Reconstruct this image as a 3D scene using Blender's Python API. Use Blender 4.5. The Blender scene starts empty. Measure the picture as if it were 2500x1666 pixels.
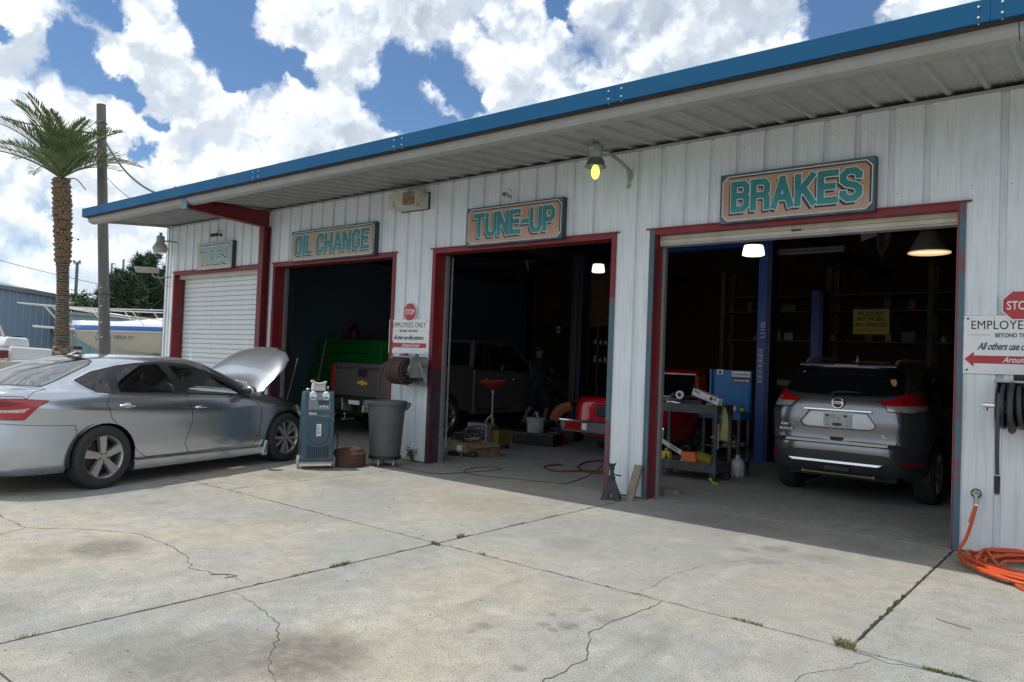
import bpy, bmesh, math, random
import numpy as np
from mathutils import Vector, Matrix
random.seed(7)
R = math.radians
S = bpy.context.scene
COL = S.collection
# ------------------------------------------------------------------ camera, sky, sun, exposure
def make_camera():
    yaw, pitch, roll = -0.6848, 0.02566, 0.03816
    cy, sy, cp, sp = math.cos(yaw), math.sin(yaw), math.cos(pitch), math.sin(pitch)
    fwd = Vector((sy*cp, cy*cp, sp)); right = Vector((cy, -sy, 0)); down = fwd.cross(right)
    cr, sr = math.cos(roll), math.sin(roll)
    X = cr*right - sr*down
    Y = -(sr*right + cr*down)
    m = Matrix(((X.x, Y.x, -fwd.x, 0), (X.y, Y.y, -fwd.y, -7.673), (X.z, Y.z, -fwd.z, 1.51), (0, 0, 0, 1)))
    cam = bpy.data.cameras.new('camera'); o = bpy.data.objects.new('camera', cam); COL.objects.link(o)
    o.matrix_world = m
    cam.sensor_width = 36; cam.lens = 26.67; cam.clip_end = 3000; cam.clip_start = .05
    S.camera = o
make_camera()
SUN = Vector((-0.33, -0.22, 1)).normalized()
elev = math.asin(SUN.z); azim = math.atan2(SUN.x, SUN.y)
S.view_settings.view_transform = 'Standard'; S.view_settings.look = 'None'
S.view_settings.gamma = 1; S.view_settings.use_curve_mapping = False
S.view_settings.exposure = 0.62
S.cycles.max_bounces = 6; S.cycles.diffuse_bounces = 4; S.cycles.glossy_bounces = 3; S.cycles.transparent_max_bounces = 8
S.cycles.use_denoising = True
sl = bpy.data.lights.new('sun', 'SUN'); sl.energy = 2.0; sl.angle = R(.53); sl.color = (1, .955, .88)
so = bpy.data.objects.new('sun', sl); COL.objects.link(so)
so.rotation_euler = SUN.to_track_quat('Z', 'Y').to_euler(); so.location = (0, -20, 40)

class NT:
    """small helper for building node trees"""
    def __init__(s, nt): s.nt = nt
    def n(s, t, **k):
        nd = s.nt.nodes.new(t)
        ins = k.pop('ins', {})
        for a, b in k.items(): setattr(nd, a, b)
        for a, b in ins.items():
            if isinstance(b, bpy.types.NodeSocket): s.nt.links.new(b, nd.inputs[a])
            else: nd.inputs[a].default_value = b
        return nd
    def math(s, op, a, b=0.0, clamp=False):
        return s.n('ShaderNodeMath', operation=op, use_clamp=clamp, ins={0: a, 1: b}).outputs[0]
    def noise(s, vec, scale, detail=3, rough=.5, dist=0, w=None):
        return s.n('ShaderNodeTexNoise', ins={'Vector': vec, 'Scale': scale, 'Detail': detail, 'Roughness': rough, 'Distortion': dist})
    def mr(s, v, a, b, c=0., d=1., smooth=False):
        nd = s.n('ShaderNodeMapRange', interpolation_type='SMOOTHSTEP' if smooth else 'LINEAR', ins={0: v, 1: a, 2: b, 3: c, 4: d})
        return nd.outputs[0]
    def mix(s, f, a, b, mode='MIX'):
        nd = s.n('ShaderNodeMix', data_type='RGBA', blend_type=mode)
        for i, v in ((0, f), (6, a), (7, b)):
            if isinstance(v, bpy.types.NodeSocket): s.nt.links.new(v, nd.inputs[i])
            else: nd.inputs[i].default_value = v if i == 0 else (tuple(v) + (1,) if len(v) == 3 else v)
        return nd.outputs[2]

GAPS = [(-0.871, 0.332, 0.363, 0.0186), (-0.865, 0.35, 0.36, 0.0158), (-0.892, 0.323, 0.316, 0.0215), (-0.892, 0.337, 0.301, 0.0172), (-0.887, 0.353, 0.298, 0.0143), (-0.88, 0.372, 0.294, 0.0143), (-0.878, 0.384, 0.286, 0.0115), (-0.819, 0.424, 0.386, 0.0272), (-0.806, 0.457, 0.375, 0.0316), (-0.795, 0.463, 0.392, 0.0287), (-0.812, 0.465, 0.354, 0.0316), (-0.811, 0.479, 0.338, 0.0258), (-0.795, 0.503, 0.34, 0.0229), (-0.777, 0.527, 0.346, 0.0158), (-0.699, 0.623, 0.35, 0.0316), (-0.716, 0.619, 0.322, 0.0316), (-0.698, 0.65, 0.3, 0.0316), (-0.658, 0.665, 0.355, 0.0258), (-0.656, 0.68, 0.326, 0.0229), (-0.685, 0.669, 0.287, 0.0258), (-0.717, 0.632, 0.293, 0.0172), (-0.91, 0.263, 0.322, 0.0115), (-0.89, 0.397, 0.226, 0.0143), (-0.873, 0.412, 0.261, 0.01), (-0.821, 0.478, 0.311, 0.0086), (-0.538, 0.728, 0.425, 0.0164), (-0.533, 0.738, 0.414, 0.0101), (-0.268, 0.874, 0.405, 0.0328), (-0.243, 0.88, 0.408, 0.0379), (-0.24, 0.889, 0.389, 0.0303)]
def make_world():
    w = bpy.data.worlds.new('World'); S.world = w; w.use_nodes = True
    nt = w.node_tree; nt.nodes.clear(); T = NT(nt)
    # cloud density of a direction, as a group used twice (once towards the sun, for the shading of the billows)
    g = bpy.data.node_groups.new('cloud_density', 'ShaderNodeTree')
    g.interface.new_socket('Vector', in_out='INPUT', socket_type='NodeSocketVector')
    g.interface.new_socket('Density', in_out='OUTPUT', socket_type='NodeSocketFloat'); g.interface.new_socket('Raw', in_out='OUTPUT', socket_type='NodeSocketFloat')
    G = NT(g); gi = g.nodes.new('NodeGroupInput'); go = g.nodes.new('NodeGroupOutput')
    v0 = gi.outputs[0]
    warp = G.noise(v0, 11, 5, .65)
    wv = G.n('ShaderNodeVectorMath', operation='SUBTRACT', ins={0: warp.outputs['Color'], 1: (.5, .5, .5)}).outputs[0]
    wv = G.n('ShaderNodeVectorMath', operation='SCALE', ins={0: wv, 3: .085}).outputs[0]
    v = G.n('ShaderNodeVectorMath', operation='ADD', ins={0: v0, 1: wv}).outputs[0]
    big = G.noise(v, 6.0, 2, .5).outputs[0]
    mid = G.noise(v, 14, 4, .52).outputs[0]
    vor = G.n('ShaderNodeTexVoronoi', feature='SMOOTH_F1', ins={'Vector': v, 'Scale': 27., 'Smoothness': .55}).outputs[0]
    vor2 = G.n('ShaderNodeTexVoronoi', feature='SMOOTH_F1', ins={'Vector': v, 'Scale': 70., 'Smoothness': .5}).outputs[0]
    d = G.math('MULTIPLY', G.math('SUBTRACT', big, .5), .9)
    d = G.math('ADD', d, G.math('MULTIPLY', G.math('SUBTRACT', mid, .5), 1.15))
    d = G.math('ADD', d, G.math('MULTIPLY', G.math('SUBTRACT', .45, vor), .42))
    d = G.math('ADD', d, G.math('MULTIPLY', G.math('SUBTRACT', .4, vor2), .05))
    d = G.math('ADD', d, .57)
    g.links.new(d, go.inputs[1])
    gap = None
    for (x, y, z, r) in GAPS:
        ds = G.n('ShaderNodeVectorMath', operation='DISTANCE', ins={0: v, 1: (x, y, z)}).outputs['Value']
        m = G.mr(ds, 0., r*1.95, 1., 0., True)
        gap = m if gap is None else G.math('MAXIMUM', gap, m)
    fine = G.noise(v, 40, 3, .5).outputs[0]
    d = G.math('ADD', d, G.math('MULTIPLY', G.math('SUBTRACT', fine, .5), .26))
    d = G.math('SUBTRACT', d, G.math('MULTIPLY', gap, 1.0))
    g.links.new(d, go.inputs[0])
    tc = T.n('ShaderNodeTexCoord').outputs['Generated']
    sky = T.n('ShaderNodeTexSky', sky_type='NISHITA', sun_disc=False)
    sky.sun_elevation = elev; sky.sun_rotation = azim; sky.air_density = 1.0; sky.dust_density = .6; sky.ozone_density = 2.2
    def dens(vec):
        nd = nt.nodes.new('ShaderNodeGroup'); nd.node_tree = g; nt.links.new(vec, nd.inputs[0]); return nd
    nd1 = dens(tc); D = nd1.outputs[0]
    off = T.n('ShaderNodeVectorMath', operation='ADD', ins={0: tc, 1: (-0.006, -.004, .021)}).outputs[0]
    D2 = dens(off).outputs[1]
    cover = T.mr(D, .0, .5, 0, 1, True)
    lit = T.math('SUBTRACT', nd1.outputs[1], D2)
    lit = T.mr(lit, -.17, .19, 0, 1, True)
    thick = T.mr(D, .3, 1.15, 1, 0)
    sh = T.math('ADD', T.math('MULTIPLY', lit, .50), T.math('MULTIPLY', thick, .50), clamp=True)
    soft = T.noise(tc, 4, 3, .5).outputs[0]
    sh = T.math('ADD', sh, T.math('MULTIPLY', T.math('SUBTRACT', soft, .5), .7), clamp=True)
    ramp = T.n('ShaderNodeValToRGB', ins={0: sh})
    cr = ramp.color_ramp
    cr.elements[0].position = 0.05; cr.elements[0].color = (.29, .33, .39, 1)
    cr.elements[1].position = .95; cr.elements[1].color = (.84, .86, .88, 1)
    e = cr.elements.new(.5); e.color = (.49, .54, .60, 1)
    sep = T.n('ShaderNodeSeparateXYZ', ins={0: tc}).outputs[2]
    skyc = T.n('ShaderNodeVectorMath', operation='SCALE', ins={0: sky.outputs[0], 3: .074}).outputs[0]
    skyc = T.n('ShaderNodeVectorMath', operation='MULTIPLY', ins={0: skyc, 1: (.70, .86, 1.0)}).outputs[0]
    # nearer the horizon the clouds are paler and thinner
    hz = T.mr(sep, 0., .22, 1, 0, True)
    cc = T.mix(T.math('MULTIPLY', hz, .45), ramp.outputs[0], (.62, .72, .83))
    cov = T.math('MULTIPLY', cover, T.mr(sep, -.02, .05, .3, 1))
    c = T.mix(cov, skyc, cc)
    bg = T.n('ShaderNodeBackground', ins={0: c, 1: 1.0})
    out = T.n('ShaderNodeOutputWorld'); nt.links.new(bg.outputs[0], out.inputs[0])
    w.cycles.sampling_method = 'MANUAL'; w.cycles.sample_map_resolution = 256
make_world()

# ------------------------------------------------------------------ materials
MATS = {}
def mat(name, col, rough=.5, metal=0, var=.12, vs=4., bump=0., bs=60., coat=0., emis=None, es=0., streak=0., dirt=None, dirtamt=0., ds=3., stretch=None, alpha=None, spec=None):
    if name in MATS: return MATS[name]
    m = bpy.data.materials.new(name); m.use_nodes = True; nt = m.node_tree; T = NT(nt)
    p = nt.nodes['Principled BSDF']
    tc = T.n('ShaderNodeTexCoord').outputs['Object']
    if stretch: tc = T.n('ShaderNodeMapping', ins={'Vector': tc, 'Scale': stretch}).outputs[0]
    c = (*col, 1)
    sock = None
    if var:
        n = T.noise(tc, vs, 5, .6).outputs[0]
        f = T.mr(n, .25, .75, 1-var, 1+var)
        sock = T.n('ShaderNodeVectorMath', operation='SCALE', ins={0: col, 3: f}).outputs[0]
    if streak:
        mp = T.n('ShaderNodeMapping', ins={'Vector': tc, 'Scale': (14, 14, .7)}).outputs[0]
        n = T.noise(mp, 2.2, 5, .65).outputs[0]
        f = T.mr(n, .42, .72, 0, streak, True)
        sock = T.mix(f, sock if sock else col, dirt or (.2, .19, .16))
    elif dirt:
        n = T.noise(tc, ds, 8, .68).outputs[0]
        f = T.mr(n, .47, .68, 0, dirtamt, True)
        sock = T.mix(f, sock if sock else col, dirt)
    if sock: nt.links.new(sock, p.inputs['Base Color'])
    else: p.inputs['Base Color'].default_value = c
    if coat or metal > .85 or rough < .2: p.inputs['Roughness'].default_value = rough
    else: nt.links.new(T.mr(T.noise(tc, vs*2.3, 3, .5).outputs[0], .3, .7, max(0., rough*.85), min(1., rough*1.15)), p.inputs['Roughness'])
    p.inputs['Metallic'].default_value = metal; p.inputs['Coat Weight'].default_value = coat; p.inputs['Coat Roughness'].default_value = .06
    if spec is not None: p.inputs['Specular IOR Level'].default_value = spec
    if bump:
        bn = T.noise(tc, bs, 5, .65).outputs[0]
        b = T.n('ShaderNodeBump', ins={'Strength': bump, 'Distance': .01, 'Height': bn})
        nt.links.new(b.outputs[0], p.inputs['Normal'])
    if emis: p.inputs['Emission Color'].default_value = (*emis, 1); p.inputs['Emission Strength'].default_value = es
    if alpha is not None: p.inputs['Alpha'].default_value = alpha
    MATS[name] = m
    return m
def glass(name, tint, trans, ior=1.5):
    """thin sheet of window glass: sees through, mirrors at grazing angles"""
    m = bpy.data.materials.new(name); m.use_nodes = True; nt = m.node_tree; nt.nodes.clear(); T = NT(nt)
    t = T.n('ShaderNodeBsdfTransparent', ins={0: (*[x*trans for x in tint], 1)})
    g = T.n('ShaderNodeBsdfGlossy', ins={0: (1, 1, 1, 1), 'Roughness': .02})
    f = T.n('ShaderNodeFresnel', ins={0: ior}).outputs[0]
    f = T.math('ADD', T.math('MULTIPLY', f, 1.0), .02, clamp=True)
    mx = T.n('ShaderNodeMixShader', ins={0: f, 1: t.outputs[0], 2: g.outputs[0]})
    o = T.n('ShaderNodeOutputMaterial'); nt.links.new(mx.outputs[0], o.inputs[0])
    return m

def concrete(name, inside=False):
    m = bpy.data.materials.new(name); m.use_nodes = True; nt = m.node_tree; T = NT(nt)
    p = nt.nodes['Principled BSDF']
    tc = T.n('ShaderNodeTexCoord').outputs['Object']
    a = T.noise(tc, .42, 4, .55, .4).outputs[0]
    b = T.noise(T.n('ShaderNodeMapping', ins={'Vector': tc, 'Location': (31, 7, 0), 'Scale': (1, .7, 1)}).outputs[0], 1.3, 8, .74, .9).outputs[0]
    grey, tan, pale = ((.30, .315, .305), (.42, .378, .30), (.44, .44, .41)) if not inside else ((.32, .34, .34), (.35, .34, .31), (.42, .43, .425))
    c = T.mix(T.mr(a, .40, .60, 0, 1, True), grey, tan)
    c = T.mix(T.mr(b, .47, .66, 0, .75, True), c, pale)
    n3 = T.noise(tc, 6, 8, .72, .5).outputs[0]
    c = T.mix(T.mr(n3, .30, .66, .62, 0, True), c, (.20, .195, .18))
    bk = T.noise(T.n('ShaderNodeMapping', ins={'Vector': tc, 'Location': (3, 17, 0), 'Scale': (2.2, .5, 1)}).outputs[0], .9, 6, .7, .8).outputs[0]
    c = T.mix(T.mr(bk, .53, .74, 0, .55, True), c, (.19, .185, .17))
    # fine aggregate
    f1 = T.noise(tc, 95, 3, .7).outputs[0]
    c = T.mix(T.mr(f1, .40, .48, .85, 0, True), c, (.15, .14, .125))
    f2 = T.noise(tc, 150, 2, .7).outputs[0]
    c = T.mix(T.mr(f2, .59, .66, 0, .7, True), c, (.72, .71, .67))
    pits = T.n('ShaderNodeTexVoronoi', ins={'Vector': tc, 'Scale': 24., 'Randomness': 1.}).outputs[0]
    pitn = T.noise(tc, 5., 3, .6).outputs[0]
    pf = T.math('MULTIPLY', T.mr(pits, .07, .17, 1, 0), T.mr(pitn, .44, .58, 0, .9))
    c = T.mix(pf, c, (.10, .095, .085))
    if not inside:
        warp = T.n('ShaderNodeVectorMath', operation='SCALE', ins={0: T.n('ShaderNodeVectorMath', operation='SUBTRACT', ins={0: T.noise(tc, 5, 4, .6).outputs['Color'], 1: (.5, .5, .5)}).outputs[0], 3: .22}).outputs[0]
        wv = T.n('ShaderNodeVectorMath', operation='ADD', ins={0: tc, 1: warp}).outputs[0]
        tot = None
        for (x, y, r, k) in [(-5.89, -5.15, .30, .7), (-6.15, -5.45, .2, .3), (-2.83, -4.37, .085, .55), (-2.6, -4.12, .05, .5), (-2.49, -4.02, .07, .65), (-2.52, -4.14, .045, .5), (-2.41, -3.74, .09, .35), (-2.6, -3.73, .05, .4), (-2.64, -3.92, .04, .5), (-2.81, -4.49, .04, .5), (-2.32, -4.67, .05, .5), (-3.18, -5.35, .36, .78), (-3.5, -5.7, .42, .6), (-3.85, -5.85, .3, .42), (-2.24, -1.71, .13, .5), (-2.30, -1.19, .14, .5), (-2.5, -1.45, .08, .4), (-1.9, -1.25, .2, .3), (-5.8, -5.67, .2, .3), (-8.0, -2.1, .35, .35), (-7.1, -1.9, .3, .35), (-5.2, -1.6, .5, .22), (-3.0, -.5, .6, .3), (-1.6, -.35, .4, .25), (-2.0, -3.9, .15, .25), (-7.3, -4.1, .12, .4), (-6.0, -3.6, .3, .25), (-3.6, -2.4, .22, .3), (-1.0, -4.6, .3, .25), (-5.0, -6.3, .35, .35)]:
            dd = T.n('ShaderNodeVectorMath', operation='DISTANCE', ins={0: wv, 1: (x, y, 0)}).outputs['Value']
            s = T.mr(dd, r*.45, r*1.35, k, 0, True)
            tot = s if tot is None else T.math('MAXIMUM', tot, s)
        rg = T.noise(tc, 14, 6, .7).outputs[0]
        tot = T.math('MULTIPLY', tot, T.mr(rg, .3, .6, .55, 1.1))
        c = T.mix(tot, c, (.105, .10, .09))
        # tan and grey wash between slabs
        rnd = T.n('ShaderNodeObjectInfo').outputs['Random']
        c = T.mix(T.mr(rnd, 0, 1, .0, .2), c, (.41, .39, .34))
    nt.links.new(c, p.inputs['Base Color'])
    p.inputs['Roughness'].default_value = .88; p.inputs['Specular IOR Level'].default_value = .3
    bn = T.math('ADD', T.math('MULTIPLY', f1, .6), T.math('MULTIPLY', n3, 1.0))
    bu = T.n('ShaderNodeBump', ins={'Strength': .35, 'Distance': .006, 'Height': bn})
    nt.links.new(bu.outputs[0], p.inputs['Normal'])
    return m

M_con = concrete('concrete_yard'); M_conin = concrete('concrete_indoors', True)
M_wall = mat('pale_grey_paint', (.69, .745, .785), .55, var=.07, vs=1.5, streak=.30, dirt=(.30, .31, .30))
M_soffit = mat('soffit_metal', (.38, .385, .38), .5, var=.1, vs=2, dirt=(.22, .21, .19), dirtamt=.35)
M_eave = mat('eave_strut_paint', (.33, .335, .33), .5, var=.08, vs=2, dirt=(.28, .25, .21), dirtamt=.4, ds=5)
M_blue = mat('fascia_blue', (.004, .088, .205), .6, var=.06, vs=1.2, spec=.2)
M_red = mat('jamb_red', (.20, .012, .018), .5, var=.15, vs=3, dirt=(.06, .05, .07), dirtamt=.6, ds=2.2)
M_teal = mat('jamb_teal', (.055, .12, .155), .55, var=.15, vs=3, dirt=(.25, .04, .05), dirtamt=.7, ds=2.8)
M_rust = mat('rust', (.085, .045, .032), .85, var=.35, vs=9, bump=.4, bs=80)
M_shut = mat('shutter_white', (.68, .73, .76), .45, var=.05, vs=2, streak=.18, dirt=(.35, .34, .3))
M_cream = mat('shutter_cream', (.50, .48, .40), .5, var=.08, vs=3, dirt=(.2, .17, .12), dirtamt=.4)
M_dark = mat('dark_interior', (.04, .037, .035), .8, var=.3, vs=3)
M_brown = mat('brown_board', (.075, .048, .03), .8, var=.5, vs=8, stretch=(1, 1, 1.4))
M_black = mat('black_plastic', (.014, .014, .016), .45, var=.15)
M_rub = mat('tyre_rubber', (.030, .030, .032), .85, var=.2, vs=12, bump=.2)
M_chr = mat('chrome', (.75, .76, .78), .12, 1, var=.05)
M_alu = mat('alloy', (.46, .46, .46), .38, .8, var=.1, vs=9)
M_steel = mat('worn_steel', (.33, .33, .33), .4, .8, var=.25, vs=10)
M_galv = mat('galvanised', (.34, .36, .36), .45, .6, var=.15, vs=10)
M_darkm = mat('dark_metal', (.045, .047, .05), .45, .5, var=.25, vs=8)
M_white = mat('white_paint', (.74, .76, .77), .5, var=.05, vs=3, dirt=(.5, .49, .46), dirtamt=.25)
M_offw = mat('off_white', (.55, .53, .46), .6, var=.1, dirt=(.2, .14, .08), dirtamt=.7, ds=7)
M_ink = mat('black_ink', (.012, .012, .016), .6, var=0)
M_sred = mat('sign_red', (.42, .035, .04), .45, var=.1, vs=6)
M_wood = mat('weathered_wood', (.24, .20, .155), .85, var=.3, vs=6, stretch=(6, 6, .8), bump=.3)
M_pole = mat('pole_wood', (.155, .15, .14), .85, var=.3, vs=5, stretch=(7, 7, .35), bump=.5, bs=25)
M_silver = mat('silver_paint', (.46, .50, .56), .22, .9, var=0, coat=1.)
M_gun = mat('gunmetal_paint', (.20, .21, .23), .25, .8, var=0, coat=.9)
M_brownp = mat('brown_grey_paint', (.20, .19, .178), .28, .6, var=0, coat=.9)
M_redp = mat('red_car_paint', (.42, .006, .012), .25, .1, var=0, coat=.9)
M_lampred = mat('lamp_red', (.36, .006, .010), .15, var=.3, vs=22, coat=.9)
M_lampwh = mat('lamp_clear', (.5, .48, .46), .12, .4, var=.4, vs=30, coat=.9)
M_glblk = mat('privacy_glass', (.006, .007, .008), .04, var=0, spec=.7)
M_glass = glass('window_glass', (.86, .95, .95), .82)
M_glass2 = glass('blue_window_glass', (.35, .48, .62), .45, 3.6)
M_orange = mat('orange_hose', (.60, .085, .018), .45, var=.1, vs=5)
M_hosebr = mat('brown_hose', (.085, .05, .045), .6, var=.15, vs=8)
M_teal2 = mat('machine_blue', (.035, .085, .12), .45, var=.12, vs=6, dirt=(.10, .12, .13), dirtamt=.4)
M_gbin = mat('bin_grey', (.085, .095, .10), .5, var=.12, vs=5, dirt=(.18, .18, .17), dirtamt=.3, bump=.15, bs=30)
M_green = mat('green_cabinet_paint', (.01, .36, .06), .35, var=.1)
M_lift = mat('lift_blue', (.015, .07, .36), .4, var=.15, vs=3, dirt=(.01, .02, .06), dirtamt=.5)
M_cab = mat('cabinet_blue', (.01, .13, .36), .4, var=.12, vs=3)
M_card = mat('cardboard', (.27, .19, .11), .85, var=.12)
M_yel = mat('yellow_panel', (.62, .48, .08), .6, var=.12)
M_leafp = mat('palm_green', (.12, .165, .06), .5, var=.35, vs=3)
M_palmt = mat('palm_bark', (.20, .165, .125), .9, var=.35, vs=9, bump=.4)
M_palmt2 = mat('palm_boot', (.20, .135, .085), .9, var=.3, vs=9)
M_pine = mat('pine_green', (.022, .055, .016), .7, var=.5, vs=1.2)
M_bushg = mat('bush_green', (.05, .095, .022), .7, var=.5, vs=1.2)
M_weed = mat('weed_green', (.06, .10, .03), .7, var=.4, vs=20)
M_dry = mat('dry_grass', (.22, .19, .09), .8, var=.4, vs=20)
M_shed = mat('shed_blue', (.17, .25, .33), .55, var=.08, vs=.8)
M_hull = mat('hull_cream', (.55, .53, .45), .35, var=.06)
M_boatb = mat('boat_blue', (.05, .15, .42), .3, var=.08)
M_gel = mat('gelcoat_white', (.66, .69, .72), .3, var=.05)
M_joint = mat('joint_dirt', (.045, .042, .036), .95, var=.3, vs=20)
M_skin = mat('skin', (.20, .11, .075), .55, var=.06)
M_navy = mat('navy_cloth', (.003, .005, .015), .85, var=.15)

# ------------------------------------------------------------------ mesh helpers
class MB:
    def __init__(s): s.v = []; s.f = []
    def add(s, vs, fs):
        b = len(s.v); s.v += [tuple(v) for v in vs]; s.f += [tuple(b+i for i in f) for f in fs]; return s
    def box(s, x0, x1, y0, y1, z0, z1):
        return s.add([(x0,y0,z0),(x1,y0,z0),(x1,y1,z0),(x0,y1,z0),(x0,y0,z1),(x1,y0,z1),(x1,y1,z1),(x0,y1,z1)],
                     [(3,2,1,0),(4,5,6,7),(0,1,5,4),(1,2,6,5),(2,3,7,6),(3,0,4,7)])
    def hexa(s, p):  # 8 points, bottom 4 ccw then top 4
        return s.add(p, [(3,2,1,0),(4,5,6,7),(0,1,5,4),(1,2,6,5),(2,3,7,6),(3,0,4,7)])
    def bar(s, a, b, w, h=None):
        a = Vector(a); b = Vector(b); h = h or w; d = (b-a).normalized()
        u = d.cross(Vector((0,0,1)))
        if u.length < 1e-3: u = Vector((1,0,0))
        u.normalize(); v = u.cross(d).normalized(); u = u*w/2; v = v*h/2
        return s.add([a-u-v, a+u-v, b+u-v, b-u-v, a-u+v, a+u+v, b+u+v, b-u+v], [(3,2,1,0),(4,5,6,7),(0,1,5,4),(1,2,6,5),(2,3,7,6),(3,0,4,7)])
    def prism(s, poly, ax, a, b):
        """2D polygon extruded along axis ax ('x': poly is (y,z); 'y': (x,z); 'z': (x,y))"""
        f = {'x': lambda p, t: (t, p[0], p[1]), 'y': lambda p, t: (p[0], t, p[1]), 'z': lambda p, t: (p[0], p[1], t)}[ax]
        n = len(poly)
        return s.add([f(p, a) for p in poly]+[f(p, b) for p in poly], [tuple(range(n-1, -1, -1)), tuple(range(n, 2*n))]+[(i, (i+1) % n, n+(i+1) % n, n+i) for i in range(n)])
    def cyl(s, a, b, r, r2=None, n=16, cap=True):
        a = Vector(a); b = Vector(b); d = (b-a).normalized(); r2 = r if r2 is None else r2
        u = d.orthogonal().normalized(); v = d.cross(u)
        P = [a+(u*math.cos(t)+v*math.sin(t))*r for t in (2*math.pi*i/n for i in range(n))]
        Q = [b+(u*math.cos(t)+v*math.sin(t))*r2 for t in (2*math.pi*i/n for i in range(n))]
        fs = [(i, (i+1) % n, n+(i+1) % n, n+i) for i in range(n)]
        if cap: fs += [tuple(range(n-1, -1, -1)), tuple(range(n, 2*n))]
        return s.add(P+Q, fs)
    def tube(s, pts, r, n=8, closed=False):
        pts = [Vector(p) for p in pts]; N = len(pts); base = len(s.v)
        prev = None
        rings = []
        for i, p in enumerate(pts):
            t = (pts[(i+1) % N]-pts[i-1]) if closed else (pts[min(i+1, N-1)]-pts[max(i-1, 0)])
            t.normalize()
            if prev is None: u = t.orthogonal().normalized()
            else:
                u = prev - t*prev.dot(t)
                u = u.normalized() if u.length > 1e-5 else t.orthogonal().normalized()
            prev = u; w = t.cross(u); rr = r[i] if hasattr(r, '__len__') else r
            rings.append([p+(u*math.cos(a)+w*math.sin(a))*rr for a in (2*math.pi*k/n for k in range(n))])
        vs = [q for g in rings for q in g]; fs = []
        M = N if closed else N-1
        for i in range(M):
            j = (i+1) % N
            for k in range(n): fs.append((i*n+k, i*n+(k+1) % n, j*n+(k+1) % n, j*n+k))
        if not closed: fs += [tuple(range(n-1, -1, -1)), tuple((N-1)*n+k for k in range(n))]
        return s.add(vs, fs)
    def lathe(s, prof, c=(0,0,0), n=24, ax='z', sx=1, sy=1, cap=False):
        """profile [(r, h)] turned about axis ax through c"""
        vs = []
        for r, h in prof:
            for k in range(n):
                t = 2*math.pi*k/n; x, y = r*math.cos(t)*sx, r*math.sin(t)*sy
                p = (x, y, h) if ax == 'z' else ((h, x, y) if ax == 'x' else (y, h, x))
                vs.append((p[0]+c[0], p[1]+c[1], p[2]+c[2]))
        fs = [(i*n+k, i*n+(k+1) % n, (i+1)*n+(k+1) % n, (i+1)*n+k) for i in range(len(prof)-1) for k in range(n)]
        if cap and prof[0][0] > 1e-4: fs.append(tuple(range(n-1, -1, -1)))
        if cap and prof[-1][0] > 1e-4: fs.append(tuple((len(prof)-1)*n+k for k in range(n)))
        return s.add(vs, fs)
    def ball(s, c, r, n=12, m=8):
        rx, ry, rz = r if hasattr(r, '__len__') else (r, r, r)
        vs = []
        for i in range(m+1):
            a = math.pi*i/m
            for k in range(n):
                t = 2*math.pi*k/n; vs.append((c[0]+rx*math.sin(a)*math.cos(t), c[1]+ry*math.sin(a)*math.sin(t), c[2]-rz*math.cos(a)))
        return s.add(vs, [(i*n+k, i*n+(k+1) % n, (i+1)*n+(k+1) % n, (i+1)*n+k) for i in range(m) for k in range(n)])
    def build(s, name, m, parent=None, smooth=False, bevel=0, seg=2, sharp=35, tag=None, loc=None, rot=None):
        me = bpy.data.meshes.new(name); me.from_pydata(s.v, [], s.f); me.materials.append(m)
        return fin(me, name, parent, smooth, bevel, seg, sharp, tag, loc, rot)
def fin(me, name, parent=None, smooth=False, bevel=0, seg=2, sharp=35, tag=None, loc=None, rot=None, recalc=True):
    if recalc:
        bm = bmesh.new(); bm.from_mesh(me); bmesh.ops.remove_doubles(bm, verts=bm.verts, dist=1e-5)
        bmesh.ops.recalc_face_normals(bm, faces=bm.faces); bm.to_mesh(me); bm.free()
    if smooth:
        me.polygons.foreach_set('use_smooth', [True]*len(me.polygons))
        if recalc: me.set_sharp_from_angle(angle=R(sharp))
    o = bpy.data.objects.new(name, me); COL.objects.link(o)
    if parent: o.parent = parent
    if loc: o.location = loc
    if rot: o.rotation_euler = rot
    if bevel:
        b = o.modifiers.new('bevel', 'BEVEL'); b.width = bevel; b.segments = seg; b.limit_method = 'ANGLE'; b.angle_limit = R(40)
        me.polygons.foreach_set('use_smooth', [True]*len(me.polygons)); me.set_sharp_from_angle(angle=R(50))
        b.harden_normals = True
    if tag: L(o, *tag)
    return o
def L(o, label=None, cat=None, group=None, kind=None):
    if label: o['label'] = label
    if cat: o['category'] = cat
    if group: o['group'] = group
    if kind: o['kind'] = kind
    return o
def thing(name, label, cat, loc=(0,0,0), rz=0, group=None):
    o = bpy.data.objects.new(name, None); COL.objects.link(o); o.location = loc; o.rotation_euler = (0, 0, rz); o.empty_display_size = .2
    return L(o, label, cat, group)
def copy_tree(o, parent=None):
    c = o.copy(); COL.objects.link(c)
    if parent: c.parent = parent
    for ch in list(o.children): copy_tree(ch, c)
    return c
def text(s, size, m, parent, loc, rot=(R(90), 0, 0), ext=.0015, name='lettering', shear=0, sx=1., align='LEFT', bold=0, space=1.):
    cu = bpy.data.curves.new(name, 'FONT'); cu.body = s; cu.size = size; cu.extrude = ext; cu.shear = shear; cu.align_x = align; cu.offset = bold; cu.resolution_u = 3
    cu.space_character = space
    t = bpy.data.objects.new('tmp', cu); COL.objects.link(t)
    dg = bpy.context.evaluated_depsgraph_get()
    me = bpy.data.meshes.new_from_object(t.evaluated_get(dg)); bpy.data.objects.remove(t)
    me.name = name; me.materials.clear(); me.materials.append(m)
    for v in me.vertices: v.co.x *= sx
    o = bpy.data.objects.new(name, me); COL.objects.link(o)
    if parent: o.parent = parent
    o.location = loc; o.rotation_euler = rot
    return o
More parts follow.
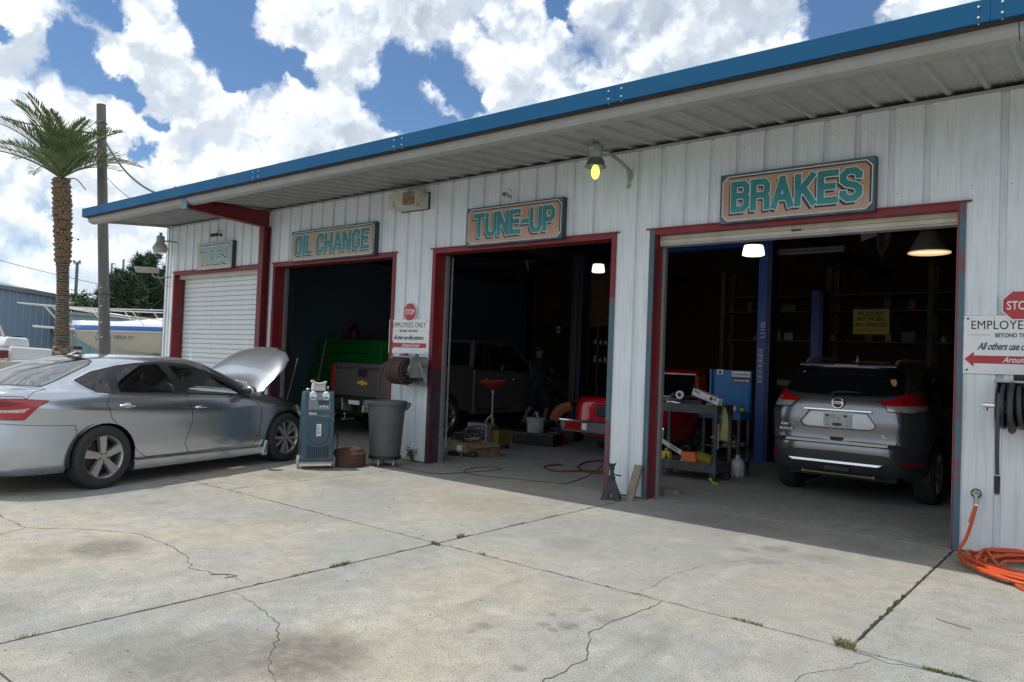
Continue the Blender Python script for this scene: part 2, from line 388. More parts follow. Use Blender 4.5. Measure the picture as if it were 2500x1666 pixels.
def rnd(a, b): return random.uniform(a, b)
def crom(pts, n):
    """Catmull-Rom through a list of equal-length tuples, n steps per span"""
    P = [np.array(p, float) for p in pts]; out = []
    for i in range(len(P)-1):
        p0 = P[max(i-1, 0)]; p1 = P[i]; p2 = P[i+1]; p3 = P[min(i+2, len(P)-1)]
        for k in range(n):
            t = k/n
            out.append(.5*((2*p1)+(-p0+p2)*t+(2*p0-5*p1+4*p2-p3)*t*t+(-p0+3*p1-3*p2+p3)*t**3))
    out.append(P[-1]); return out
# ------------------------------------------------------------------ ground, paving
def ground():
    b = MB(); b.add([(-1500, -600, -.02), (700, -600, -.02), (700, 1500, -.02), (-1500, 1500, -.02)], [(0, 1, 2, 3)])
    g = b.build('ground', mat('packed_gravel', (.26, .25, .22), .95, var=.25, vs=.5, bump=.5, bs=20)); L(g, kind='structure')
    pv = bpy.data.objects.new('pavement', None); COL.objects.link(pv); L(pv, kind='structure')
    def slab(x0, x1, y0, y1):
        MB().box(x0, x1, y0, y1, -.12, 0).build('slab', M_con, pv, bevel=.006, seg=1)
    j = .006
    xs = [-23.5, -20.25, -17.07, -13.89, -10.72, -7.54, -4.36, -1.18, 2.0, 5.2]
    for a, c in zip(xs, xs[1:]): slab(a+j, c-j, -3.2+.007, -.002 if a > -15.7 else 3.)
    xs = [-23.5, -17.0, -10.72, -4.36, 2.0, 5.2]
    for a, c in zip(xs, xs[1:]): slab(a+j*1.3, c-j*1.3, -6.4+.004, -3.2-.007); slab(a+j, c-j, -12.8, -6.4-.004)
    MB().add([(-23.5, -12.8, -.012), (5.2, -12.8, -.012), (5.2, 3, -.012), (-23.5, 3, -.012)], [(0, 1, 2, 3)]).build('joint_fill', M_joint, pv)
    def crack(pts, w0, w1):
        P = []
        for (a, b2) in zip(pts, pts[1:]):
            n = max(2, int(math.dist(a, b2)/.045))
            for k in range(n): P.append((a[0]+(b2[0]-a[0])*k/n+rnd(-.014, .014), a[1]+(b2[1]-a[1])*k/n+rnd(-.014, .014)))
        vs = []
        for i, p in enumerate(P):
            q = P[min(i+1, len(P)-1)]; r_ = P[max(i-1, 0)]
            d = Vector((q[0]-r_[0], q[1]-r_[1])).normalized(); w = rnd(w0, w1)/2*(.35 if i in (0, len(P)-1) else 1)
            vs += [(p[0]-d.y*w, p[1]+d.x*w, .0015), (p[0]+d.y*w, p[1]-d.x*w, .0015)]
        MB().add(vs, [(2*i, 2*i+1, 2*i+3, 2*i+2) for i in range(len(P)-1)]).build('crack', M_joint, pv)
    crack([(-8.2,-5.3),(-7.56,-5.32),(-6.94,-5.33),(-6.54,-4.97),(-6.16,-4.77),(-5.73,-4.77),(-5.32,-4.81),(-4.99,-4.96),(-4.66,-4.88),(-4.37,-4.88)], .002, .009)
    crack([(-6.94,-5.33),(-6.82,-5.54),(-6.7,-5.9)], .002, .007)
    crack([(-4.34,-5.03),(-4.11,-5.06),(-3.92,-5.09),(-3.7,-5.14),(-3.52,-5.24),(-3.34,-5.4),(-3.19,-5.52),(-3.01,-5.6),(-2.9,-5.9)], .002, .007)
    crack([(-2.31,-3.21),(-2.32,-3.65),(-2.34,-3.85),(-2.33,-4.03),(-2.23,-4.21),(-2.14,-4.37),(-2.13,-4.51),(-2.13,-4.62),(-2.13,-4.95)], .003, .009)
    crack([(-2.51,-3.19),(-2.53,-2.87),(-2.56,-2.5),(-2.48,-2.07),(-2.3,-1.7)], .001, .005)
    crack([(-1.24,-3.95),(-1.24,-3.74),(-1.1,-3.5),(-1.03,-3.22)], .001, .004)
    crack([(-6.27,-4.72),(-6.25,-4.33),(-6.16,-3.67),(-6.16,-3.2)], .001, .003)
    crack([(-6.15,-2.67),(-6.23,-2.27),(-6.1,-1.82),(-5.96,-1.42)], .001, .004)
    crack([(-1.17,-3.23),(-.95,-3.27),(-.76,-3.23),(-.57,-3.21),(-.3,-3.2)], .003, .010)
    for q in ([(-1.18, -.04), (-1.18, -3.2)], [(-4.36, -.04), (-4.36, -6.6)], [(-9, -3.2), (2, -3.2)], [(-7.54, -.1), (-7.54, -3.2)]): crack(q, .003, .016 if q[0][0] == -1.18 else (.010 if q[0][0] == -4.36 else .006))
    crack([(-8.9,-5.9),(-8.2,-5.6),(-7.6,-5.8)], .001, .004)
    # weeds in the joints
    b = MB()
    def tuft(x, y, n, h, spread):
        for _ in range(n):
            a = rnd(0, 6.28); px, py = (x+rnd(-.012, .012), y+rnd(-spread, spread)) if x in (-4.36, -4.35, -1.18) else (x+rnd(-spread, spread), y+rnd(-.012, .012))
            hh = h*rnd(.4, 1); dx, dy = math.cos(a)*hh*rnd(.4, 1.3), math.sin(a)*hh*rnd(.4, 1.3); w = .0025
            b.add([(px-w, py, 0), (px+w, py, 0), (px+dx*.5+w*.6, py+dy*.5, hh*.8), (px+dx*.5-w*.6, py+dy*.5, hh*.8), (px+dx, py+dy, hh*.75)], [(0,1,2,3),(3,2,4)])
    tuft(-1.2,-3.21, 120, .07, .05)
    b.build('joint_grass_dry', M_dry); L(bpy.data.objects['joint_grass_dry'], 'dry grass tuft where two slab joints meet', kind='stuff')
    b = MB()
    for (x, y, n, h, sp) in [(-4.36,-6.17,30,.03,.05),(-4.35,-4.55,26,.022,.06),(-4.35,-4.19,90,.035,.08),(-4.36,-2.92,40,.05,.04),(-4.36,-2.16,40,.02,.12),(-4.36,-1.59,25,.015,.1),(-3.88,-3.2,18,.03,.04),(-1.75,-3.2,60,.02,.09),(-1.18,-2.11,110,.022,.03),(-1.18,-1.9,60,.018,.02),(-1.18,-2.3,60,.018,.03),(-1.18,-2.5,40,.015,.03),(-.72,-3.22,130,.022,.09),(-4.33,-3.25,50,.04,.05)]:
        tuft(x, y, n, h, sp)
    o = b.build('joint_grass', mat('olive_weeds', (.10, .105, .045), .8, var=.4, vs=20)); L(o, 'small green weeds growing in the slab joints', kind='stuff')
    b = MB()
    for _ in range(420):
        x, y = rnd(-9, .5), rnd(-6.6, 0); s = rnd(.002, .006)*(1.6 if random.random() < .1 else 1)
        b.ball((x, y, s*.4), (s, s*rnd(.6, 1.2), s*.7), 5, 3)
    o = b.build('grit', mat('grit_stone', (.24, .22, .19), .9, var=.5, vs=60)); L(o, 'grit and small pebbles scattered on the concrete yard', kind='stuff')
    for lab, pts in (('thin dry twig lying on the right front slab', [(-.92,-2.26),(-.84,-2.3),(-.72,-2.33)]), ('short curved dark twig lying beyond the left crack', [(-4.75,-4.95),(-4.68,-4.86),(-4.6,-4.84),(-4.62,-4.92)]), ('small dark stick lying near the right wall in the shade', [(-1.72,-.5),(-1.66,-.52)])):
        MB().tube([(x, y, .004) for x, y in pts], .0028, 6).build('twig', M_pole, tag=(lab, 'twig', 'twigs on the yard'))
ground()

# ------------------------------------------------------------------ garage building
OPEN = [(-15.33, -12.17), (-11.75, -8.57), (-7.77, -4.73), (-4.27, -1.15)]
XL, XR, ZT, ZH = -15.66, 3.2, 4.01, 3.06
PITCH = .2985
bld = thing('garage_building', 'long pale metal garage with blue fascia and four service bays', 'building', (0, 0, 0))
def panels():
    k0 = int((XL+2.66)/PITCH)-1
    ribs = [-2.66+PITCH*k for k in range(k0, 22) if XL+.04 < -2.66+PITCH*k < XR]
    def profile(x0, x1):
        P = [(x0, 0)]
        for r in ribs:
            if x0+.03 < r < x1-.03: P += [(r-.031, 0), (r-.022, .03), (r+.022, .03), (r+.031, 0)]
        P.append((x1, 0)); return P
    def sheet(x0, x1, z0, z1):
        P = profile(x0, x1); n = len(P)
        b = MB(); b.add([(x, y, z0) for x, y in P]+[(x, y, z1) for x, y in P], [(i, i+1, n+i+1, n+i) for i in range(n-1)])
        b.add([(x0, .055, z0), (x1, .055, z0), (x1, .055, z1), (x0, .055, z1)], [(0, 3, 2, 1)])
        b.build('wall_panel', M_wall, bld)
    edges = [XL]+[e for o in OPEN for e in o]+[XR]
    cuts = []
    for i in range(0, len(edges), 2):      # solid stretches
        x0, x1 = edges[i], edges[i+1]; x = x0
        seams = [r+PITCH/2 for r in ribs[::3] if x0+.25 < r+PITCH/2 < x1-.25] if x1-x0 > 1.3 else []
        for s in seams+[x1]: sheet(x, s-.0006, .015, ZT); x = s+.0006
    for (x0, x1) in OPEN:
        x = x0
        for s in [r+PITCH/2 for r in ribs[::3] if x0+.3 < r+PITCH/2 < x1-.3]+[x1]: sheet(x, s-.0006, ZH, ZT); x = s+.0006
    # top trim of the wall
    MB().box(XL, XR, -.012, .02, ZT-.012, ZT+.018).build('wall_trim', M_soffit, bld)
    # dark rusted foot line
    for i in range(0, len(edges), 2): MB().box(edges[i], edges[i+1], .0, .05, .0, .014).build('base_trim', M_rust, bld)
    # corner trim, end wall, back wall
    MB().box(XL-.03, XL+.05, -.022, -.004, 0, ZT).box(XL-.03, XL-.012, -.022, .09, 0, ZT).build('corner_trim', M_wall, bld)
    MB().box(XL-.01, XL+.03, .06, 12, 0, 4.9).build('end_wall', M_shed, bld)
    MB().box(XL, XR, 12, 12.1, 0, 5.1).build('back_wall', M_brown, bld)
    MB().box(XR, XR+.1, 0, 12, 0, 5.1).build('end_wall', M_wall, bld)
    # screws on the wall
    b = MB()
    for r in ribs:
        for z in (3.2, 3.85):
            b.ball((r+.06, -.002, z+rnd(-.01, .01)), (.006, .004, .006), 6, 4)
    o = b.build('wall_screws', M_galv, bld); L(o, kind='stuff')
panels()
def roof():
    sl = .087
    zf = lambda y: 4.045+sl*y
    n = int((XR-XL)/(3*PITCH))+1
    x0 = -2.66-PITCH*3*14.5
    P = []
    for k in range(3):
        o = k*PITCH+.1
        P += [(o, .032), (o+.012, 0), (o+.05, 0), (o+.062, .032), (o+.13, .032), (o+.138, .026), (o+.152, .026), (o+.16, .032), (o+.22, .032), (o+.228, .026), (o+.242, .026), (o+.25, .032)]
    P.append((3*PITCH+.1, .032)); m = len(P); b = MB()
    ya, yb = -1.5, .35
    b.add([(x, ya, zf(ya)+z) for x, z in P]+[(x, yb, zf(yb)+z) for x, z in P], [(i, m+i, m+i+1, i+1) for i in range(m-1)])
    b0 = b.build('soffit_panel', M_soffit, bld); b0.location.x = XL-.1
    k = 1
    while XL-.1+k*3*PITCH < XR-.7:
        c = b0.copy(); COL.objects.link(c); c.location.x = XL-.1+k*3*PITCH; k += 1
    MB().hexa([(XL-.0, -1.6, zf(-1.6)+.045), (XR+.3, -1.6, zf(-1.6)+.045), (XR+.3, 12.2, zf(12.2)+.045), (XL, 12.2, zf(12.2)+.045), (XL-.0, -1.6, zf(-1.6)+.10), (XR+.3, -1.6, zf(-1.6)+.10), (XR+.3, 12.2, zf(12.2)+.10), (XL, 12.2, zf(12.2)+.10)]).build('roof_deck', M_soffit, bld)
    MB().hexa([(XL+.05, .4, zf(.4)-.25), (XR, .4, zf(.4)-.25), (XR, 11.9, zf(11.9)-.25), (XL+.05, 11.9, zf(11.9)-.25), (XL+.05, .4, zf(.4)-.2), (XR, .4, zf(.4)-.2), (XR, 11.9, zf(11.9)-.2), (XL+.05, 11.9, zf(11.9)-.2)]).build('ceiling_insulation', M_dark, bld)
    # eave strut behind the fascia, in lengths
    sec = [(-1.665, 3.955), (-1.60, 3.952), (-1.598, 3.905), (-1.565, 3.858), (-1.50, 3.838), (-1.455, 3.842), (-1.45, 3.93), (-1.52, 3.965), (-1.665, 3.97)]
    MB().box(XL, XR+.2, -1.671, -1.60, 3.942, 3.949).build('drip_edge', mat('drip_brown', (.05, .035, .03), .7, var=.3, vs=6), bld)
    jn = [XL, -11.6, -7.47, -.62, XR+.2]
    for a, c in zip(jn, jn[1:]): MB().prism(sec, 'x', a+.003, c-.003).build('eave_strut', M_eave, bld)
    # fascia lengths
    jn = [XL-.02, -9.72, -6.73, -3.755, -.775, 2.2, XR+.3]
    for i, (a, c) in enumerate(zip(jn, jn[1:])):
        f = MB().prism([(-1.70, 3.952), (-1.672, 3.950), (-1.672, 4.10), (-1.55, 4.118), (-1.55, 4.125), (-1.688, 4.116), (-1.70, 4.108)], 'x', a+.0015, c-.0015).build('fascia', M_blue, bld)
        b = MB()
        for e in ((c-.07, c+.07) if i == 0 else (c-.07, c+.07)):
            for z in (3.99, 4.065): b.ball((e, -1.702, z), (.0085, .006, .0085), 10, 6)
            b.ball((e, -1.69, 3.948), (.006, .006, .004), 6, 4)
        if c < XR: b.build('fascia_screws', M_white, bld, smooth=True)
    MB().box(XL-.02, XL+.0, -1.698, -1.2, 3.953, 4.12).build('fascia_end', M_blue, bld)
    MB().hexa([(XL, -1.45, 3.885), (XL+.06, -1.45, 3.885), (XL+.06, .0, 4.01), (XL, 0, 4.01), (XL, -1.45, 3.95), (XL+.06, -1.45, 3.95), (XL+.06, .0, 4.08), (XL, 0, 4.08)]).build('gable_trim', M_soffit, bld)
roof()
def frames():
    for i, (x0, x1) in enumerate(OPEN):
        D = .22
        f = .055
        # left jamb: front flange and return; header; right jamb
        fl = M_teal if i in (1, 2, 3) else M_red
        b = MB().box(x0-.008, x0+f, -.02, -.003, 0, ZH-.0); b.build('jamb_flange', M_red if i < 3 else M_teal, bld)
        MB().box(x0+f-.012, x0+f, -.003, D, 0.0, ZH-.02).build('jamb', M_red, bld)
        if i < 2: MB().box(x1-f, x1+.008, -.02, -.003, 0, ZH).build('jamb_flange', M_red, bld)
        elif i == 2:
            for za, zb, mm in ((0, .85, mat('jamb_plum', (.13, .05, .075), .55, var=.2, vs=4, dirt=(.06, .10, .14), dirtamt=.5)), (.85, 2.30, M_teal), (2.30, ZH, M_red)): MB().box(x1-f, x1+.008, -.02, -.003, za, zb).build('jamb_flange', mm, bld)
        else:
            MB().box(x1-f+.014, x1+.008, -.02, -.003, 0, ZH).build('jamb_flange', mat('jamb_teal_worn', (.06, .13, .175), .55, var=.15, vs=3, dirt=(.24, .02, .03), dirtamt=.9, ds=3.4), bld); MB().box(x1-f, x1-f+.013, -.021, -.003, 0, ZH).build('jamb_edge', M_red, bld)
        MB().box(x1-f, x1-f+.012, -.003, D, 0., ZH-.02).build('jamb', M_red, bld)
        MB().box(x0-.05, x1+.05, -.035, -.003, ZH, ZH+.014).box(x0+f, x1-f, -.022, -.003, ZH-.062, ZH).box(x0+f, x1-f, -.003, D, ZH-.062, ZH-.05).build('header', M_red, bld)
        # door guide on the left jamb
        MB().box(x0+f+.0005, x0+f+.035, D-.03, D+.03, 0, ZH-.07).build('door_guide', M_galv, bld)
        MB().box(x1-f-.035, x1-f-.0005, D-.03, D+.03, 0, ZH-.07).build('door_guide', M_galv, bld)
        if i == 0 or i == 3:
            a, c = x0+f+.01, x1-f-.01
            z0 = .02 if i == 0 else 2.905
            door = thing('roller_door', ['white roller door pulled down in the tires bay', '', '', 'cream roller door rolled up under the brakes bay header'][i], 'roller door', ((a+c)/2, D, z0))
            w = (c-a)/2; h = .094; z = 0; k = 0
            m = M_shut if i == 0 else M_cream
            prof = [(-.012, 0), (-.022, .012), (-.022, h-.016), (-.008, h-.005), (.004, h-.005), (.004, 0)]
            if i == 3: prof = [(-.012, 0), (-.022, .008), (-.022, h-.012), (-.016, h-.004), (.004, h-.004), (.004, 0)]; h = .05; prof = [(y-.1, zz*.55) for y, zz in prof]
            base = None
            while z+z0 < ZH-.06:
                if base is None: base = MB().prism(prof, 'x', -w, w).build('slat', m, door); s = base
                else: s = base.copy(); COL.objects.link(s)
                s.location = (0, 0, z); z += h; k += 1
            MB().box(-w, w, -.125 if i == 3 else -.026, .01, -.02, -.001).build('bottom_rail', M_soffit, door)
            if i == 3: MB().box(.0, .1, -.128, -.1222, .033, .053).build('handle', M_darkm, door)
            if i == 0:
                MB().box(-w-.03, -w+.0, -.03, -.005, 0, 2.9).build('weather_strip', M_rust, door)
                MB().box(-w, w, -.14, .0, 2.90, 2.98).build('door_hood', M_cream, door)
        else:   # coiled door up inside the head
            MB().cyl((x0+.1, D+.32, ZH+.36), (x1-.1, D+.32, ZH+.36), .2, n=24).build('door_coil', M_soffit, bld)
    # chipped teal undercoat showing on the corner pillar
    # worn lower part of the left tune up jamb (dark primer)
    MB().box(-7.773, -7.714, -.0225, -.0205, .0, 1.35).build('primer_patch', mat('dark_primer', (.05, .022, .035), .6, var=.4, vs=5, dirt=(.04, .08, .12), dirtamt=.8), bld)
    MB().box(-7.7135, -7.7125, -.0, .19, .0, 1.35).build('primer_patch', MATS['dark_primer'], bld)
    MB().box(-11.6935, -11.6925, -.0, .19, .0, 1.1).build('primer_patch', MATS['dark_primer'], bld)
frames()
# red steel bent carrying the eave
def bent():
    t = thing('eave_support', 'red steel column and cantilever arm holding up the eave', 'support', (-11.95, 0, 0))
    MB().box(-.07, .07, -.16, -.145, 0, 3.72).box(-.07, .07, -.03, -.015, 0, 3.72).box(-.006, .006, -.145, -.03, 0, 3.72).build('column', mat('dull_red', (.16, .014, .02), .5, var=.12, dirt=(.05, .05, .08), dirtamt=.5), t)
    MB().hexa([(-.07, -1.57, 3.775), (.07, -1.57, 3.775), (.07, -.012, 3.70), (-.07, -.012, 3.70), (-.07, -1.57, 3.79), (.07, -1.57, 3.79), (.07, -.012, 3.715), (-.07, -.012, 3.715)]).hexa([(-.006, -1.57, 3.79), (.006, -1.57, 3.79), (.006, -.012, 3.715), (-.006, -.012, 3.715), (-.006, -1.57, 3.99), (.006, -1.57, 3.99), (.006, -.012, 3.99), (-.006, -.012, 3.99)]).hexa([(-.07, -1.44, 3.895), (.07, -1.44, 3.895), (.07, -.02, 3.985), (-.07, -.02, 3.985), (-.07, -1.44, 3.905), (.07, -1.44, 3.905), (.07, -.02, 3.995), (-.07, -.02, 3.995)]).build('arm', M_red, t)
    MB().box(-.09, .09, -1.60, -1.575, 3.77, 3.95).build('end_plate', mat('blue_grey_steel', (.16, .25, .33), .5), t)
bent()
fl = MB().box(XL+.04, XR, .004, 11.99, -.1, .002).build('floor', M_conin); L(fl, kind='structure')

# ------------------------------------------------------------------ sign lettering by strokes
GL = {
 'T': (.62, [[(0,1),(.62,1)],[(.31,1),(.31,0)]]),
 'U': (.60, [[(0,1),(0,.2),(.15,0),(.45,0),(.60,.2),(.60,1)]]),
 'N': (.60, [[(0,0),(0,1)],[(0,1),(.60,0)],[(.60,0),(.60,1)]]),
 'E': (.55, [[(.55,1),(0,1),(0,0),(.55,0)],[(0,.52),(.45,.52)]]),
 '-': (.28, [[(0,.48),(.28,.48)]]),
 'P': (.56, [[(0,0),(0,1)],[(0,1),(.42,1),(.56,.86),(.56,.58),(.42,.44),(0,.44)]]),
 'B': (.56, [[(0,0),(0,1)],[(0,1),(.42,1),(.55,.87),(.55,.66),(.45,.53),(0,.53)],[(.40,.53),(.45,.53),(.56,.42),(.56,.15),(.42,0),(0,0)]]),
 'R': (.58, [[(0,0),(0,1)],[(0,1),(.43,1),(.57,.87),(.57,.62),(.45,.48),(0,.48)],[(.40,.48),(.45,.48),(.57,.36),(.57,0)]]),
 'A': (.66, [[(0,0),(.33,1)],[(.33,1),(.66,0)],[(.13,.3),(.53,.3)]]),
 'K': (.60, [[(0,0),(0,1)],[(.56,1),(.06,.42)],[(.2,.58),(.60,0)]]),
 'S': (.58, [[(.58,.70),(.58,.87),(.42,1),(.16,1),(0,.86),(0,.66),(.14,.54),(.44,.46),(.58,.34),(.58,.14),(.42,0),(.16,0),(0,.14),(0,.30)]]),
 'O': (.56, [[(.28,1),(.42,1),(.56,.86),(.56,.14),(.42,0),(.14,0),(0,.14),(0,.86),(.14,1),(.28,1)]]),
 'I': (0., [[(0,0),(0,1)]]), 'L': (.44, [[(0,1),(0,0),(.44,0)]]),
 'C': (.54, [[(.54,.68),(.54,.86),(.40,1),(.14,1),(0,.86),(0,.14),(.14,0),(.40,0),(.54,.14),(.54,.32)]]),
 'H': (.58, [[(0,0),(0,1)],[(.58,0),(.58,1)],[(0,.5),(.58,.5)]]),
 'G': (.56, [[(.55,.70),(.55,.86),(.40,1),(.14,1),(0,.86),(0,.14),(.14,0),(.40,0),(.56,.14),(.56,.44),(.32,.44)]]),
 ' ': (.12, []),
}
def ribbon(b, pts, w, y, th, cap):
    """mitred flat stroke in the xz plane, thickness th towards -y"""
    n = len(pts); Lf, Rt = [], []
    P = [Vector(p) for p in pts]
    if cap:
        P[0] = P[0]+(P[0]-P[1]).normalized()*cap; P[-1] = P[-1]+(P[-1]-P[-2]).normalized()*cap
    for i in range(n):
        d0 = (P[i]-P[i-1]).normalized() if i else (P[1]-P[0]).normalized()
        d1 = (P[i+1]-P[i]).normalized() if i < n-1 else d0
        m = (d0+d1); m = m.normalized() if m.length > 1e-4 else d0
        nn = Vector((-m.y, m.x)); k = w/2/max(.45, nn.dot(Vector((-d0.y, d0.x))))
        Lf.append(P[i]+nn*k); Rt.append(P[i]-nn*k)
    vs = [(p.x, y, p.y) for p in Lf]+[(p.x, y, p.y) for p in Rt]+[(p.x, y-th, p.y) for p in Lf]+[(p.x, y-th, p.y) for p in Rt]
    fs = []
    for i in range(n-1):
        fs += [(2*n+i, 3*n+i, 3*n+i+1, 2*n+i+1), (i, i+1, 2*n+i+1, 2*n+i), (n+i, 3*n+i, 3*n+i+1, n+i+1)]
    fs += [(0, n, 3*n, 2*n), (n-1, 2*n-1, 4*n-1, 3*n-1)]
    b.add(vs, fs)
M_tealL = None
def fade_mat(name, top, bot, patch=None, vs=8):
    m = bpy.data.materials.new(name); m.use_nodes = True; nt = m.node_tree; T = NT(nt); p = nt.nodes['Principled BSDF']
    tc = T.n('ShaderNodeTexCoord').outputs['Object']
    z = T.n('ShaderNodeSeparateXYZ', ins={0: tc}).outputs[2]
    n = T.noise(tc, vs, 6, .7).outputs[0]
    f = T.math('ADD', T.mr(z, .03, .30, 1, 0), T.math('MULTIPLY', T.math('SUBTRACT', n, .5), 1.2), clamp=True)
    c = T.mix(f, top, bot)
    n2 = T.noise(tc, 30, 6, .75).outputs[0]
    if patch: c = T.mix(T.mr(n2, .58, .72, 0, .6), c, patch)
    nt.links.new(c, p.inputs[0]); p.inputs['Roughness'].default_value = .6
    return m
def big_sign(x0, x1, word, label, faded, sc=(1., 1.)):
    z0, z1 = 3.04, 3.56; W = x1-x0; H = z1-z0
    t = thing('bay_sign', label, 'sign', (x0, 0, z0))
    MB().box(0, W, -.085, -.005, 0, H).build('backing_box', mat('sign_edge', (.035, .055, .065), .6, var=.2), t)
    def oct_(m, c): return [(m+c, m), (W-m-c, m), (W-m, m+c), (W-m, H-m-c), (W-m-c, H-m), (m+c, H-m), (m, H-m-c), (m, m+c)]
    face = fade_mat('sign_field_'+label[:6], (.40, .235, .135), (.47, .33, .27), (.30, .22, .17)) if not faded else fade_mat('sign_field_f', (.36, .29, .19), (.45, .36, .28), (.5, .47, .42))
    brd = mat('sign_border', (.06, .105, .135), .6, var=.2, vs=6, dirt=(.22, .26, .28), dirtamt=.5)
    if faded == 2: face = fade_mat('sign_field_g', (.46, .42, .38), (.5, .43, .40), (.6, .6, .58)); brd = mat('sign_border_pale', (.42, .42, .40), .6, var=.2)
    MB().box(.004, W-.004, -.087, -.085, .004, H-.004).build('board', brd, t)
    MB().prism(oct_(.028, .055), 'y', -.0885, -.087).build('field', face, t)
    b = MB(); o = oct_(.028, .055); ribbon(b, o+[o[0]], .009, -.0885, .001, 0); b.build('border_line', mat('sign_white', (.6, .66, .68), .6, var=.2, vs=10), t)
    # dark painted shade along the top and right inside the border
    dk = mat('sign_dark_line', (.045, .03, .04), .65, var=.2)
    b = MB(); ribbon(b, [(.095, H-.042), (W-.092, H-.042), (W-.042, H-.095), (W-.042, .09)], .016, -.0885, .0006, 0); b.build('dark_line', dk, t)
    tot = sum(GL[c][0] for c in word); n = len(word)
    hgt = H*.63*sc[0]; sw = .195
    stroke = hgt*sw
    gap = .30
    units = tot+gap*(n-1)
    avail = W-.30
    sx = avail/units
    bx, bz = .155, (H-hgt)/2+.012
    def layer(name, m, dx, dz, w, y, th):
        b = MB(); x = bx; k = 0
        for ch in word:
            wd, st = GL[ch]
            for pl in st:
                pl2 = [(x+px*sx+dx, bz+pz*(hgt-stroke)+stroke/2+dz) for px, pz in pl]
                ribbon(b, pl2, w, y-.00008*k, th, (w-stroke)/2+(stroke/2-.001 if ch not in 'SCGO' else 0)); k += 1
            x += (wd+gap)*sx
        b.build(name, m, t)
    layer('letter_shade', dk, -.021, -.026, stroke*1.06, -.0892, .0008)
    layer('letter_outline', MATS['sign_white'], 0, 0, stroke*1.27, -.0912, .0012)
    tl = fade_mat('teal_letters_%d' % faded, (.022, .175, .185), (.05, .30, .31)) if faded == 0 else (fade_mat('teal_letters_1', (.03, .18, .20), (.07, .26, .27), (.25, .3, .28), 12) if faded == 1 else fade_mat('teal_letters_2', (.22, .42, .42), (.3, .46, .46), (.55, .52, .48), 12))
    layer('letters', tl, 0, 0, stroke, -.0936, .0012)
    b = MB()
    for (px, pz) in ((.012, .012), (W-.012, .012), (.012, H-.012), (W-.012, H-.012), (W*.5, .014), (W*.5, H-.014)): b.ball((px, -.087, pz), (.006, .004, .006), 8, 4)
    b.build('screws', M_darkm, t)
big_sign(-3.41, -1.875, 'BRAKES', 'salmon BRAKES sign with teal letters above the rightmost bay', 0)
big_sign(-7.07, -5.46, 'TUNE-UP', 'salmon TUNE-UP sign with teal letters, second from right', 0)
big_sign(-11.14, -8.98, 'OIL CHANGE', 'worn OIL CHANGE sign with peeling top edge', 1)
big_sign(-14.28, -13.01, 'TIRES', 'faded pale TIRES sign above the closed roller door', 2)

# ------------------------------------------------------------------ employees only signs and stop signs
def emp_sign(x0, w, label, slab):
    t = thing('employees_sign', label, 'sign', (x0, -.004, 1.55)); H = .505
    MB().box(0, w, -.012, 0, 0, H).build('board', M_white, t, bevel=.003, seg=1)
    y = -.0125
    text('EMPLOYEES ONLY', .107, M_ink, t, (w*.50, y, H-.118), sx=.78*w/.85, align='CENTER', name='heading', space=1.05)
    text('BEYOND THIS POINT', .05, M_ink, t, (w*.5, y, H-.187), sx=.80, align='CENTER', bold=.0008)
    b = MB(); b.box(.055, .225, y-.0008, y+.0005, H-.170, H-.167).box(w-.225, w-.055, y-.0008, y+.0005, H-.170, H-.167).build('rule_lines', M_sred, t)
    text('All others use office entrance.', .088, M_ink, t, (w*.5, y, H-.295), sx=.66, align='CENTER', shear=.45, bold=.0012, name='script_lettering', space=.92)
    b = MB().prism([(.035, .125), (.105, .19), (.105, .158), (w-.05, .158), (w-.05, .09), (.105, .09), (.105, .058)], 'y', y-.0012, y+.0005).build('arrow', M_sred, t)
    text('Around Corner', .068, M_white, t, (w*.56, y-.0015, .104), sx=.85, align='CENTER', shear=.45, bold=.0012, name='script_lettering')
    b = MB()
    for (px, pz, r) in ((.026, H-.025, .0035), (.055, H-.028, .009), (.25, H-.025, .0035), (w-.05, H-.025, .008), (w-.02, .03, .003), (.03, .03, .004), (.055, .032, .009), (w-.06, .03, .006), (.028, .24, .003), (.2, .03, .003)):
        b.cyl((px, y-.003, pz), (px, y+.002, pz), r, n=10)
    b.build('nails', M_darkm, t)
def stop_sign(xc, zc, r, label, small):
    t = thing('stop_sign', label, 'stop sign', (xc, -.012, zc))
    def o8(rr): return [(rr*math.cos(R(22.5+45*k))/math.cos(R(22.5)), rr*math.sin(R(22.5+45*k))/math.cos(R(22.5))) for k in range(8)]
    MB().prism(o8(r), 'y', -.012, -.006).build('plate', M_white, t)
    MB().prism(o8(r*.93), 'y', -.0135, -.012).build('red_field', M_sred, t)
    text('STOP', r*.82, M_white, t, (0, -.0138, -r*.29), sx=.74, align='CENTER', bold=r*.012)
emp_sign(-8.645, .855, 'small white EMPLOYEES ONLY board above the brown hose reel', 1)
emp_sign(-1.165, .90, 'large white EMPLOYEES ONLY board at the right edge', 2)
stop_sign(-8.20, 2.165, .133, 'small red STOP sign on the pillar between two bays', True)
stop_sign(-.735, 2.14, .126, 'big red STOP sign cut off by the right edge', False)
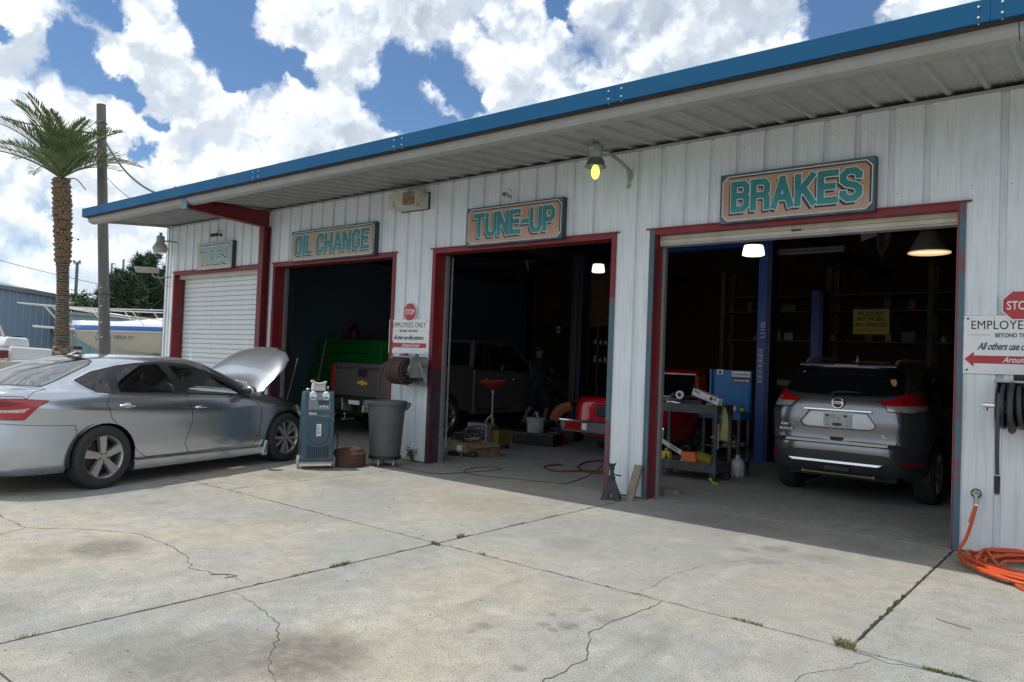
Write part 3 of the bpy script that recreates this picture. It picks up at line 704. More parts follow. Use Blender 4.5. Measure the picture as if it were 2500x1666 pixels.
# ------------------------------------------------------------------ vehicle bodies
def shell(levels, xc, steps=4, K=100):
    """closed body skin from horizontal outlines: each level runs from its rear point round the side to its front point.
    level = (x rear, z rear, x front, z front, half width, rear squareness, front squareness)"""
    LV = crom(levels, steps); bm = bmesh.new(); rings = []
    for (xr, zr, xf, zf, w, nr, nf) in LV:
        c = min(max(xc, xr+.03), xf-.03) if xf-xr > .1 else (xr+xf)/2
        pts = []
        for i in range(401):
            ph = math.pi*i/400; cs = math.cos(ph); n = nr if cs > 0 else nf
            t = -math.copysign(abs(cs)**(2/n), cs); y = w*abs(math.sin(ph))**(2/n)
            pts.append((c+(c-xr)*t if t < 0 else c+(xf-c)*t, y))
        P = np.array(pts); s = np.r_[0, np.cumsum(np.hypot(*np.diff(P, axis=0).T))]
        q = np.linspace(0, s[-1], K); X = np.interp(q, s, P[:, 0]); Y = np.interp(q, s, P[:, 1]); Y[0] = Y[-1] = 0
        ring = []
        for x, y in zip(X, Y): ring.append(bm.verts.new((x, -y, zr+(zf-zr)*(x-xr)/max(xf-xr, 1e-3))))
        for x, y in zip(X[-2:0:-1], Y[-2:0:-1]): ring.append(bm.verts.new((x, y, zr+(zf-zr)*(x-xr)/max(xf-xr, 1e-3))))
        rings.append(ring)
    n = len(rings[0])
    for a, b in zip(rings, rings[1:]):
        for i in range(n): bm.faces.new((a[i], a[(i+1) % n], b[(i+1) % n], b[i]))
    bm.faces.new(rings[-1])
    bm.normal_update()
    return bm
def pip(p, poly):
    x, y = p; c = False; j = len(poly)-1
    for i in range(len(poly)):
        (xi, yi), (xj, yj) = poly[i], poly[j]
        if (yi > y) != (yj > y) and x < (xj-xi)*(y-yi)/(yj-yi)+xi: c = not c
        j = i
    return c
PL = {'side': (lambda v: (v.x, v.z), lambda p: Vector((p[0], 0, p[1]))), 'rear': (lambda v: (-v.y, v.z), lambda p: Vector((0, -p[0], p[1]))),
      'top': (lambda v: (v.x, v.y), lambda p: Vector((p[0], p[1], 0)))}
def flt_side(s): return lambda f: f.normal.y*s > .25 and f.calc_center_median().y*s > .2
def flt_rear(f): return f.normal.x < -.10 and f.calc_center_median().x < .6
def flt_top(f): return f.normal.z > .35
def rounded(poly, r, n=4):
    out = []
    for i, p in enumerate(poly):
        a = Vector(poly[i-1]); b = Vector(p); c = Vector(poly[(i+1) % len(poly)])
        d0 = (a-b); d1 = (c-b); k = min(r, d0.length*.45, d1.length*.45); s = b+d0.normalized()*k; e = b+d1.normalized()*k
        for j in range(n+1):
            t = j/n; q = s*(1-t)**2+b*2*t*(1-t)+e*t*t; out.append((q.x, q.y))
    return out
def carve(bm, regs):
    """cut each region's outline into the skin and mark its faces; earlier regions win"""
    lay = bm.faces.layers.int.new('rid')
    for rid, (poly, plane, flt) in enumerate(regs, 1):
        to2, to3 = PL[plane]
        xs = [p[0] for p in poly]; ys = [p[1] for p in poly]; bb = (min(xs)-.02, max(xs)+.02, min(ys)-.02, max(ys)+.02)
        def cand():
            out = []
            for f in bm.faces:
                if not flt(f): continue
                q = [to2(v.co) for v in f.verts]
                if max(a for a, _ in q) < bb[0] or min(a for a, _ in q) > bb[1] or max(b for _, b in q) < bb[2] or min(b for _, b in q) > bb[3]: continue
                out.append(f)
            return out
        fs = cand()
        for i in range(len(poly)):
            a, b = poly[i-1], poly[i]
            if math.dist(a, b) < 1e-4: continue
            A, B = to3(a), to3(b)
            axis = {'side': Vector((0, 1, 0)), 'rear': Vector((1, 0, 0)), 'top': Vector((0, 0, 1))}[plane]
            no = (B-A).cross(axis).normalized()
            es = {e for f in fs for e in f.edges}; vs = {v for f in fs for v in f.verts}
            r_ = bmesh.ops.bisect_plane(bm, geom=list(vs)+list(es)+fs, dist=1e-5, plane_co=A, plane_no=no)
            fs = [g for g in r_['geom'] if isinstance(g, bmesh.types.BMFace)]
        for f in fs:
            if f.is_valid and f[lay] == 0 and flt(f) and pip(to2(f.calc_center_median()), poly): f[lay] = rid
    bm.normal_update()
    return lay
def drop(bm, lay, rids):
    bmesh.ops.delete(bm, geom=[f for f in bm.faces if f[lay] in rids], context='FACES')
def split_off(bm, lay, rids, name, m, parent, push=0., thick=0., tag=None):
    fs = [f for f in bm.faces if f[lay] in rids]
    if not fs: return None
    vm = {}; vs = []; ns = []
    for f in fs:
        for v in f.verts:
            if v not in vm: vm[v] = len(vs); vs.append(tuple(v.co+v.normal*push)); ns.append(tuple(v.normal))
    me = bpy.data.meshes.new(name); me.from_pydata(vs, [], [tuple(vm[v] for v in f.verts) for f in fs]); me.materials.append(m)
    me.polygons.foreach_set('use_smooth', [True]*len(me.polygons))
    me.normals_split_custom_set_from_vertices(ns)
    o = bpy.data.objects.new(name, me); COL.objects.link(o); o.parent = parent
    if thick:
        s = o.modifiers.new('s', 'SOLIDIFY'); s.thickness = thick; s.offset = -1
    return o
def seam(bm, lay, rids, name, m, parent, w=.006, up=.0012, only=None):
    b = MB()
    for e in bm.edges:
        if len(e.link_faces) < 2:
            if only is None and e.link_faces and e.link_faces[0][lay] in rids: pass
            else: continue
        ins = [f[lay] in rids for f in e.link_faces]
        if all(ins) and len(ins) == 2: continue
        if not any(ins): continue
        a, c = e.verts; d = (c.co-a.co)
        if d.length < 1e-5: continue
        d.normalize(); n1, n2 = a.normal, c.normal; s1 = d.cross(n1).normalized()*w/2; s2 = d.cross(n2).normalized()*w/2
        e1 = d*w*.2
        A, C = a.co+n1*up-e1, c.co+n2*up+e1
        b.add([A-s1, A+s1, C+s2, C-s2], [(0, 1, 2, 3)])
    if b.v:
        me = bpy.data.meshes.new(name); me.from_pydata(b.v, [], b.f); me.materials.append(m)
        o = bpy.data.objects.new(name, me); COL.objects.link(o); o.parent = parent; return o
def circ(cx, cz, r, n=28): return [(cx+r*math.cos(2*math.pi*k/n), cz+r*math.sin(2*math.pi*k/n)) for k in range(n)]
def wheel(parent, x, s, y, r, rr, w, style, m_rim=None, rz=0, spin=0.):
    """wheel with its outer face at y*s; parts tyre, rim, brake disc"""
    wh = bpy.data.objects.new('wheel', None); COL.objects.link(wh); wh.parent = parent; wh.location = (x, s*y, r); wh.rotation_euler = (0, 0, rz)
    m_rim = m_rim or M_alu
    h = -w/2
    prof = [(rr*.99, -w+.02), (rr+.015, -w), (r*.93, -w+.004), (r-.008, -w+.025), (r, -w+.05), (r, -.05), (r-.008, -.025), (r*.95, -.006), (r*.87, .002), (rr+.03, .003), (rr+.012, -.004), (rr, -.015)]
    b = MB(); b.lathe([(a, s*z) for a, z in prof], n=48, ax='y')
    ty = b.build('tyre', M_rub, wh, smooth=True, sharp=50)
    b = MB()  # tread grooves
    for z in (-.055, -w*.36, -w*.5, -w*.64, -w+.055):
        b.lathe([(r+.0008, s*(z-.004)), (r+.0008, s*(z+.004))], n=48, ax='y')
    me = b.build('tread_groove', M_ink, wh)
    b = MB(); b.lathe([(rr*.985, s*-w*.9), (rr*.9, s*-w*.7), (rr*.9, s*-.06), (rr*.955, s*-.02), (rr*1.0, s*-.008), (rr*1.01, s*-.012), (rr*1.01, s*-w*.9)], n=48, ax='y')
    sp = []
    def spoke(a0, a1, w0, w1, d0, d1):
        pass
    n = {'five': 5, 'multi': 10, 'truck': 6, 'old': 8}[style]
    for k in range(n):
        A = spin+2*math.pi*k/n
        if style == 'multi':
            off = .10*(1 if k % 2 else -1); A = spin+2*math.pi*(k//2)/5+off*.0
            offs = [(.0, .0)]
            a0 = A+off*.9; a1 = A+off*2.6; w0, w1 = .020, .026
        elif style == 'five': a0 = A; a1 = A; w0, w1 = .037, .056
        elif style == 'truck': a0 = a1 = A; w0, w1 = .04, .05
        else: a0 = a1 = A; w0, w1 = .03, .03
        r0, r1 = rr*.16, rr*.96
        def pt(rad, ang, off_, yy): return (rad*math.cos(ang)-off_*math.sin(ang), s*yy, rad*math.sin(ang)+off_*math.cos(ang))
        tw = .014 if style == 'five' else 0
        P = [pt(r0, a0, -w0*.8, -.06), pt(r0, a0, w0*.8, -.06), pt(r1, a1, w1+tw, -.045), pt(r1, a1, -w1+tw, -.045), pt(r0, a0, -w0*.8, -.022), pt(r0, a0, w0*.8, -.022), pt(r1, a1, w1*.75+tw, -.008), pt(r1, a1, -w1*.75+tw, -.008)]
        b.hexa(P)
    b.cyl((0, s*-.07, 0), (0, s*-.02, 0), rr*.24, n=24).cyl((0, s*-.02, 0), (0, s*-.012, 0), rr*.12, n=20)
    rim = b.build('rim', m_rim, wh, smooth=True, sharp=30)
    nb = MB()
    for k in range(5):
        A = spin+2*math.pi*(k+.5)/5; nb.cyl((rr*.185*math.cos(A), s*-.03, rr*.185*math.sin(A)), (rr*.185*math.cos(A), s*-.015, rr*.185*math.sin(A)), .009, n=8)
    nb.build('lug_nuts', M_darkm, wh)
    MB().cyl((0, s*-.12, 0), (0, s*-.10, 0), rr*.72, n=28).build('brake_disc', mat('disc_brown', (.09, .06, .045), .6, .5), wh)
    MB().cyl((0, s*-w*.85, 0), (0, s*-w*.8, 0), rr*.97, n=28).build('inner_cover', M_ink, wh)
    return wh
def well(parent, x, s, yo, yi, rc, r):
    b = MB(); n = 22; vs = []
    for k in range(n+1):
        a = math.pi*k/n*1.12-.19; vs += [(x+r*math.cos(a), s*yo, rc+r*math.sin(a)), (x+r*math.cos(a), s*yi, rc+r*math.sin(a))]
    b.add(vs, [(2*k, 2*k+1, 2*k+3, 2*k+2) for k in range(n)])
    b.add([(x-r, s*yi, .15), (x+r, s*yi, .15), (x+r, s*yi, rc+r), (x-r, s*yi, rc+r)], [(0, 1, 2, 3)])
    return b
def seat(parent, x, y, m):
    st = MB(); st.hexa([(x-.05, y-.25, .45), (x+.45, y-.25, .45), (x+.45, y+.25, .45), (x-.05, y+.25, .45), (x-.05, y-.25, .6), (x+.48, y-.24, .62), (x+.48, y+.24, .62), (x-.05, y+.25, .6)])
    st.hexa([(x-.1, y-.24, .5), (x+.02, y-.24, .5), (x+.02, y+.24, .5), (x-.1, y+.24, .5), (x-.30, y-.2, 1.06), (x-.20, y-.2, 1.08), (x-.20, y+.2, 1.08), (x-.30, y+.2, 1.06)])
    st.build('seat', m, parent, bevel=.04)
    MB().ball((x-.27, y, 1.15), (.06, .13, .095), 14, 10).cyl((x-.26, y-.04, 1.02), (x-.27, y-.04, 1.12), .008).cyl((x-.26, y+.04, 1.02), (x-.27, y+.04, 1.12), .008).build('headrest', m, parent, smooth=True)

# ------------------------------------------------------------------ silver sedan with its hood up
def sedan():
    car = thing('silver_sedan', 'silver four door sedan with its hood raised in front of the tires bay', 'car', (-9.2, -4.37, 0), R(104.28))
    Lv = [(-.93, .20, 3.46, .17, .80, 5, 4), (-1.04, .27, 3.58, .24, .868, 4.2, 3.6), (-1.09, .40, 3.65, .36, .893, 4.0, 3.2), (-1.10, .56, 3.68, .50, .903, 3.8, 3.0), (-1.09, .70, 3.67, .62, .913, 3.7, 2.9),
          (-1.07, .83, 3.60, .71, .925, 3.7, 2.9), (-1.07, .88, 3.54, .75, .921, 3.8, 3.0), (-1.08, .97, 3.30, .83, .886, 4.0, 3.2), (-1.06, 1.02, 3.02, .88, .855, 4, 3.4), (-.97, 1.04, 2.78, .915, .832, 4.2, 3.6),
          (-.82, 1.062, 2.62, .96, .81, 4, 3.4), (-.62, 1.125, 2.42, 1.04, .775, 3.6, 3.2), (-.38, 1.215, 2.16, 1.14, .725, 3.4, 3.1), (-.12, 1.30, 1.88, 1.245, .665, 3.4, 3.1), (.10, 1.352, 1.66, 1.325, .60, 3.6, 3.2),
          (.30, 1.382, 1.45, 1.368, .50, 3.4, 3.2), (.55, 1.402, 1.22, 1.396, .33, 3, 3), (.82, 1.41, .95, 1.409, .06, 2, 2)]
    bm = shell(Lv, 1.3, 4, 110)
    arch = lambda cx: circ(cx, .315, .375, 30)
    rdG = rounded([(.20, 1.005), (.245, 1.235), (.50, 1.29), (.815, 1.315), (.985, .985)], .03)
    fdG = rounded([(1.12, .975), (.945, 1.30), (1.15, 1.285), (1.42, 1.225), (1.72, 1.09), (1.98, .94)], .03)
    qG = rounded([(-.19, 1.125), (0., 1.185), (.135, 1.225), (.10, 1.01), (.0, 1.012), (-.08, 1.05)], .02)
    frame = rounded([(-.235, 1.128), (.0, 1.225), (.3, 1.292), (.55, 1.325), (.90, 1.34), (1.2, 1.318), (1.5, 1.24), (1.8, 1.10), (2.10, .925), (2.08, .908), (1.05, .955), (.1, .985), (-.08, 1.0), (-.17, 1.06)], .02)
    fdoor = [(1.04, .955), (1.6, .932), (2.02, .91), (2.24, .80), (2.28, .6), (2.25, .42), (2.17, .29), (1.10, .285), (1.03, .40), (1.12, .66)]
    rdoor = [(1.04, .955), (.08, .985), (.0, .90), (.06, .74), (.28, .52), (.40, .36), (.52, .285), (1.10, .285), (1.03, .40), (1.12, .66)]
    lamp = rounded([(-1.4, .955), (-.80, .955), (-.56, .935), (-.66, .88), (-.76, .75), (-1.4, .77)], .02)
    rbump = [(-1.4, .765), (-.745, .70), (-.55, .688), (-.22, .68), (-.22, .1), (-1.4, .1)]
    hood = [(2.42, -.66), (2.50, -.70), (3.0, -.69), (3.25, -.60), (3.42, -.42), (3.49, -.2), (3.50, 0), (3.49, .2), (3.42, .42), (3.25, .60), (3.0, .69), (2.50, .70), (2.42, .66), (2.60, .35), (2.66, 0), (2.60, -.35)]
    wind = [(2.30, -.68), (2.48, -.5), (2.58, -.25), (2.61, 0), (2.58, .25), (2.48, .5), (2.30, .68), (1.85, .575), (1.70, .50), (1.62, .25), (1.60, 0), (1.62, -.25), (1.70, -.50), (1.85, -.575)]
    rwin = [(-.56, -.62), (-.70, -.45), (-.78, -.2), (-.79, 0), (-.78, .2), (-.70, .45), (-.56, .62), (.04, .50), (.11, .45), (.16, .2), (.17, 0), (.16, -.2), (.11, -.45), (.04, -.50)]
    trunk = [(-.53, -.68), (-.60, -.66), (-.80, -.30), (-.83, 0), (-.80, .30), (-.60, .66), (-.53, .68), (-.8, .74), (-1.2, .74), (-1.2, -.74), (-.8, -.74)]
    regs = []
    names = []
    def add(nm, poly, plane, f): regs.append((poly, plane, f)); names.append(nm)
    for s in (-1, 1):
        add('arch', arch(0), 'side', flt_side(s)); add('arch', arch(2.776), 'side', flt_side(s))
        add('rdG%d' % s, rdG, 'side', flt_side(s)); add('fdG%d' % s, fdG, 'side', flt_side(s)); add('qG%d' % s, qG, 'side', flt_side(s)); add('frame%d' % s, frame, 'side', flt_side(s))
        add('Lampd%d' % s, [(-1.4, .935), (-.95, .932), (-.80, .915), (-.86, .885), (-1.4, .872)], 'side', lambda f, s=s: f.calc_center_median().y*s > .42 and f.calc_center_median().x < -.3 and f.normal.z < .5)
        add('LampW%d' % s, [(-1.4, .850), (-.86, .848), (-.72, .866), (-.765, .822), (-1.4, .812)], 'side', lambda f, s=s: f.calc_center_median().y*s > .42 and f.calc_center_median().x < -.3 and f.normal.z < .5)
        add('lamp%d' % s, lamp, 'side', lambda f, s=s: f.calc_center_median().y*s > .42 and f.calc_center_median().x < -.3 and f.normal.z < .5)
        add('bump', rbump, 'side', lambda f, s=s: f.calc_center_median().y*s > -.01 and f.calc_center_median().x < -.3)
        add('fdoor%d' % s, fdoor, 'side', flt_side(s)); add('rdoor%d' % s, rdoor, 'side', flt_side(s))
    add('wind', wind, 'top', flt_top); add('rwin', rwin, 'top', flt_top); add('hood', hood, 'top', lambda f: f.normal.z > .35 and f.calc_center_median().z < 1.0); add('trunk', trunk, 'top', flt_top)
    lay = carve(bm, regs)
    ids = lambda *ns: {i+1 for i, n in enumerate(names) if any(n.startswith(q) for q in ns)}
    drop(bm, lay, ids('arch')); bm.normal_update()
    # separate skins
    split_off(bm, lay, {0}, 'body', M_silver, car)
    split_off(bm, lay, ids('bump'), 'rear_bumper', M_silver, car)
    split_off(bm, lay, ids('trunk'), 'trunk_lid', M_silver, car)
    h = split_off(bm, lay, ids('hood'), 'hood', M_silver, car, thick=.018)
    for s in (-1, 1):
        fd = split_off(bm, lay, ids('fdoor%d' % s), 'door', M_silver, car); rd = split_off(bm, lay, ids('rdoor%d' % s), 'door', M_silver, car)
        split_off(bm, lay, ids('frame%d' % s), 'window_frame', M_black, car)
        w = split_off(bm, lay, ids('rdG%d' % s), 'side_window', M_glass if s > 0 else M_glass, car)
        split_off(bm, lay, ids('fdG%d' % s), 'side_window', M_glass, car); split_off(bm, lay, ids('qG%d' % s), 'quarter_window', M_glblk, car)
        tl = split_off(bm, lay, ids('lamp%d' % s), 'tail_light', M_lampred, car, push=.003); split_off(bm, lay, ids('Lampd%d' % s), 'inner_lens', mat('lamp_dark_red', (.16, .004, .008), .1, var=.5, vs=30, coat=1.), tl, push=-.004); split_off(bm, lay, ids('LampW%d' % s), 'clear_lens', M_lampwh, tl, push=.001)
        # door handles
        for (hx, hz, dd) in ((.245, .868, rd), (1.235, .81, fd)):
            yy = .912 if hx < 1 else .916
            hd = MB().tube([(hx-.10, s*(yy-.012), hz), (hx-.075, s*(yy+.022), hz+.004), (hx, s*(yy+.034), hz+.006), (hx+.06, s*(yy+.028), hz+.002), (hx+.10, s*(yy+.002), hz-.008)], [.010, .014, .015, .013, .006], 10).build('handle', M_chr, dd, smooth=True)
            MB().ball((hx, s*(yy-.012), hz-.005), (.055, .016, .036), 16, 8).build('handle_cup', mat('cup_shadow_silver', (.40, .41, .43), .3, .7, coat=.9), dd, smooth=True)
        # clear band in the tail light
        # mirror
        MB().ball((1.96, s*.955, 1.0), (.075, .10, .062), 16, 10).build('mirror', M_silver, car, smooth=True)
        MB().ball((1.925, s*.955, .998), (.05, .085, .05), 14, 8).build('mirror_glass', M_darkm, car, smooth=True)
        MB().bar((1.98, s*.85, .95), (1.97, s*.93, .975), .06, .03).build('mirror_arm', M_black, car)
        for cx in (0, 2.776): well(car, cx, s, .88, .55, .325, .385).build('wheel_arch_liner', M_ink, car)
        wheel(car, 0, s, .895, .335, .225, .215, 'five', spin=R(92))
        wheel(car, 2.776, s, .895, .335, .225, .215, 'multi', spin=R(50), rz=R(0))
        # sill skirt and mud flap
        MB().hexa([(.37, s*.80, .155), (2.36, s*.80, .150), (2.36, s*.885, .150), (.37, s*.885, .155), (.36, s*.82, .27), (2.38, s*.82, .25), (2.38, s*.905, .25), (.36, s*.905, .27)]).build('sill', M_silver, car, bevel=.012)
        MB().hexa([(2.30, s*.86, .13), (2.385, s*.86, .13), (2.385, s*.91, .13), (2.30, s*.91, .13), (2.36, s*.88, .33), (2.395, s*.88, .33), (2.395, s*.915, .33), (2.36, s*.915, .33)]).build('mud_flap', M_silver, car, bevel=.006)
    split_off(bm, lay, ids('wind'), 'windscreen', M_glass, car); split_off(bm, lay, ids('rwin'), 'rear_window', M_glass2, car)
    # seams and trims
    for k in ('fdoor-1', 'rdoor-1', 'fdoor1', 'rdoor1'): seam(bm, lay, ids(k), 'door_seam', M_ink, car, .006)
    seam(bm, lay, ids('frame-1', 'rdG-1', 'fdG-1', 'qG-1'), 'window_trim', M_chr, car, .012, .003); seam(bm, lay, ids('frame1', 'rdG1', 'fdG1', 'qG1'), 'window_trim', M_chr, car, .012, .003)
    seam(bm, lay, ids('lamp', 'Lamp'), 'lamp_seam', M_ink, car, .009); seam(bm, lay, ids('bump'), 'bumper_seam', M_ink, car, .005); seam(bm, lay, ids('trunk'), 'trunk_seam', M_ink, car, .006)
    seam(bm, lay, ids('rwin'), 'rear_window_seal', M_black, car, .018, .002); seam(bm, lay, ids('wind'), 'windscreen_seal', M_black, car, .02, .002)
    b = split_off(bm, lay, {0} | ids('bump', 'trunk', 'fdoor', 'rdoor', 'lamp', 'Lamp', 'frame', 'qG'), 'light_block_shell', M_ink, car, push=-.022)  # black inner shell, added under the skin to block light at the gaps
    # hood swung open about the cowl
    for v in h.data.vertices: v.co -= Vector((2.52, 0, .90))
    h.location = (2.50, 0, .96); h.rotation_euler = (0, R(-46), 0); h['label'] = 'raised silver hood'
    # inside
    MB().box(-.7, 3.1, -.64, .64, .18, .34).box(2.35, 3.1, -.58, .58, .3, .70).box(-.78, -.12, -.5, .5, .3, .92).build('underbody', M_ink, car)
    MB().hexa([(2.1, -.7, .5), (2.35, -.7, .5), (2.35, .7, .5), (2.1, .7, .5), (1.95, -.72, .89), (2.4, -.70, .92), (2.4, .70, .92), (1.95, .72, .89)]).build('dashboard', M_black, car, bevel=.04)
    for k in range(8): pass
    MB().tube([(3.05, -.60, .78), (3.28, -.52, 1.18), (3.42, -.46, 1.42)], .006, 6).build('hood_prop', M_steel, car)
    eng = MB().box(2.6, 3.2, -.3, .35, .6, .82).cyl((2.75, -.5, .6), (2.75, -.5, .84), .07).box(2.6, 2.85, .42, .62, .6, .84); eng.build('engine', M_darkm, car, bevel=.02)
    seat(car, 1.2, -.37, M_black); seat(car, 1.2, .37, M_black)
    MB().hexa([(.05, -.62, .45), (.5, -.62, .45), (.5, .62, .45), (.05, .62, .45), (-.22, -.6, 1.0), (-.12, -.6, 1.02), (-.12, .6, 1.02), (-.22, .6, 1.0)]).build('rear_seat', M_black, car, bevel=.05)
    MB().ball((-.18, -.36, 1.05), (.05, .11, .06), 12, 8).ball((-.18, .36, 1.05), (.05, .11, .06), 12, 8).build('headrest', M_black, car, smooth=True)
    sw = MB(); sw.tube([(1.78+.04*math.cos(a), .37+.18*math.sin(a), .88+.15*math.cos(a)) for a in (2*math.pi*k/20 for k in range(20))], .014, 8, closed=True); sw.build('steering_wheel', M_black, car, smooth=True)
    MB().box(1.74, 1.78, -.11, .11, 1.19, 1.25).cyl((1.76, 0, 1.25), (1.72, 0, 1.31), .01).build('inside_mirror', M_black, car, bevel=.01)
    MB().prism([(-.0, 1.185), (.01, 1.15), (.035, 1.13), (.02, 1.11), (.045, 1.085), (.0, 1.06), (-.045, 1.085), (-.02, 1.11), (-.035, 1.13), (-.01, 1.15)], 'x', 1.755, 1.76).build('hanging_ornament', M_black, car)
    MB().prism([(-.06, 1.402), (.10, 1.415), (.11, 1.408), (.02, 1.440), (-.05, 1.412)], 'y', -.03, .03).build('roof_antenna', M_silver, car, bevel=.01, loc=(.22, 0, -.018))
    MB().cyl((-.98, -.40, .21), (-.80, -.40, .21), .04, n=16).build('exhaust_tip', M_steel, car)
    MB().cyl((-1.0, -.15, .25), (-.6, -.15, .25), .12, n=16).build('muffler', M_steel, car)
    bm.free()
sedan()

# ------------------------------------------------------------------ grey suv in the right bay
def suv():
    car = thing('grey_suv', 'gunmetal grey SUV backed out tail first in the brakes bay', 'suv', (-2.63, 2.47, 0), R(90))
    car['label'] = 'gunmetal grey SUV parked nose in inside the brakes bay'
    Lv = [(-.86, .36, 3.45, .25, .85, 6, 4), (-.93, .39, 3.55, .32, .89, 5.6, 3.8), (-.985, .48, 3.62, .45, .915, 5.2, 3.4), (-1.0, .58, 3.64, .6, .922, 5, 3.2), (-1.0, .66, 3.62, .72, .922, 5, 3.2), (-.985, .70, 3.60, .78, .918, 5, 3.2),
          (-.915, .725, 3.57, .84, .912, 6.4, 3.2), (-.905, .82, 3.50, .92, .910, 6.6, 3.2), (-.915, .95, 3.35, .99, .905, 6.8, 3.4), (-.90, 1.08, 3.0, 1.04, .893, 6.6, 3.6), (-.865, 1.18, 2.62, 1.09, .868, 6.2, 3.6), (-.81, 1.27, 2.40, 1.17, .835, 6, 3.4),
          (-.72, 1.38, 2.12, 1.31, .79, 6, 3.4), (-.62, 1.48, 1.85, 1.43, .74, 6, 3.6), (-.54, 1.555, 1.62, 1.53, .695, 4.8, 3.8), (-.53, 1.60, 1.45, 1.59, .655, 4.6, 3.8), (-.52, 1.625, 1.3, 1.625, .61, 4.2, 3.8), (-.35, 1.65, 1.1, 1.65, .52, 3.6, 3.4), (.0, 1.672, .9, 1.672, .34, 3, 3), (.4, 1.68, .6, 1.68, .06, 2, 2)]
    bm = shell(Lv, 1.3, 4, 120)
    regs = []; names = []
    def add(nm, poly, plane, f): regs.append((poly, plane, f)); names.append(nm)
    sym = lambda half: half+[(-a, b) for a, b in reversed(half)]
    for s in (-1, 1):
        add('arch', circ(0, .36, .41, 30), 'side', flt_side(s)); add('arch', circ(2.70, .36, .41, 30), 'side', flt_side(s))
    add('glass', rounded(sym([(0, 1.245), (.42, 1.252), (.66, 1.285), (.60, 1.555), (.4, 1.575), (0, 1.58)]), .03), 'rear', flt_rear)
    for s in (-1, 1):
        add('refl%d' % s, [(s*.70, .494), (s*.95, .500), (s*.95, .548), (s*.66, .542)], 'rear', lambda f: f.normal.x < -.05 and f.calc_center_median().x < -.55)
        L1 = [(.425, 1.198), (.56, 1.225), (.685, 1.305), (.79, 1.285), (.95, 1.25), (.95, 1.165), (.76, 1.165), (.60, 1.155), (.50, 1.155)]
        L2 = [(.50, 1.155), (.60, 1.155), (.76, 1.165), (.95, 1.165), (.86, 1.12), (.75, 1.085), (.53, 1.098)]
        add('red%d' % s, [(s*a, b) for a, b in L1], 'rear', lambda f: f.normal.x < .35 and f.calc_center_median().x < -.42)
        add('wht%d' % s, [(s*a, b) for a, b in L2], 'rear', lambda f: f.normal.x < .35 and f.calc_center_median().x < -.42)
    add('recess', rounded(sym([(0, 1.072), (.315, 1.064), (.415, .93), (.40, .895), (.355, .872), (0, .868)]), .012), 'rear', flt_rear)
    add('hrecess', rounded(sym([(0, .768), (.085, .768), (.062, .728), (0, .726)]), .008), 'rear', flt_rear)
    add('hatch', rounded(sym([(0, .675), (.56, .682), (.62, .72), (.675, .83), (.685, 1.08), (.62, 1.155), (.69, 1.33), (.61, 1.60), (0, 1.61)]), .02), 'rear', lambda f: f.normal.x < -.1 and f.calc_center_median().x < .6 and f.calc_center_median().z > .69)
    add('low', rounded(sym([(0, .615), (.52, .605), (.62, .575), (.68, .50), (.85, .455), (1.0, .43), (1.0, .1), (0, .1)]), .02), 'rear', lambda f: f.normal.x < .3 and f.calc_center_median().x < -.3)
    for s in (-1, 1):
        add('sg%d' % s, rounded([(-.35, 1.22), (-.25, 1.40), (0, 1.50), (.8, 1.52), (1.3, 1.48), (1.9, 1.18), (1.9, 1.13), (.3, 1.12)], .03), 'side', flt_side(s))
        add('clad%d' % s, [(-.45, .2), (-.45, .45), (-.42, .62), (-.2, .80), (.2, .80), (.44, .6), (.52, .40), (2.2, .38), (2.27, .6), (2.5, .80), (2.9, .80), (3.14, .6), (3.2, .2)], 'side', flt_side(s))
        add('fd%d' % s, [(1.05, 1.13), (1.9, 1.14), (2.0, 1.05), (2.15, .8), (2.10, .42), (1.1, .42), (1.02, .6)], 'side', flt_side(s))
        add('rd%d' % s, [(1.05, 1.13), (.1, 1.13), (.08, 1.0), (.38, .75), (.5, .42), (1.1, .42), (1.02, .6)], 'side', flt_side(s))
    lay = carve(bm, regs)
    ids = lambda *ns: {i+1 for i, n in enumerate(names) if any(n == q for q in ns)}
    drop(bm, lay, ids('arch')); bm.normal_update()
    split_off(bm, lay, {0}, 'body', M_gun, car); ht = split_off(bm, lay, ids('hatch'), 'hatch', M_gun, car)
    split_off(bm, lay, ids('low'), 'lower_bumper', mat('bumper_plastic', (.03, .033, .037), .5, var=.15), car, push=.006)
    split_off(bm, lay, ids('clad-1'), 'cladding', M_black, car, push=.008); split_off(bm, lay, ids('clad1'), 'cladding', M_black, car, push=.008)
    split_off(bm, lay, ids('glass'), 'rear_window', M_glblk, car, push=.003)
    for s in (-1, 1):
        split_off(bm, lay, ids('red%d' % s), 'tail_light', M_lampred, car, push=.010); split_off(bm, lay, ids('wht%d' % s), 'reversing_light', M_lampwh, car, push=.008)
        split_off(bm, lay, ids('refl%d' % s), 'reflector', M_lampred, car, push=.009)
        split_off(bm, lay, ids('sg%d' % s), 'side_window', M_glblk, car, push=.002)
        for k in ('fd', 'rd'): split_off(bm, lay, ids('%s%d' % (k, s)), 'door', M_gun, car); seam(bm, lay, ids('%s%d' % (k, s)), 'door_seam', M_ink, car)
        wheel(car, 0, s, .905, .362, .235, .225, 'multi', spin=.3); wheel(car, 2.70, s, .905, .362, .235, .225, 'multi')
        for cx in (0, 2.70): well(car, cx, s, .88, .5, .36, .42).build('wheel_arch_liner', M_ink, car)
        for hx in (.32, 1.25): MB().tube([(hx-.09, s*.905, .97), (hx-.06, s*.935, .975), (hx+.06, s*.935, .975), (hx+.09, s*.905, .97)], .012, 8).build('handle', M_chr, car, smooth=True)
        MB().ball((1.95, s*1.0, 1.15), (.07, .11, .075), 14, 8).build('mirror', M_gun, car, smooth=True)
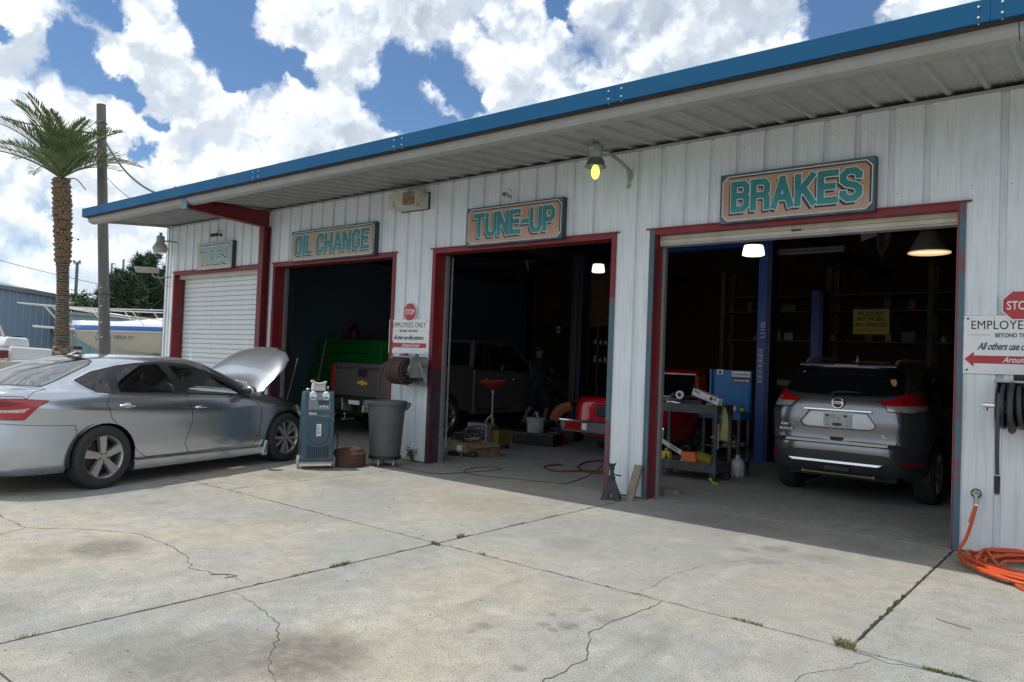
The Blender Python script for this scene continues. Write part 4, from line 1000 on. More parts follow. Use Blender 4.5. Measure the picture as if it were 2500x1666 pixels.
        # roof rail
        MB().tube([(-.50, s*.50, 1.60), (-.36, s*.515, 1.665), (-.1, s*.53, 1.685), (.5, s*.545, 1.695), (1.0, s*.53, 1.68), (1.25, s*.51, 1.62)], [.012, .022, .018, .018, .02, .012], 10).build('roof_rail', M_galv, car, smooth=True)
    for k, m in (('glass', M_black), ):
        seam(bm, lay, ids(k), 'window_seal', m, car, .012, .004)
    seam(bm, lay, ids('hatch', 'glass', 'recess', 'hrecess'), 'hatch_seam', M_ink, car, .010, .0015)
    seam(bm, lay, ids('recess'), 'recess_edge', M_ink, car, .010, .002); seam(bm, lay, ids('refl1', 'refl-1'), 'reflector_seam', M_ink, car, .006, .009); seam(bm, lay, ids('red1', 'wht1'), 'lamp_seam', M_ink, car, .007, .009); seam(bm, lay, ids('red-1', 'wht-1'), 'lamp_seam', M_ink, car, .007, .009)
    # number plate pocket, set back; its pale colour stands in for reflected bright ground
    split_off(bm, lay, ids('recess'), 'plate_pocket', mat('pocket_ground_reflection', (.74, .78, .83), .35, .0, coat=.7), ht, push=-.022)
    split_off(bm, lay, ids('hrecess'), 'handle_pocket', M_ink, ht, push=-.02)
    split_off(bm, lay, {0} | ids('hatch', 'low', 'red1', 'red-1', 'wht1', 'wht-1', 'fd1', 'fd-1', 'rd1', 'rd-1', 'sg1', 'sg-1', 'glass', 'recess'), 'light_block_shell', M_ink, car, push=-.045)  # added dark shell behind the panels, stops light passing the gaps
    MB().box(-.7, 3.0, -.6, .6, .28, .45).build('underbody', M_ink, car)
    X = -.925
    MB().box(X+.012, X+.018, -.152, .152, .893, 1.036).build('plate_backing', mat('plate_grey', (.36, .38, .39), .4, .3, var=.3, vs=18), car)
    b = MB().cyl((X-.0, .0, .985), (X+.012, .0, .985), .021, n=16); b.build('lock_knob', M_steel, car)
    ov = [(.045*math.cos(a)*1.25, .915+.018*math.sin(a)) for a in (2*math.pi*k/20 for k in range(20))]
    MB().prism(ov, 'x', X+.004, X+.012).build('plate_slot', M_darkm, car)
    b = MB()
    for yy in (-.11, .11): b.cyl((X+.008, yy, .905), (X+.012, yy, .905), .008, n=4)
    b.build('plate_bolts', M_ink, car)
    b = MB()
    for yy in (-.09, .11): b.ball((X+.01, yy, 1.012), (.002, .02, .013), 8, 6)
    b.build('plate_rust', M_rust, car)
    # chrome strip and badge
    MB().hexa([(X-.010, -.375, 1.071), (X-.010, .375, 1.071), (X+.02, .375, 1.071), (X+.02, -.375, 1.071), (X-.004, -.375, 1.093), (X-.004, .375, 1.093), (X+.02, .375, 1.093), (X+.02, -.375, 1.093)]).build('chrome_strip', M_chr, car, bevel=.004)
    b = MB(); b.tube([(-.905+.0*k, .062*math.cos(a), 1.165+.062*math.sin(a)) for k, a in enumerate(2*math.pi*k/28 for k in range(28))], .0085, 8, closed=True)
    b.box(-.912, -.898, -.062, .062, 1.150, 1.180); b.build('badge', M_chr, car, smooth=True)
    MB().cyl((-.900, 0, 1.165), (-.880, 0, 1.165), .07, n=28).build('badge_base', M_black, car)
    rr = (R(90), 0, R(-90)); M_badge = mat('badge_metal', (.72, .73, .75), .4, .3, var=0)
    text('NISSAN', .030, M_ink, car, (-.9125, .052, 1.154), rr, sx=.88, name='badge_lettering', bold=.0008)
    text('ROGUE', .038, M_badge, car, (-.929, .655, .812), rr, sx=1.2, name='badge_lettering', bold=.0008)
    text('Leo', .052, M_badge, car, (-.929, .645, .868), rr, sx=1.1, name='badge_lettering', shear=.4, bold=.0008)
    b = MB(); b.tube([(-.928, .495+.016*math.cos(a), .884+.016*math.sin(a)) for a in (2*math.pi*k/16 for k in range(16))], .0025, 6, closed=True); b.build('badge_ring', M_chr, car)
    text('SL', .044, M_badge, car, (-.929, -.48, .802), rr, sx=1.35, name='badge_lettering', bold=.0012)
    # bumper step pad with ridges, chrome bar, hitch tube, fog strip
    b = MB()
    for k in range(5): b.hexa([(-.99+.009*k, -.56, .700+.0045*k), (-.99+.009*k, .56, .700+.0045*k), (-.985+.009*k, .56, .700+.0045*k), (-.985+.009*k, -.56, .700+.0045*k), (-.99+.009*k, -.56, .7115+.004*k), (-.99+.009*k, .56, .7115+.004*k), (-.985+.009*k, .56, .7115+.004*k), (-.985+.009*k, -.56, .7115+.004*k)])
    b.build('step_pad', M_alu, car)
    MB().hexa([(-1.02, -.47, .472), (-1.02, .47, .472), (-.95, .47, .472), (-.95, -.47, .472), (-1.015, -.53, .505), (-1.015, .53, .505), (-.94, .53, .505), (-.94, -.53, .505)]).build('bumper_strip', M_chr, car, bevel=.006)
    MB().box(-.99, -.93, -.17, .12, .385, .44).build('hitch_cover', M_black, car, bevel=.01)
    h = MB().bar((-.84, -.39, .335), (-.84, .39, .335), .02); h.bar((-.84, -.39, .32), (-.84, -.39, .36), .035).bar((-.84, .39, .32), (-.84, .39, .36), .035); h.build('lower_bar', mat('brass_bar', (.22, .18, .12), .4, .6), car, bevel=.004)
    # spoiler, stop lamp, wiper, antenna
    MB().hexa([(-.60, -.55, 1.592), (-.60, .55, 1.592), (-.40, .58, 1.60), (-.40, -.58, 1.60), (-.585, -.55, 1.622), (-.585, .55, 1.622), (-.30, .57, 1.652), (-.30, -.57, 1.652)]).build('spoiler', M_gun, car, bevel=.01)
    MB().box(-.604, -.59, -.135, .135, 1.598, 1.614).build('stop_light', M_lampred, car)
    MB().tube([(-.85, .07, 1.268), (-.845, .04, 1.29), (-.80, -.15, 1.295), (-.78, -.37, 1.272)], [.014, .012, .008, .005], 8).ball((-.86, .07, 1.27), .022, 10, 6).build('wiper', M_darkm, car, smooth=True)
    MB().cyl((-.12, 0, 1.66), (-.12, 0, 1.69), .022, .015, n=10).cyl((-.12, 0, 1.69), (-.15, 0, 1.74), .012, .005, n=8).build('roof_antenna', M_galv, car)
    bm.free()
suv()

# ------------------------------------------------------------------ brown pickup in the oil change bay
def pickup():
    t = thing('brown_pickup', 'brown grey pickup truck nose in, in the oil change bay', 'pickup truck', (-11.03, 1.5, 0), R(90))
    P = M_brownp
    for s in (-1, 1):
        # bedside with wheel cut-out, extruded across a small thickness
        arc = [(1.22+.46*math.cos(a), .40+.46*math.sin(a)) for a in (math.pi*k/14 for k in range(15))]
        poly = [(.02, .56), (.03, 1.30), (.08, 1.36), (1.95, 1.38), (1.95, .50)]+[(1.68, .50)]+arc[1:-1]+[(.76, .50), (.2, .50)]
        MB().prism(poly, 'y', s*.86, s*.97).build('bed_side', P, t, bevel=.025)
        MB().box(.0, .12, s*.825, s*.955, .82, 1.30).build('tail_light', M_lampred, t, bevel=.02)
        arc = [(4.78+.46*math.cos(a), .40+.46*math.sin(a)) for a in (math.pi*k/14 for k in range(15))]
        MB().prism([(1.98, .42), (1.98, 1.30), (3.9, 1.26), (4.1, 1.18), (5.55, 1.08), (5.62, .9), (5.62, .5), (5.24, .5)]+arc[1:-1]+[(4.32, .42)], 'y', s*.88, s*.995).build('cab_side', P, t, bevel=.03)
        MB().prism([(2.15, 1.31), (2.28, 1.80), (3.35, 1.80), (3.95, 1.28)], 'y', s*.80, s*.86).build('side_window', M_glblk, t)
        MB().bar((2.02, s*.88, 1.33), (2.20, s*.72, 1.86), .09, .06).bar((2.2, s*.72, 1.86), (3.45, s*.72, 1.86), .07, .06).bar((3.45, s*.72, 1.86), (4.15, s*.86, 1.24), .07, .06).bar((3.0, s*.86, 1.3), (3.02, s*.75, 1.85), .08, .05).build('window_pillars', P, t, bevel=.012)
        MB().ball((3.95, s*1.12, 1.38), (.07, .13, .10), 12, 8).build('mirror', M_darkm, t, smooth=True)
        for hx in (2.35, 3.2): MB().box(hx, hx+.2, s*.995, s*1.02, 1.1, 1.13).build('handle', M_chr, t, bevel=.006)
        MB().box(2.05, 4.1, s*.98, s*1.005, .50, .53).build('chrome_moulding', M_chr, t)
        wheel(t, 1.22, s, .98, .40, .275, .26, 'truck'); wheel(t, 4.78, s, .98, .40, .275, .26, 'truck')
        MB().box(2.1, 4.1, s*.92, s*1.08, .28, .32).build('running_board', M_darkm, t)
    g = MB().hexa([(.0, -.80, .73), (.0, .80, .73), (.09, .80, .73), (.09, -.80, .73), (.0, -.80, 1.24), (.0, .80, 1.24), (.09, .80, 1.24), (.09, -.80, 1.24)])
    g.hexa([(-.018, -.80, 1.27), (-.018, .80, 1.27), (.09, .80, 1.27), (.09, -.80, 1.27), (.0, -.80, 1.355), (.0, .80, 1.355), (.09, .80, 1.355), (.09, -.80, 1.355)]).box(.012, .09, -.80, .80, 1.24, 1.27).build('tailgate', P, t, bevel=.012)
    MB().box(-.02, .1, -.80, .80, 1.357, 1.385).build('tailgate_cap', M_black, t, bevel=.008)
    MB().box(-.004, .0, -.80, .80, .80, .803).build('tailgate_crease', M_ink, t)
    MB().box(-.006, .01, -.13, .13, 1.10, 1.24).build('handle_recess', M_ink, t, bevel=.01)
    MB().box(-.02, .0, -.09, .09, 1.15, 1.185).build('handle', M_darkm, t, bevel=.008)
    b = MB(); bow = [(-.15, .965), (-.13, 1.01), (-.035, 1.01), (-.028, 1.035), (.05, 1.035), (.045, 1.01), (.15, 1.01), (.13, .965), (.035, .965), (.028, .94), (-.05, .94), (-.045, .965)]
    b.prism(bow, 'x', -.012, .0).build('emblem', mat('gold_emblem', (.85, .50, .07), .35, .2), t, bevel=.003)
    # chrome step bumper with the plate pocket
    for s in (-1, 1):
        MB().hexa([(-.20, s*.30, .46), (-.13, s*.98, .50), (.0, s*.98, .50), (.0, s*.30, .46), (-.22, s*.30, .70), (-.15, s*1.0, .70), (.0, s*1.0, .70), (.0, s*.30, .70)]).build('bumper_end', M_chr, t, bevel=.02)
    MB().box(-.21, .0, -.30, .30, .46, .60).build('bumper_centre', M_chr, t, bevel=.02)
    MB().box(-.20, .02, -.98, .98, .70, .725).build('bumper_pad', M_black, t, bevel=.008)
    MB().box(-.17, -.1, -.29, .29, .60, .70).build('plate_pocket', M_black, t)
    MB().box(-.185, -.18, -.155, .155, .52, .67).build('licence_plate', M_white, t)
    MB().box(.1, 1.9, -.84, .84, .55, .80).box(2.0, 5.5, -.86, .86, .42, 1.15).build('chassis', M_ink, t)
    MB().hexa([(4.1, -.88, 1.10), (5.55, -.84, 1.0), (5.55, .84, 1.0), (4.1, .88, 1.10), (4.1, -.86, 1.22), (5.5, -.80, 1.10), (5.5, .80, 1.10), (4.1, .86, 1.22)]).build('hood', P, t, bevel=.03)
    MB().hexa([(2.2, -.74, 1.83), (3.45, -.74, 1.83), (3.45, .74, 1.83), (2.2, .74, 1.83), (2.25, -.7, 1.90), (3.4, -.7, 1.90), (3.4, .7, 1.90), (2.25, .7, 1.90)]).build('roof', P, t, bevel=.03)
    MB().hexa([(2.0, -.86, 1.32), (2.03, -.86, 1.32), (2.03, .86, 1.32), (2.0, .86, 1.32), (2.2, -.7, 1.84), (2.23, -.7, 1.84), (2.23, .7, 1.84), (2.2, .7, 1.84)]).build('rear_window', M_glblk, t)
    MB().ball((-.30, .1, .42), .028, 12, 8).cyl((-.30, .1, .34), (-.30, .1, .41), .012).box(-.34, -.1, .06, .14, .31, .35).build('tow_ball', M_steel, t)
    MB().ball((-.05, .72, .36), (.03, .05, .05), 10, 6).build('red_lamp', M_lampred, t)
pickup()
# ------------------------------------------------------------------ old red coupe utility between the two bays
def redcar():
    t = thing('red_coupe_utility', 'old red coupe utility with chrome bumper behind the pillar', 'car', (-6.28, 2.55, 0), R(90))
    Lv = [(.12, .34, 4.9, .34, .86, 6, 5), (.06, .42, 4.98, .42, .93, 6, 5), (.05, .55, 5.0, .55, .955, 6.5, 5), (.06, .70, 5.0, .68, .96, 6.5, 5), (.07, .82, 4.98, .78, .955, 6.5, 5), (.09, .90, 4.95, .85, .94, 6.5, 5), (.12, .955, 4.85, .90, .915, 6, 5), (.18, .975, 4.7, .925, .88, 6, 5), (.4, .98, 4.4, .94, .70, 5, 5), (1.5, .98, 3.5, .95, .3, 3, 3), (2.4, .98, 2.6, .97, .05, 2, 2)]
    bm = shell(Lv, 2.4, 4, 90); regs = []
    for s in (-1, 1):
        for cx in (1.25, 4.1): regs.append((circ(cx, .36, .40, 24), 'side', flt_side(s)))
    lay = carve(bm, regs); drop(bm, lay, {1, 2, 3, 4}); bm.normal_update()
    split_off(bm, lay, {0}, 'body', M_redp, t)
    split_off(bm, lay, {0}, 'light_block_shell', M_ink, t, push=-.03); bm.free()  # black inner copy of the skin, added as a light block
    MB().box(.3, 4.6, -.7, .7, .25, .5).build('underbody', M_ink, t)
    for s in (-1, 1):
        wheel(t, 1.25, s, .90, .345, .20, .21, 'old', M_steel); wheel(t, 4.1, s, .90, .345, .20, .21, 'old', M_steel)
        for cx in (1.25, 4.1): well(t, cx, s, .88, .5, .36, .42).build('wheel_arch_liner', M_ink, t)
        # bumper end with the lamp set in
        MB().box(-.075, -.06, s*.68-.16, s*.68+.16, .445, .555).build('tail_light', M_lampred, t, bevel=.008)
        MB().box(-.077, -.06, s*.46-.045, s*.46+.045, .445, .555).build('reversing_light', M_white, t, bevel=.006)
        b = MB(); b.tube([(-.072, s*.40, .44), (-.072, s*.86, .44), (-.072, s*.86, .56), (-.072, s*.40, .56)], .008, 6, closed=True); b.build('lamp_frame', M_chr, t)
    MB().hexa([(-.05, -.93, .40), (-.05, .93, .40), (.10, .95, .40), (.10, -.95, .40), (-.06, -.95, .585), (-.06, .95, .585), (.10, .96, .585), (.10, -.96, .585)]).build('bumper', mat('dull_chrome', (.42, .43, .45), .3, .9, var=.15, vs=4), t, bevel=.02)
    MB().hexa([(-.075, -.95, .575), (-.075, .95, .575), (.10, .97, .575), (.10, -.97, .575), (-.07, -.95, .60), (-.07, .95, .60), (.10, .97, .60), (.10, -.97, .60)]).build('bumper_lip', M_chr, t, bevel=.006)
    b = MB(); b.tube([(.045, -.30, .68), (.045, .30, .68), (.045, .30, .84), (.045, -.30, .84)], .014, 8, closed=True); b.build('plate_frame', M_chr, t, smooth=True)
    MB().box(.04, .06, -.29, .29, .69, .83).build('plate_recess', M_darkm, t)
    # cab: roof, white edged rear window
    MB().hexa([(1.55, -.70, 1.40), (3.0, -.68, 1.40), (3.0, .68, 1.40), (1.55, .70, 1.40), (1.65, -.62, 1.47), (2.9, -.60, 1.47), (2.9, .60, 1.47), (1.65, .62, 1.47)]).build('roof', M_redp, t, bevel=.03)
    for s in (-1, 1):
        MB().hexa([(1.45, s*.80, .96), (1.75, s*.82, .96), (1.75, s*.76, .96), (1.45, s*.74, .96), (1.55, s*.68, 1.38), (1.85, s*.69, 1.38), (1.85, s*.64, 1.38), (1.55, s*.63, 1.38)]).build('roof_pillar', M_redp, t, bevel=.01)
        MB().hexa([(3.4, s*.82, .95), (3.5, s*.82, .95), (3.5, s*.76, .95), (3.4, s*.76, .95), (2.9, s*.68, 1.38), (3.0, s*.68, 1.38), (3.0, s*.62, 1.38), (2.9, s*.62, 1.38)]).build('roof_pillar', M_redp, t, bevel=.01)
        MB().hexa([(1.8, s*.79, .98), (3.4, s*.79, .98), (3.4, s*.78, .98), (1.8, s*.78, .98), (1.85, s*.66, 1.36), (2.9, s*.66, 1.36), (2.9, s*.65, 1.36), (1.85, s*.65, 1.36)]).build('side_window', M_glblk, t)
    MB().hexa([(1.50, -.72, .99), (1.53, -.72, .99), (1.53, .72, .99), (1.50, .72, .99), (1.59, -.64, 1.40), (1.62, -.64, 1.40), (1.62, .64, 1.40), (1.59, .64, 1.40)]).build('rear_window', M_glblk, t)
    b = MB(); b.tube([(1.485, -.72, 1.0), (1.485, .72, 1.0), (1.50, .735, 1.05), (1.565, .685, 1.34), (1.575, .63, 1.39), (1.575, -.63, 1.39), (1.565, -.685, 1.34), (1.50, -.735, 1.05)], .013, 8, closed=True); b.build('window_trim', M_white, t, smooth=True)
redcar()
# ------------------------------------------------------------------ things on the front wall
def ring(c, r, ax, n=32, ph=0):
    out = []
    for k in range(n):
        a = 2*math.pi*k/n+ph; x, y = r*math.cos(a), r*math.sin(a)
        out.append({'x': (c[0], c[1]+x, c[2]+y), 'y': (c[0]+x, c[1], c[2]+y), 'z': (c[0]+x, c[1]+y, c[2])}[ax])
    return out
def smooth_path(pts, n=6): return [tuple(p) for p in crom(pts, n)]
def wall_lamp():
    t = thing('wall_lamp', 'lit wall lamp with a glowing yellow green bulb on a long bracket', 'lamp', (-4.70, -.55, 3.6))
    MB().lathe([(.0, .40), (.035, .40), (.05, .385), (.05, .365), (.085, .36), (.09, .27), (.075, .235), (.075, .22)], n=24).build('ballast_housing', M_galv, t, smooth=True)
    MB().box(-.03, .03, -.094, -.085, .30, .33).build('rating_label', M_offw, t)
    b = MB(); b.lathe([(.07, .225), (.085, .21), (.10, .15), (.125, .125), (.12, .12), (.09, .15), (.06, .22)], n=32)
    sh = b.build('reflector', mat('ribbed_aluminium', (.30, .32, .31), .35, .8), t, smooth=True)
    b = MB()
    for k in range(28):
        a = 2*math.pi*k/28; b.bar((.088*math.cos(a), .088*math.sin(a), .205), (.104*math.cos(a), .104*math.sin(a), .148), .005)
    b.build('reflector_ribs', M_galv, sh)
    m = mat('bulb_glow', (.6, .8, .2), .3, var=0, emis=(.62, 1.0, .10), es=1.25)
    MB().ball((0, 0, .065), (.048, .048, .082), 20, 14).build('bulb', m, t, smooth=True)
    MB().tube(smooth_path([(.06, .0, .27), (.12, .05, .28), (.15, .30, .22), (.15, .50, .16), (.13, .54, .10)]), .021, 10).tube(smooth_path([(.14, .45, .17), (.13, .50, .08), (.12, .53, .0), (.11, .54, -.03)]), .009, 8).build('bracket_arm', M_galv, t, smooth=True)
    MB().ball((.13, .54, .10), (.035, .012, .045), 12, 8).ball((.11, .545, .0), (.03, .01, .03), 12, 8).build('wall_plate', M_galv, t, smooth=True)
wall_lamp()
def corner_lamp():
    t = thing('corner_lamp', 'grey dusk lamp with milky shade on the left end corner', 'lamp', (-15.42, -.28, 3.45))
    MB().lathe([(0, .40), (.03, .40), (.03, .34), (.075, .33), (.085, .22), (.085, .19)], n=20).build('ballast_housing', M_galv, t, smooth=True)
    MB().lathe([(.085, .20), (.145, .10), (.15, .07), (.125, 0), (.0, -.005)], n=20).build('shade', mat('milky_plastic', (.38, .39, .34), .5), t, smooth=True)
    MB().tube([(.06, .02, .22), (.14, .1, .23), (.2, .26, .22)], .016, 8).build('bracket_arm', M_galv, t, smooth=True)
corner_lamp()
def camera(loc, label, yaw, big, m):
    t = thing('security_camera', label, 'camera', loc, yaw)
    s = 1.6 if big else 1
    if big:
        MB().hexa([(-.07, -.30, -.05), (.07, -.30, -.05), (.06, .12, -.04), (-.06, .12, -.04), (-.075, -.34, .06), (.075, -.34, .06), (.065, .12, .06), (-.065, .12, .06)]).build('housing', m, t, bevel=.012)
        MB().box(-.05, .05, -.305, -.30, -.03, .03).build('lens', M_glblk, t)
        MB().tube(smooth_path([(0, 0, -.05), (0, .05, -.12), (.0, .2, -.13), (0, .36, -.10)]), .014, 8).tube(smooth_path([(0, .1, -.05), (.02, .2, -.25), (0, .32, -.3), (0, .36, -.28)]), .006, 6).build('bracket_arm', M_galv, t, smooth=True)
    else:
        MB().cyl((0, -.14, -.01), (0, .0, .01), .032, n=16).build('housing', m, t, bevel=.006)
        MB().cyl((0, -.145, -.011), (0, -.139, -.01), .024, n=16).build('lens', M_glblk, t)
        MB().tube([(0, -.02, .0), (.02, .04, .01), (.03, .085, .0)], .012, 8).cyl((.03, .075, 0), (.03, .092, 0), .034, n=14).tube(smooth_path([(.0, .0, .03), (-.01, .02, .08), (.02, .05, .10), (.03, .08, .07)]), .005, 6).build('mount', m, t, smooth=True)
camera((-6.37, -.09, 3.665), 'small round camera above the TUNE-UP sign', R(25), False, M_offw)
camera((-13.55, -.09, 3.69), 'dark tube camera above the faded TIRES sign', R(-60), False, M_darkm)
camera((-15.50, -.38, 3.06), 'white box camera on the left end corner', R(-35), True, mat('camera_shell', (.38, .37, .34), .5))
def vent():
    t = thing('vent_box', 'dirty cream vent box with rusty open side under the soffit', 'vent box', (-8.18, 0, 3.76))
    MB().box(-.28, .02, -.30, 0, -.10, .12).build('cover', M_offw, t, bevel=.006)
    MB().box(.02, .27, -.28, 0, -.10, .12).box(.0, .27, -.3, -.28, -.10, -.08).build('frame', M_offw, t, bevel=.004)
    MB().box(.04, .25, -.302, -.281, -.075, .10).build('rusty_panel', mat('vent_rust', (.23, .15, .08), .8, var=.5, vs=16, dirt=(.5, .47, .4), dirtamt=.6, ds=11), t)
    for k in range(4): MB().box(-.25, -.01, -.306, -.30, -.07+.045*k, -.055+.045*k).build('louvre', M_offw, t)
    MB().box(-.30, .29, -.02, -.001, -.11, .14).build('back_plate', M_darkm, t)
vent()
def hose_reel1():
    t = thing('hose_reel', 'wall reel with thick brown hose under the small employees sign', 'hose reel', (-8.04, -.27, 1.315), R(-12))
    for x, nm in ((.22, 0), (-.22, 1)):
        b = MB()
        for r in (.165, .13, .095, .06): b.tube(ring((x, 0, 0), r, 'x', 28), .005 if r < .16 else .008, 6, closed=True)
        for k in range(14):
            a = 2*math.pi*k/14
            b.bar((x, .03*math.cos(a), .03*math.sin(a)), (x, .165*math.cos(a+.5), .165*math.sin(a+.5)), .008)
            b.bar((x, .06*math.cos(a), .06*math.sin(a)), (x, .165*math.cos(a-.45), .165*math.sin(a-.45)), .006)
        b.build('reel_disc', M_darkm, t)
    MB().cyl((-.22, 0, 0), (.22, 0, 0), .07, n=16).build('spool', M_rust, t)
    b = MB()
    for lay_, (r, n) in enumerate(((.115, 8), (.150, 7), (.182, 6))):
        P = []
        for k in range(n*24+1):
            a = 2*math.pi*k/24; x = -.19+.36*k/(n*24)+.012*math.sin(a*.9+lay_)
            P.append((x*(1 if lay_ % 2 else -1)-.015, r*math.cos(a)*1.0, r*math.sin(a)-(.012 if lay_ == 2 else 0)))
        b.tube(P, .0165, 8)
    b.tube(smooth_path([(-.20, -.16, .10), (-.25, -.20, -.02), (-.31, -.19, -.2), (-.345, -.17, -.42), (-.335, -.15, -.50)]), .016, 8)
    b.build('hose', M_hosebr, t, smooth=True)
    MB().box(-.27, .30, -.02, .20, .185, .20).box(.24, .27, -.03, .20, -.10, .20).box(-.27, -.25, -.03, .20, -.10, .20).box(-.27, .32, .20, .212, -.22, .2).build('bracket', M_galv, t)
    MB().tube(smooth_path([(.235, .02, .16), (.24, -.05, .02), (.26, -.03, -.06), (.27, .02, -.02)]), .008, 6).tube(smooth_path([(.28, .10, .12), (.33, .12, .0), (.35, .16, -.14), (.33, .2, -.2), (.30, .2, -.1), (.28, .18, .02)]), .009, 6).cyl((.24, .16, .08), (.36, .16, .08), .022).cyl((.22, -.02, 0), (.29, -.02, 0), .02).build('pipe_fittings', M_steel, t, smooth=True)
    MB().bar((.26, .05, .15), (.26, -.07, -.05), .014).cyl((.25, -.07, -.05), (.30, -.07, -.05), .015).build('crank', M_steel, t)
    tl = thing('scraps_on_reel', 'pink rag and metal scraps lying on top of the brown hose reel', 'scraps', (-8.03, -.19, 1.516))
    MB().hexa([(-.16, -.05, .0), (.0, -.07, .0), (.02, .06, 0), (-.14, .07, 0), (-.10, -.03, .03), (.0, -.04, .045), (.01, .04, .04), (-.08, .05, .03)]).build('rag', mat('pink_rag', (.20, .09, .10), .9), tl, bevel=.008)
    MB().cyl((.02, 0, .02), (.13, .02, .02), .017).cyl((.10, -.03, .012), (.22, -.02, .012), .01).box(.16, .2, -.04, .02, 0, .03).build('metal_scraps', M_steel, tl)
hose_reel1()
def hose_reel2():
    t = thing('air_hose_reel', 'black air hose reel on the wall at the right edge', 'hose reel', (-.62, -.25, 1.29))
    b = MB()
    for x in (-.225, .28):
        for r in (.185, .13, .07): b.tube(ring((x, 0, 0), r, 'x', 28), .006 if r > .15 else .004, 6, closed=True)
        for k in range(8):
            a = 2*math.pi*k/8+.2; b.bar((x, 0, 0), (x, .185*math.cos(a), .185*math.sin(a)), .006, .02)
    b.build('reel_disc', M_darkm, t); MB().cyl((-.22, 0, 0), (.28, 0, 0), .06, n=16).build('spool', M_darkm, t)
    b = MB()
    for r, n in ((.10, 9), (.135, 8), (.168, 7)):
        b.tube([(-.16+.40*k/(n*24)+.01*math.sin(.7*k/24), r*math.cos(2*math.pi*k/24)*1.02, r*math.sin(2*math.pi*k/24)) for k in range(n*24+1)], .0195, 8)
    b.tube([(-.125, (.172+.01)*math.cos(2*math.pi*k/24)-.01, .195*math.sin(2*math.pi*k/24)-.01) for k in range(24)], .022, 8, closed=True)
    b.build('hose_wound', mat('black_hose', (.035, .036, .038), .5, var=.2, vs=14), t, smooth=True)
    b = MB(); b.tube([(-.185, .175*math.cos(2*math.pi*k/24), .175*math.sin(2*math.pi*k/24)) for k in range(25)]+[], .017, 8)
    b.tube(smooth_path([(-.20, -.165, .10), (-.205, -.185, -.05), (-.205, -.19, -.35), (-.20, -.19, -.55)]), .0155, 8); b.build('hose_hanging', mat('blue_black_hose', (.03, .045, .06), .5), t, smooth=True)
    MB().cyl((-.20, -.19, -.56), (-.20, -.19, -.70), .022, .02, n=12).build('hose_nozzle', M_rub, t, smooth=True)
    MB().cyl((-.20, -.19, -.70), (-.20, -.19, -.715), .012, n=10).build('nozzle_tip', M_steel, t)
    MB().box(-.255, .32, -.05, .24, .195, .212).box(-.255, -.235, -.03, .24, -.18, .20).box(.30, .32, -.03, .24, -.18, .2).box(-.26, .33, .225, .24, -.2, .21).build('bracket', M_steel, t)
    MB().cyl((-.33, -.02, 0), (-.235, -.02, 0), .024, n=14).cyl((-.31, -.02, -.045), (-.31, -.02, 0), .015).build('swivel_fitting', M_chr, t, smooth=True)
    k = thing('air_tool', 'black and silver air tool lying on top of the right hose reel', 'air tool', (-.62, -.27, 1.505))
    MB().cyl((-.10, -.02, .02), (.05, .02, .03), .02, n=12).cyl((-.12, .0, .02), (-.05, .0, .02), .028, n=12).build('tool_body', M_rub, k, smooth=True)
    MB().cyl((.02, 0, .03), (.08, .0, .12), .03, .04, n=12).build('tool_cup', M_rub, k, smooth=True); MB().cyl((.045, 0, .065), (.055, 0, .08), .04, n=14).build('tool_ring', M_offw, k)
hose_reel2()
def spigot():
    t = thing('spigot', 'small brass tap with round handle low on the right wall', 'tap', (-1.01, -.06, .45))
    b = MB(); b.tube(ring((0, -.02, .075), .036, 'y', 18), .007, 6, closed=True)
    for k in range(5): a = 2*math.pi*k/5; b.bar((0, -.02, .075), (.036*math.cos(a), -.02, .075+.036*math.sin(a)), .008)
    b.build('tap_handle', mat('tap_green', (.09, .12, .08), .5, .4), t)
    MB().cyl((0, .06, .045), (0, -.03, .06), .017).cyl((0, -.01, .05), (.0, -.02, -.02), .019).build('tap_body', M_steel, t, smooth=True)
    # orange hose with strain relief, dropping into a flat coil
    h = thing('orange_hose', 'orange garden hose coiled on the concrete below the tap', 'hose', (-.5, -.45, 0))
    P = [(-.51, .37, .42), (-.52, .36, .36), (-.545, .35, .24), (-.58, .34, .12), (-.62, .28, .03)]
    r0 = [(.60, .52), (.58, .55), (.52, .44), (.46, .42), (.50, .36), (.40, .34), (.44, .40), (.34, .28), (.53, .47), (.48, .5)]
    a0 = math.pi-.15; n = 22
    for k, (rx, ry) in enumerate(r0):
        for j in range(n):
            a = a0+2*math.pi*(j/n); f = j/n; nx, ny = r0[min(k+1, len(r0)-1)]
            ex, ey = rx+(nx-rx)*f, ry+(ny-ry)*f
            z = .0135+.0235*((k*7+3) % 4)*.55+.006*math.sin(a*2+k)+(.004*k)
            cx, cy = .03*math.sin(k*2.1), .03*math.cos(k*1.7)
            P.append((cx+ex*math.cos(a)*1.02+.05, cy+ey*math.sin(a)*1.05-.03, max(z, .0135)))
    P += [(-.1, -.60, .016), (.05, -.64, .014)]
    MB().tube(smooth_path(P, 3), .0135, 8).build('hose', M_orange, h, smooth=True)
    b = MB()
    for k in range(9): b.cyl((-.512-.0042*k, .37-.001*k, .415-.0165*k), (-.514-.0042*k, .37-.001*k, .406-.0165*k), .0175, n=14)
    b.build('strain_relief', M_orange, h, smooth=True)
    MB().cyl((.04, -.64, .014), (.085, -.65, .014), .018, n=14).build('coupling', M_chr, h, smooth=True)
    MB().cyl((-.51, .375, .42), (-.51, .38, .445), .021, n=14).build('coupling', M_chr, h, smooth=True)
spigot()

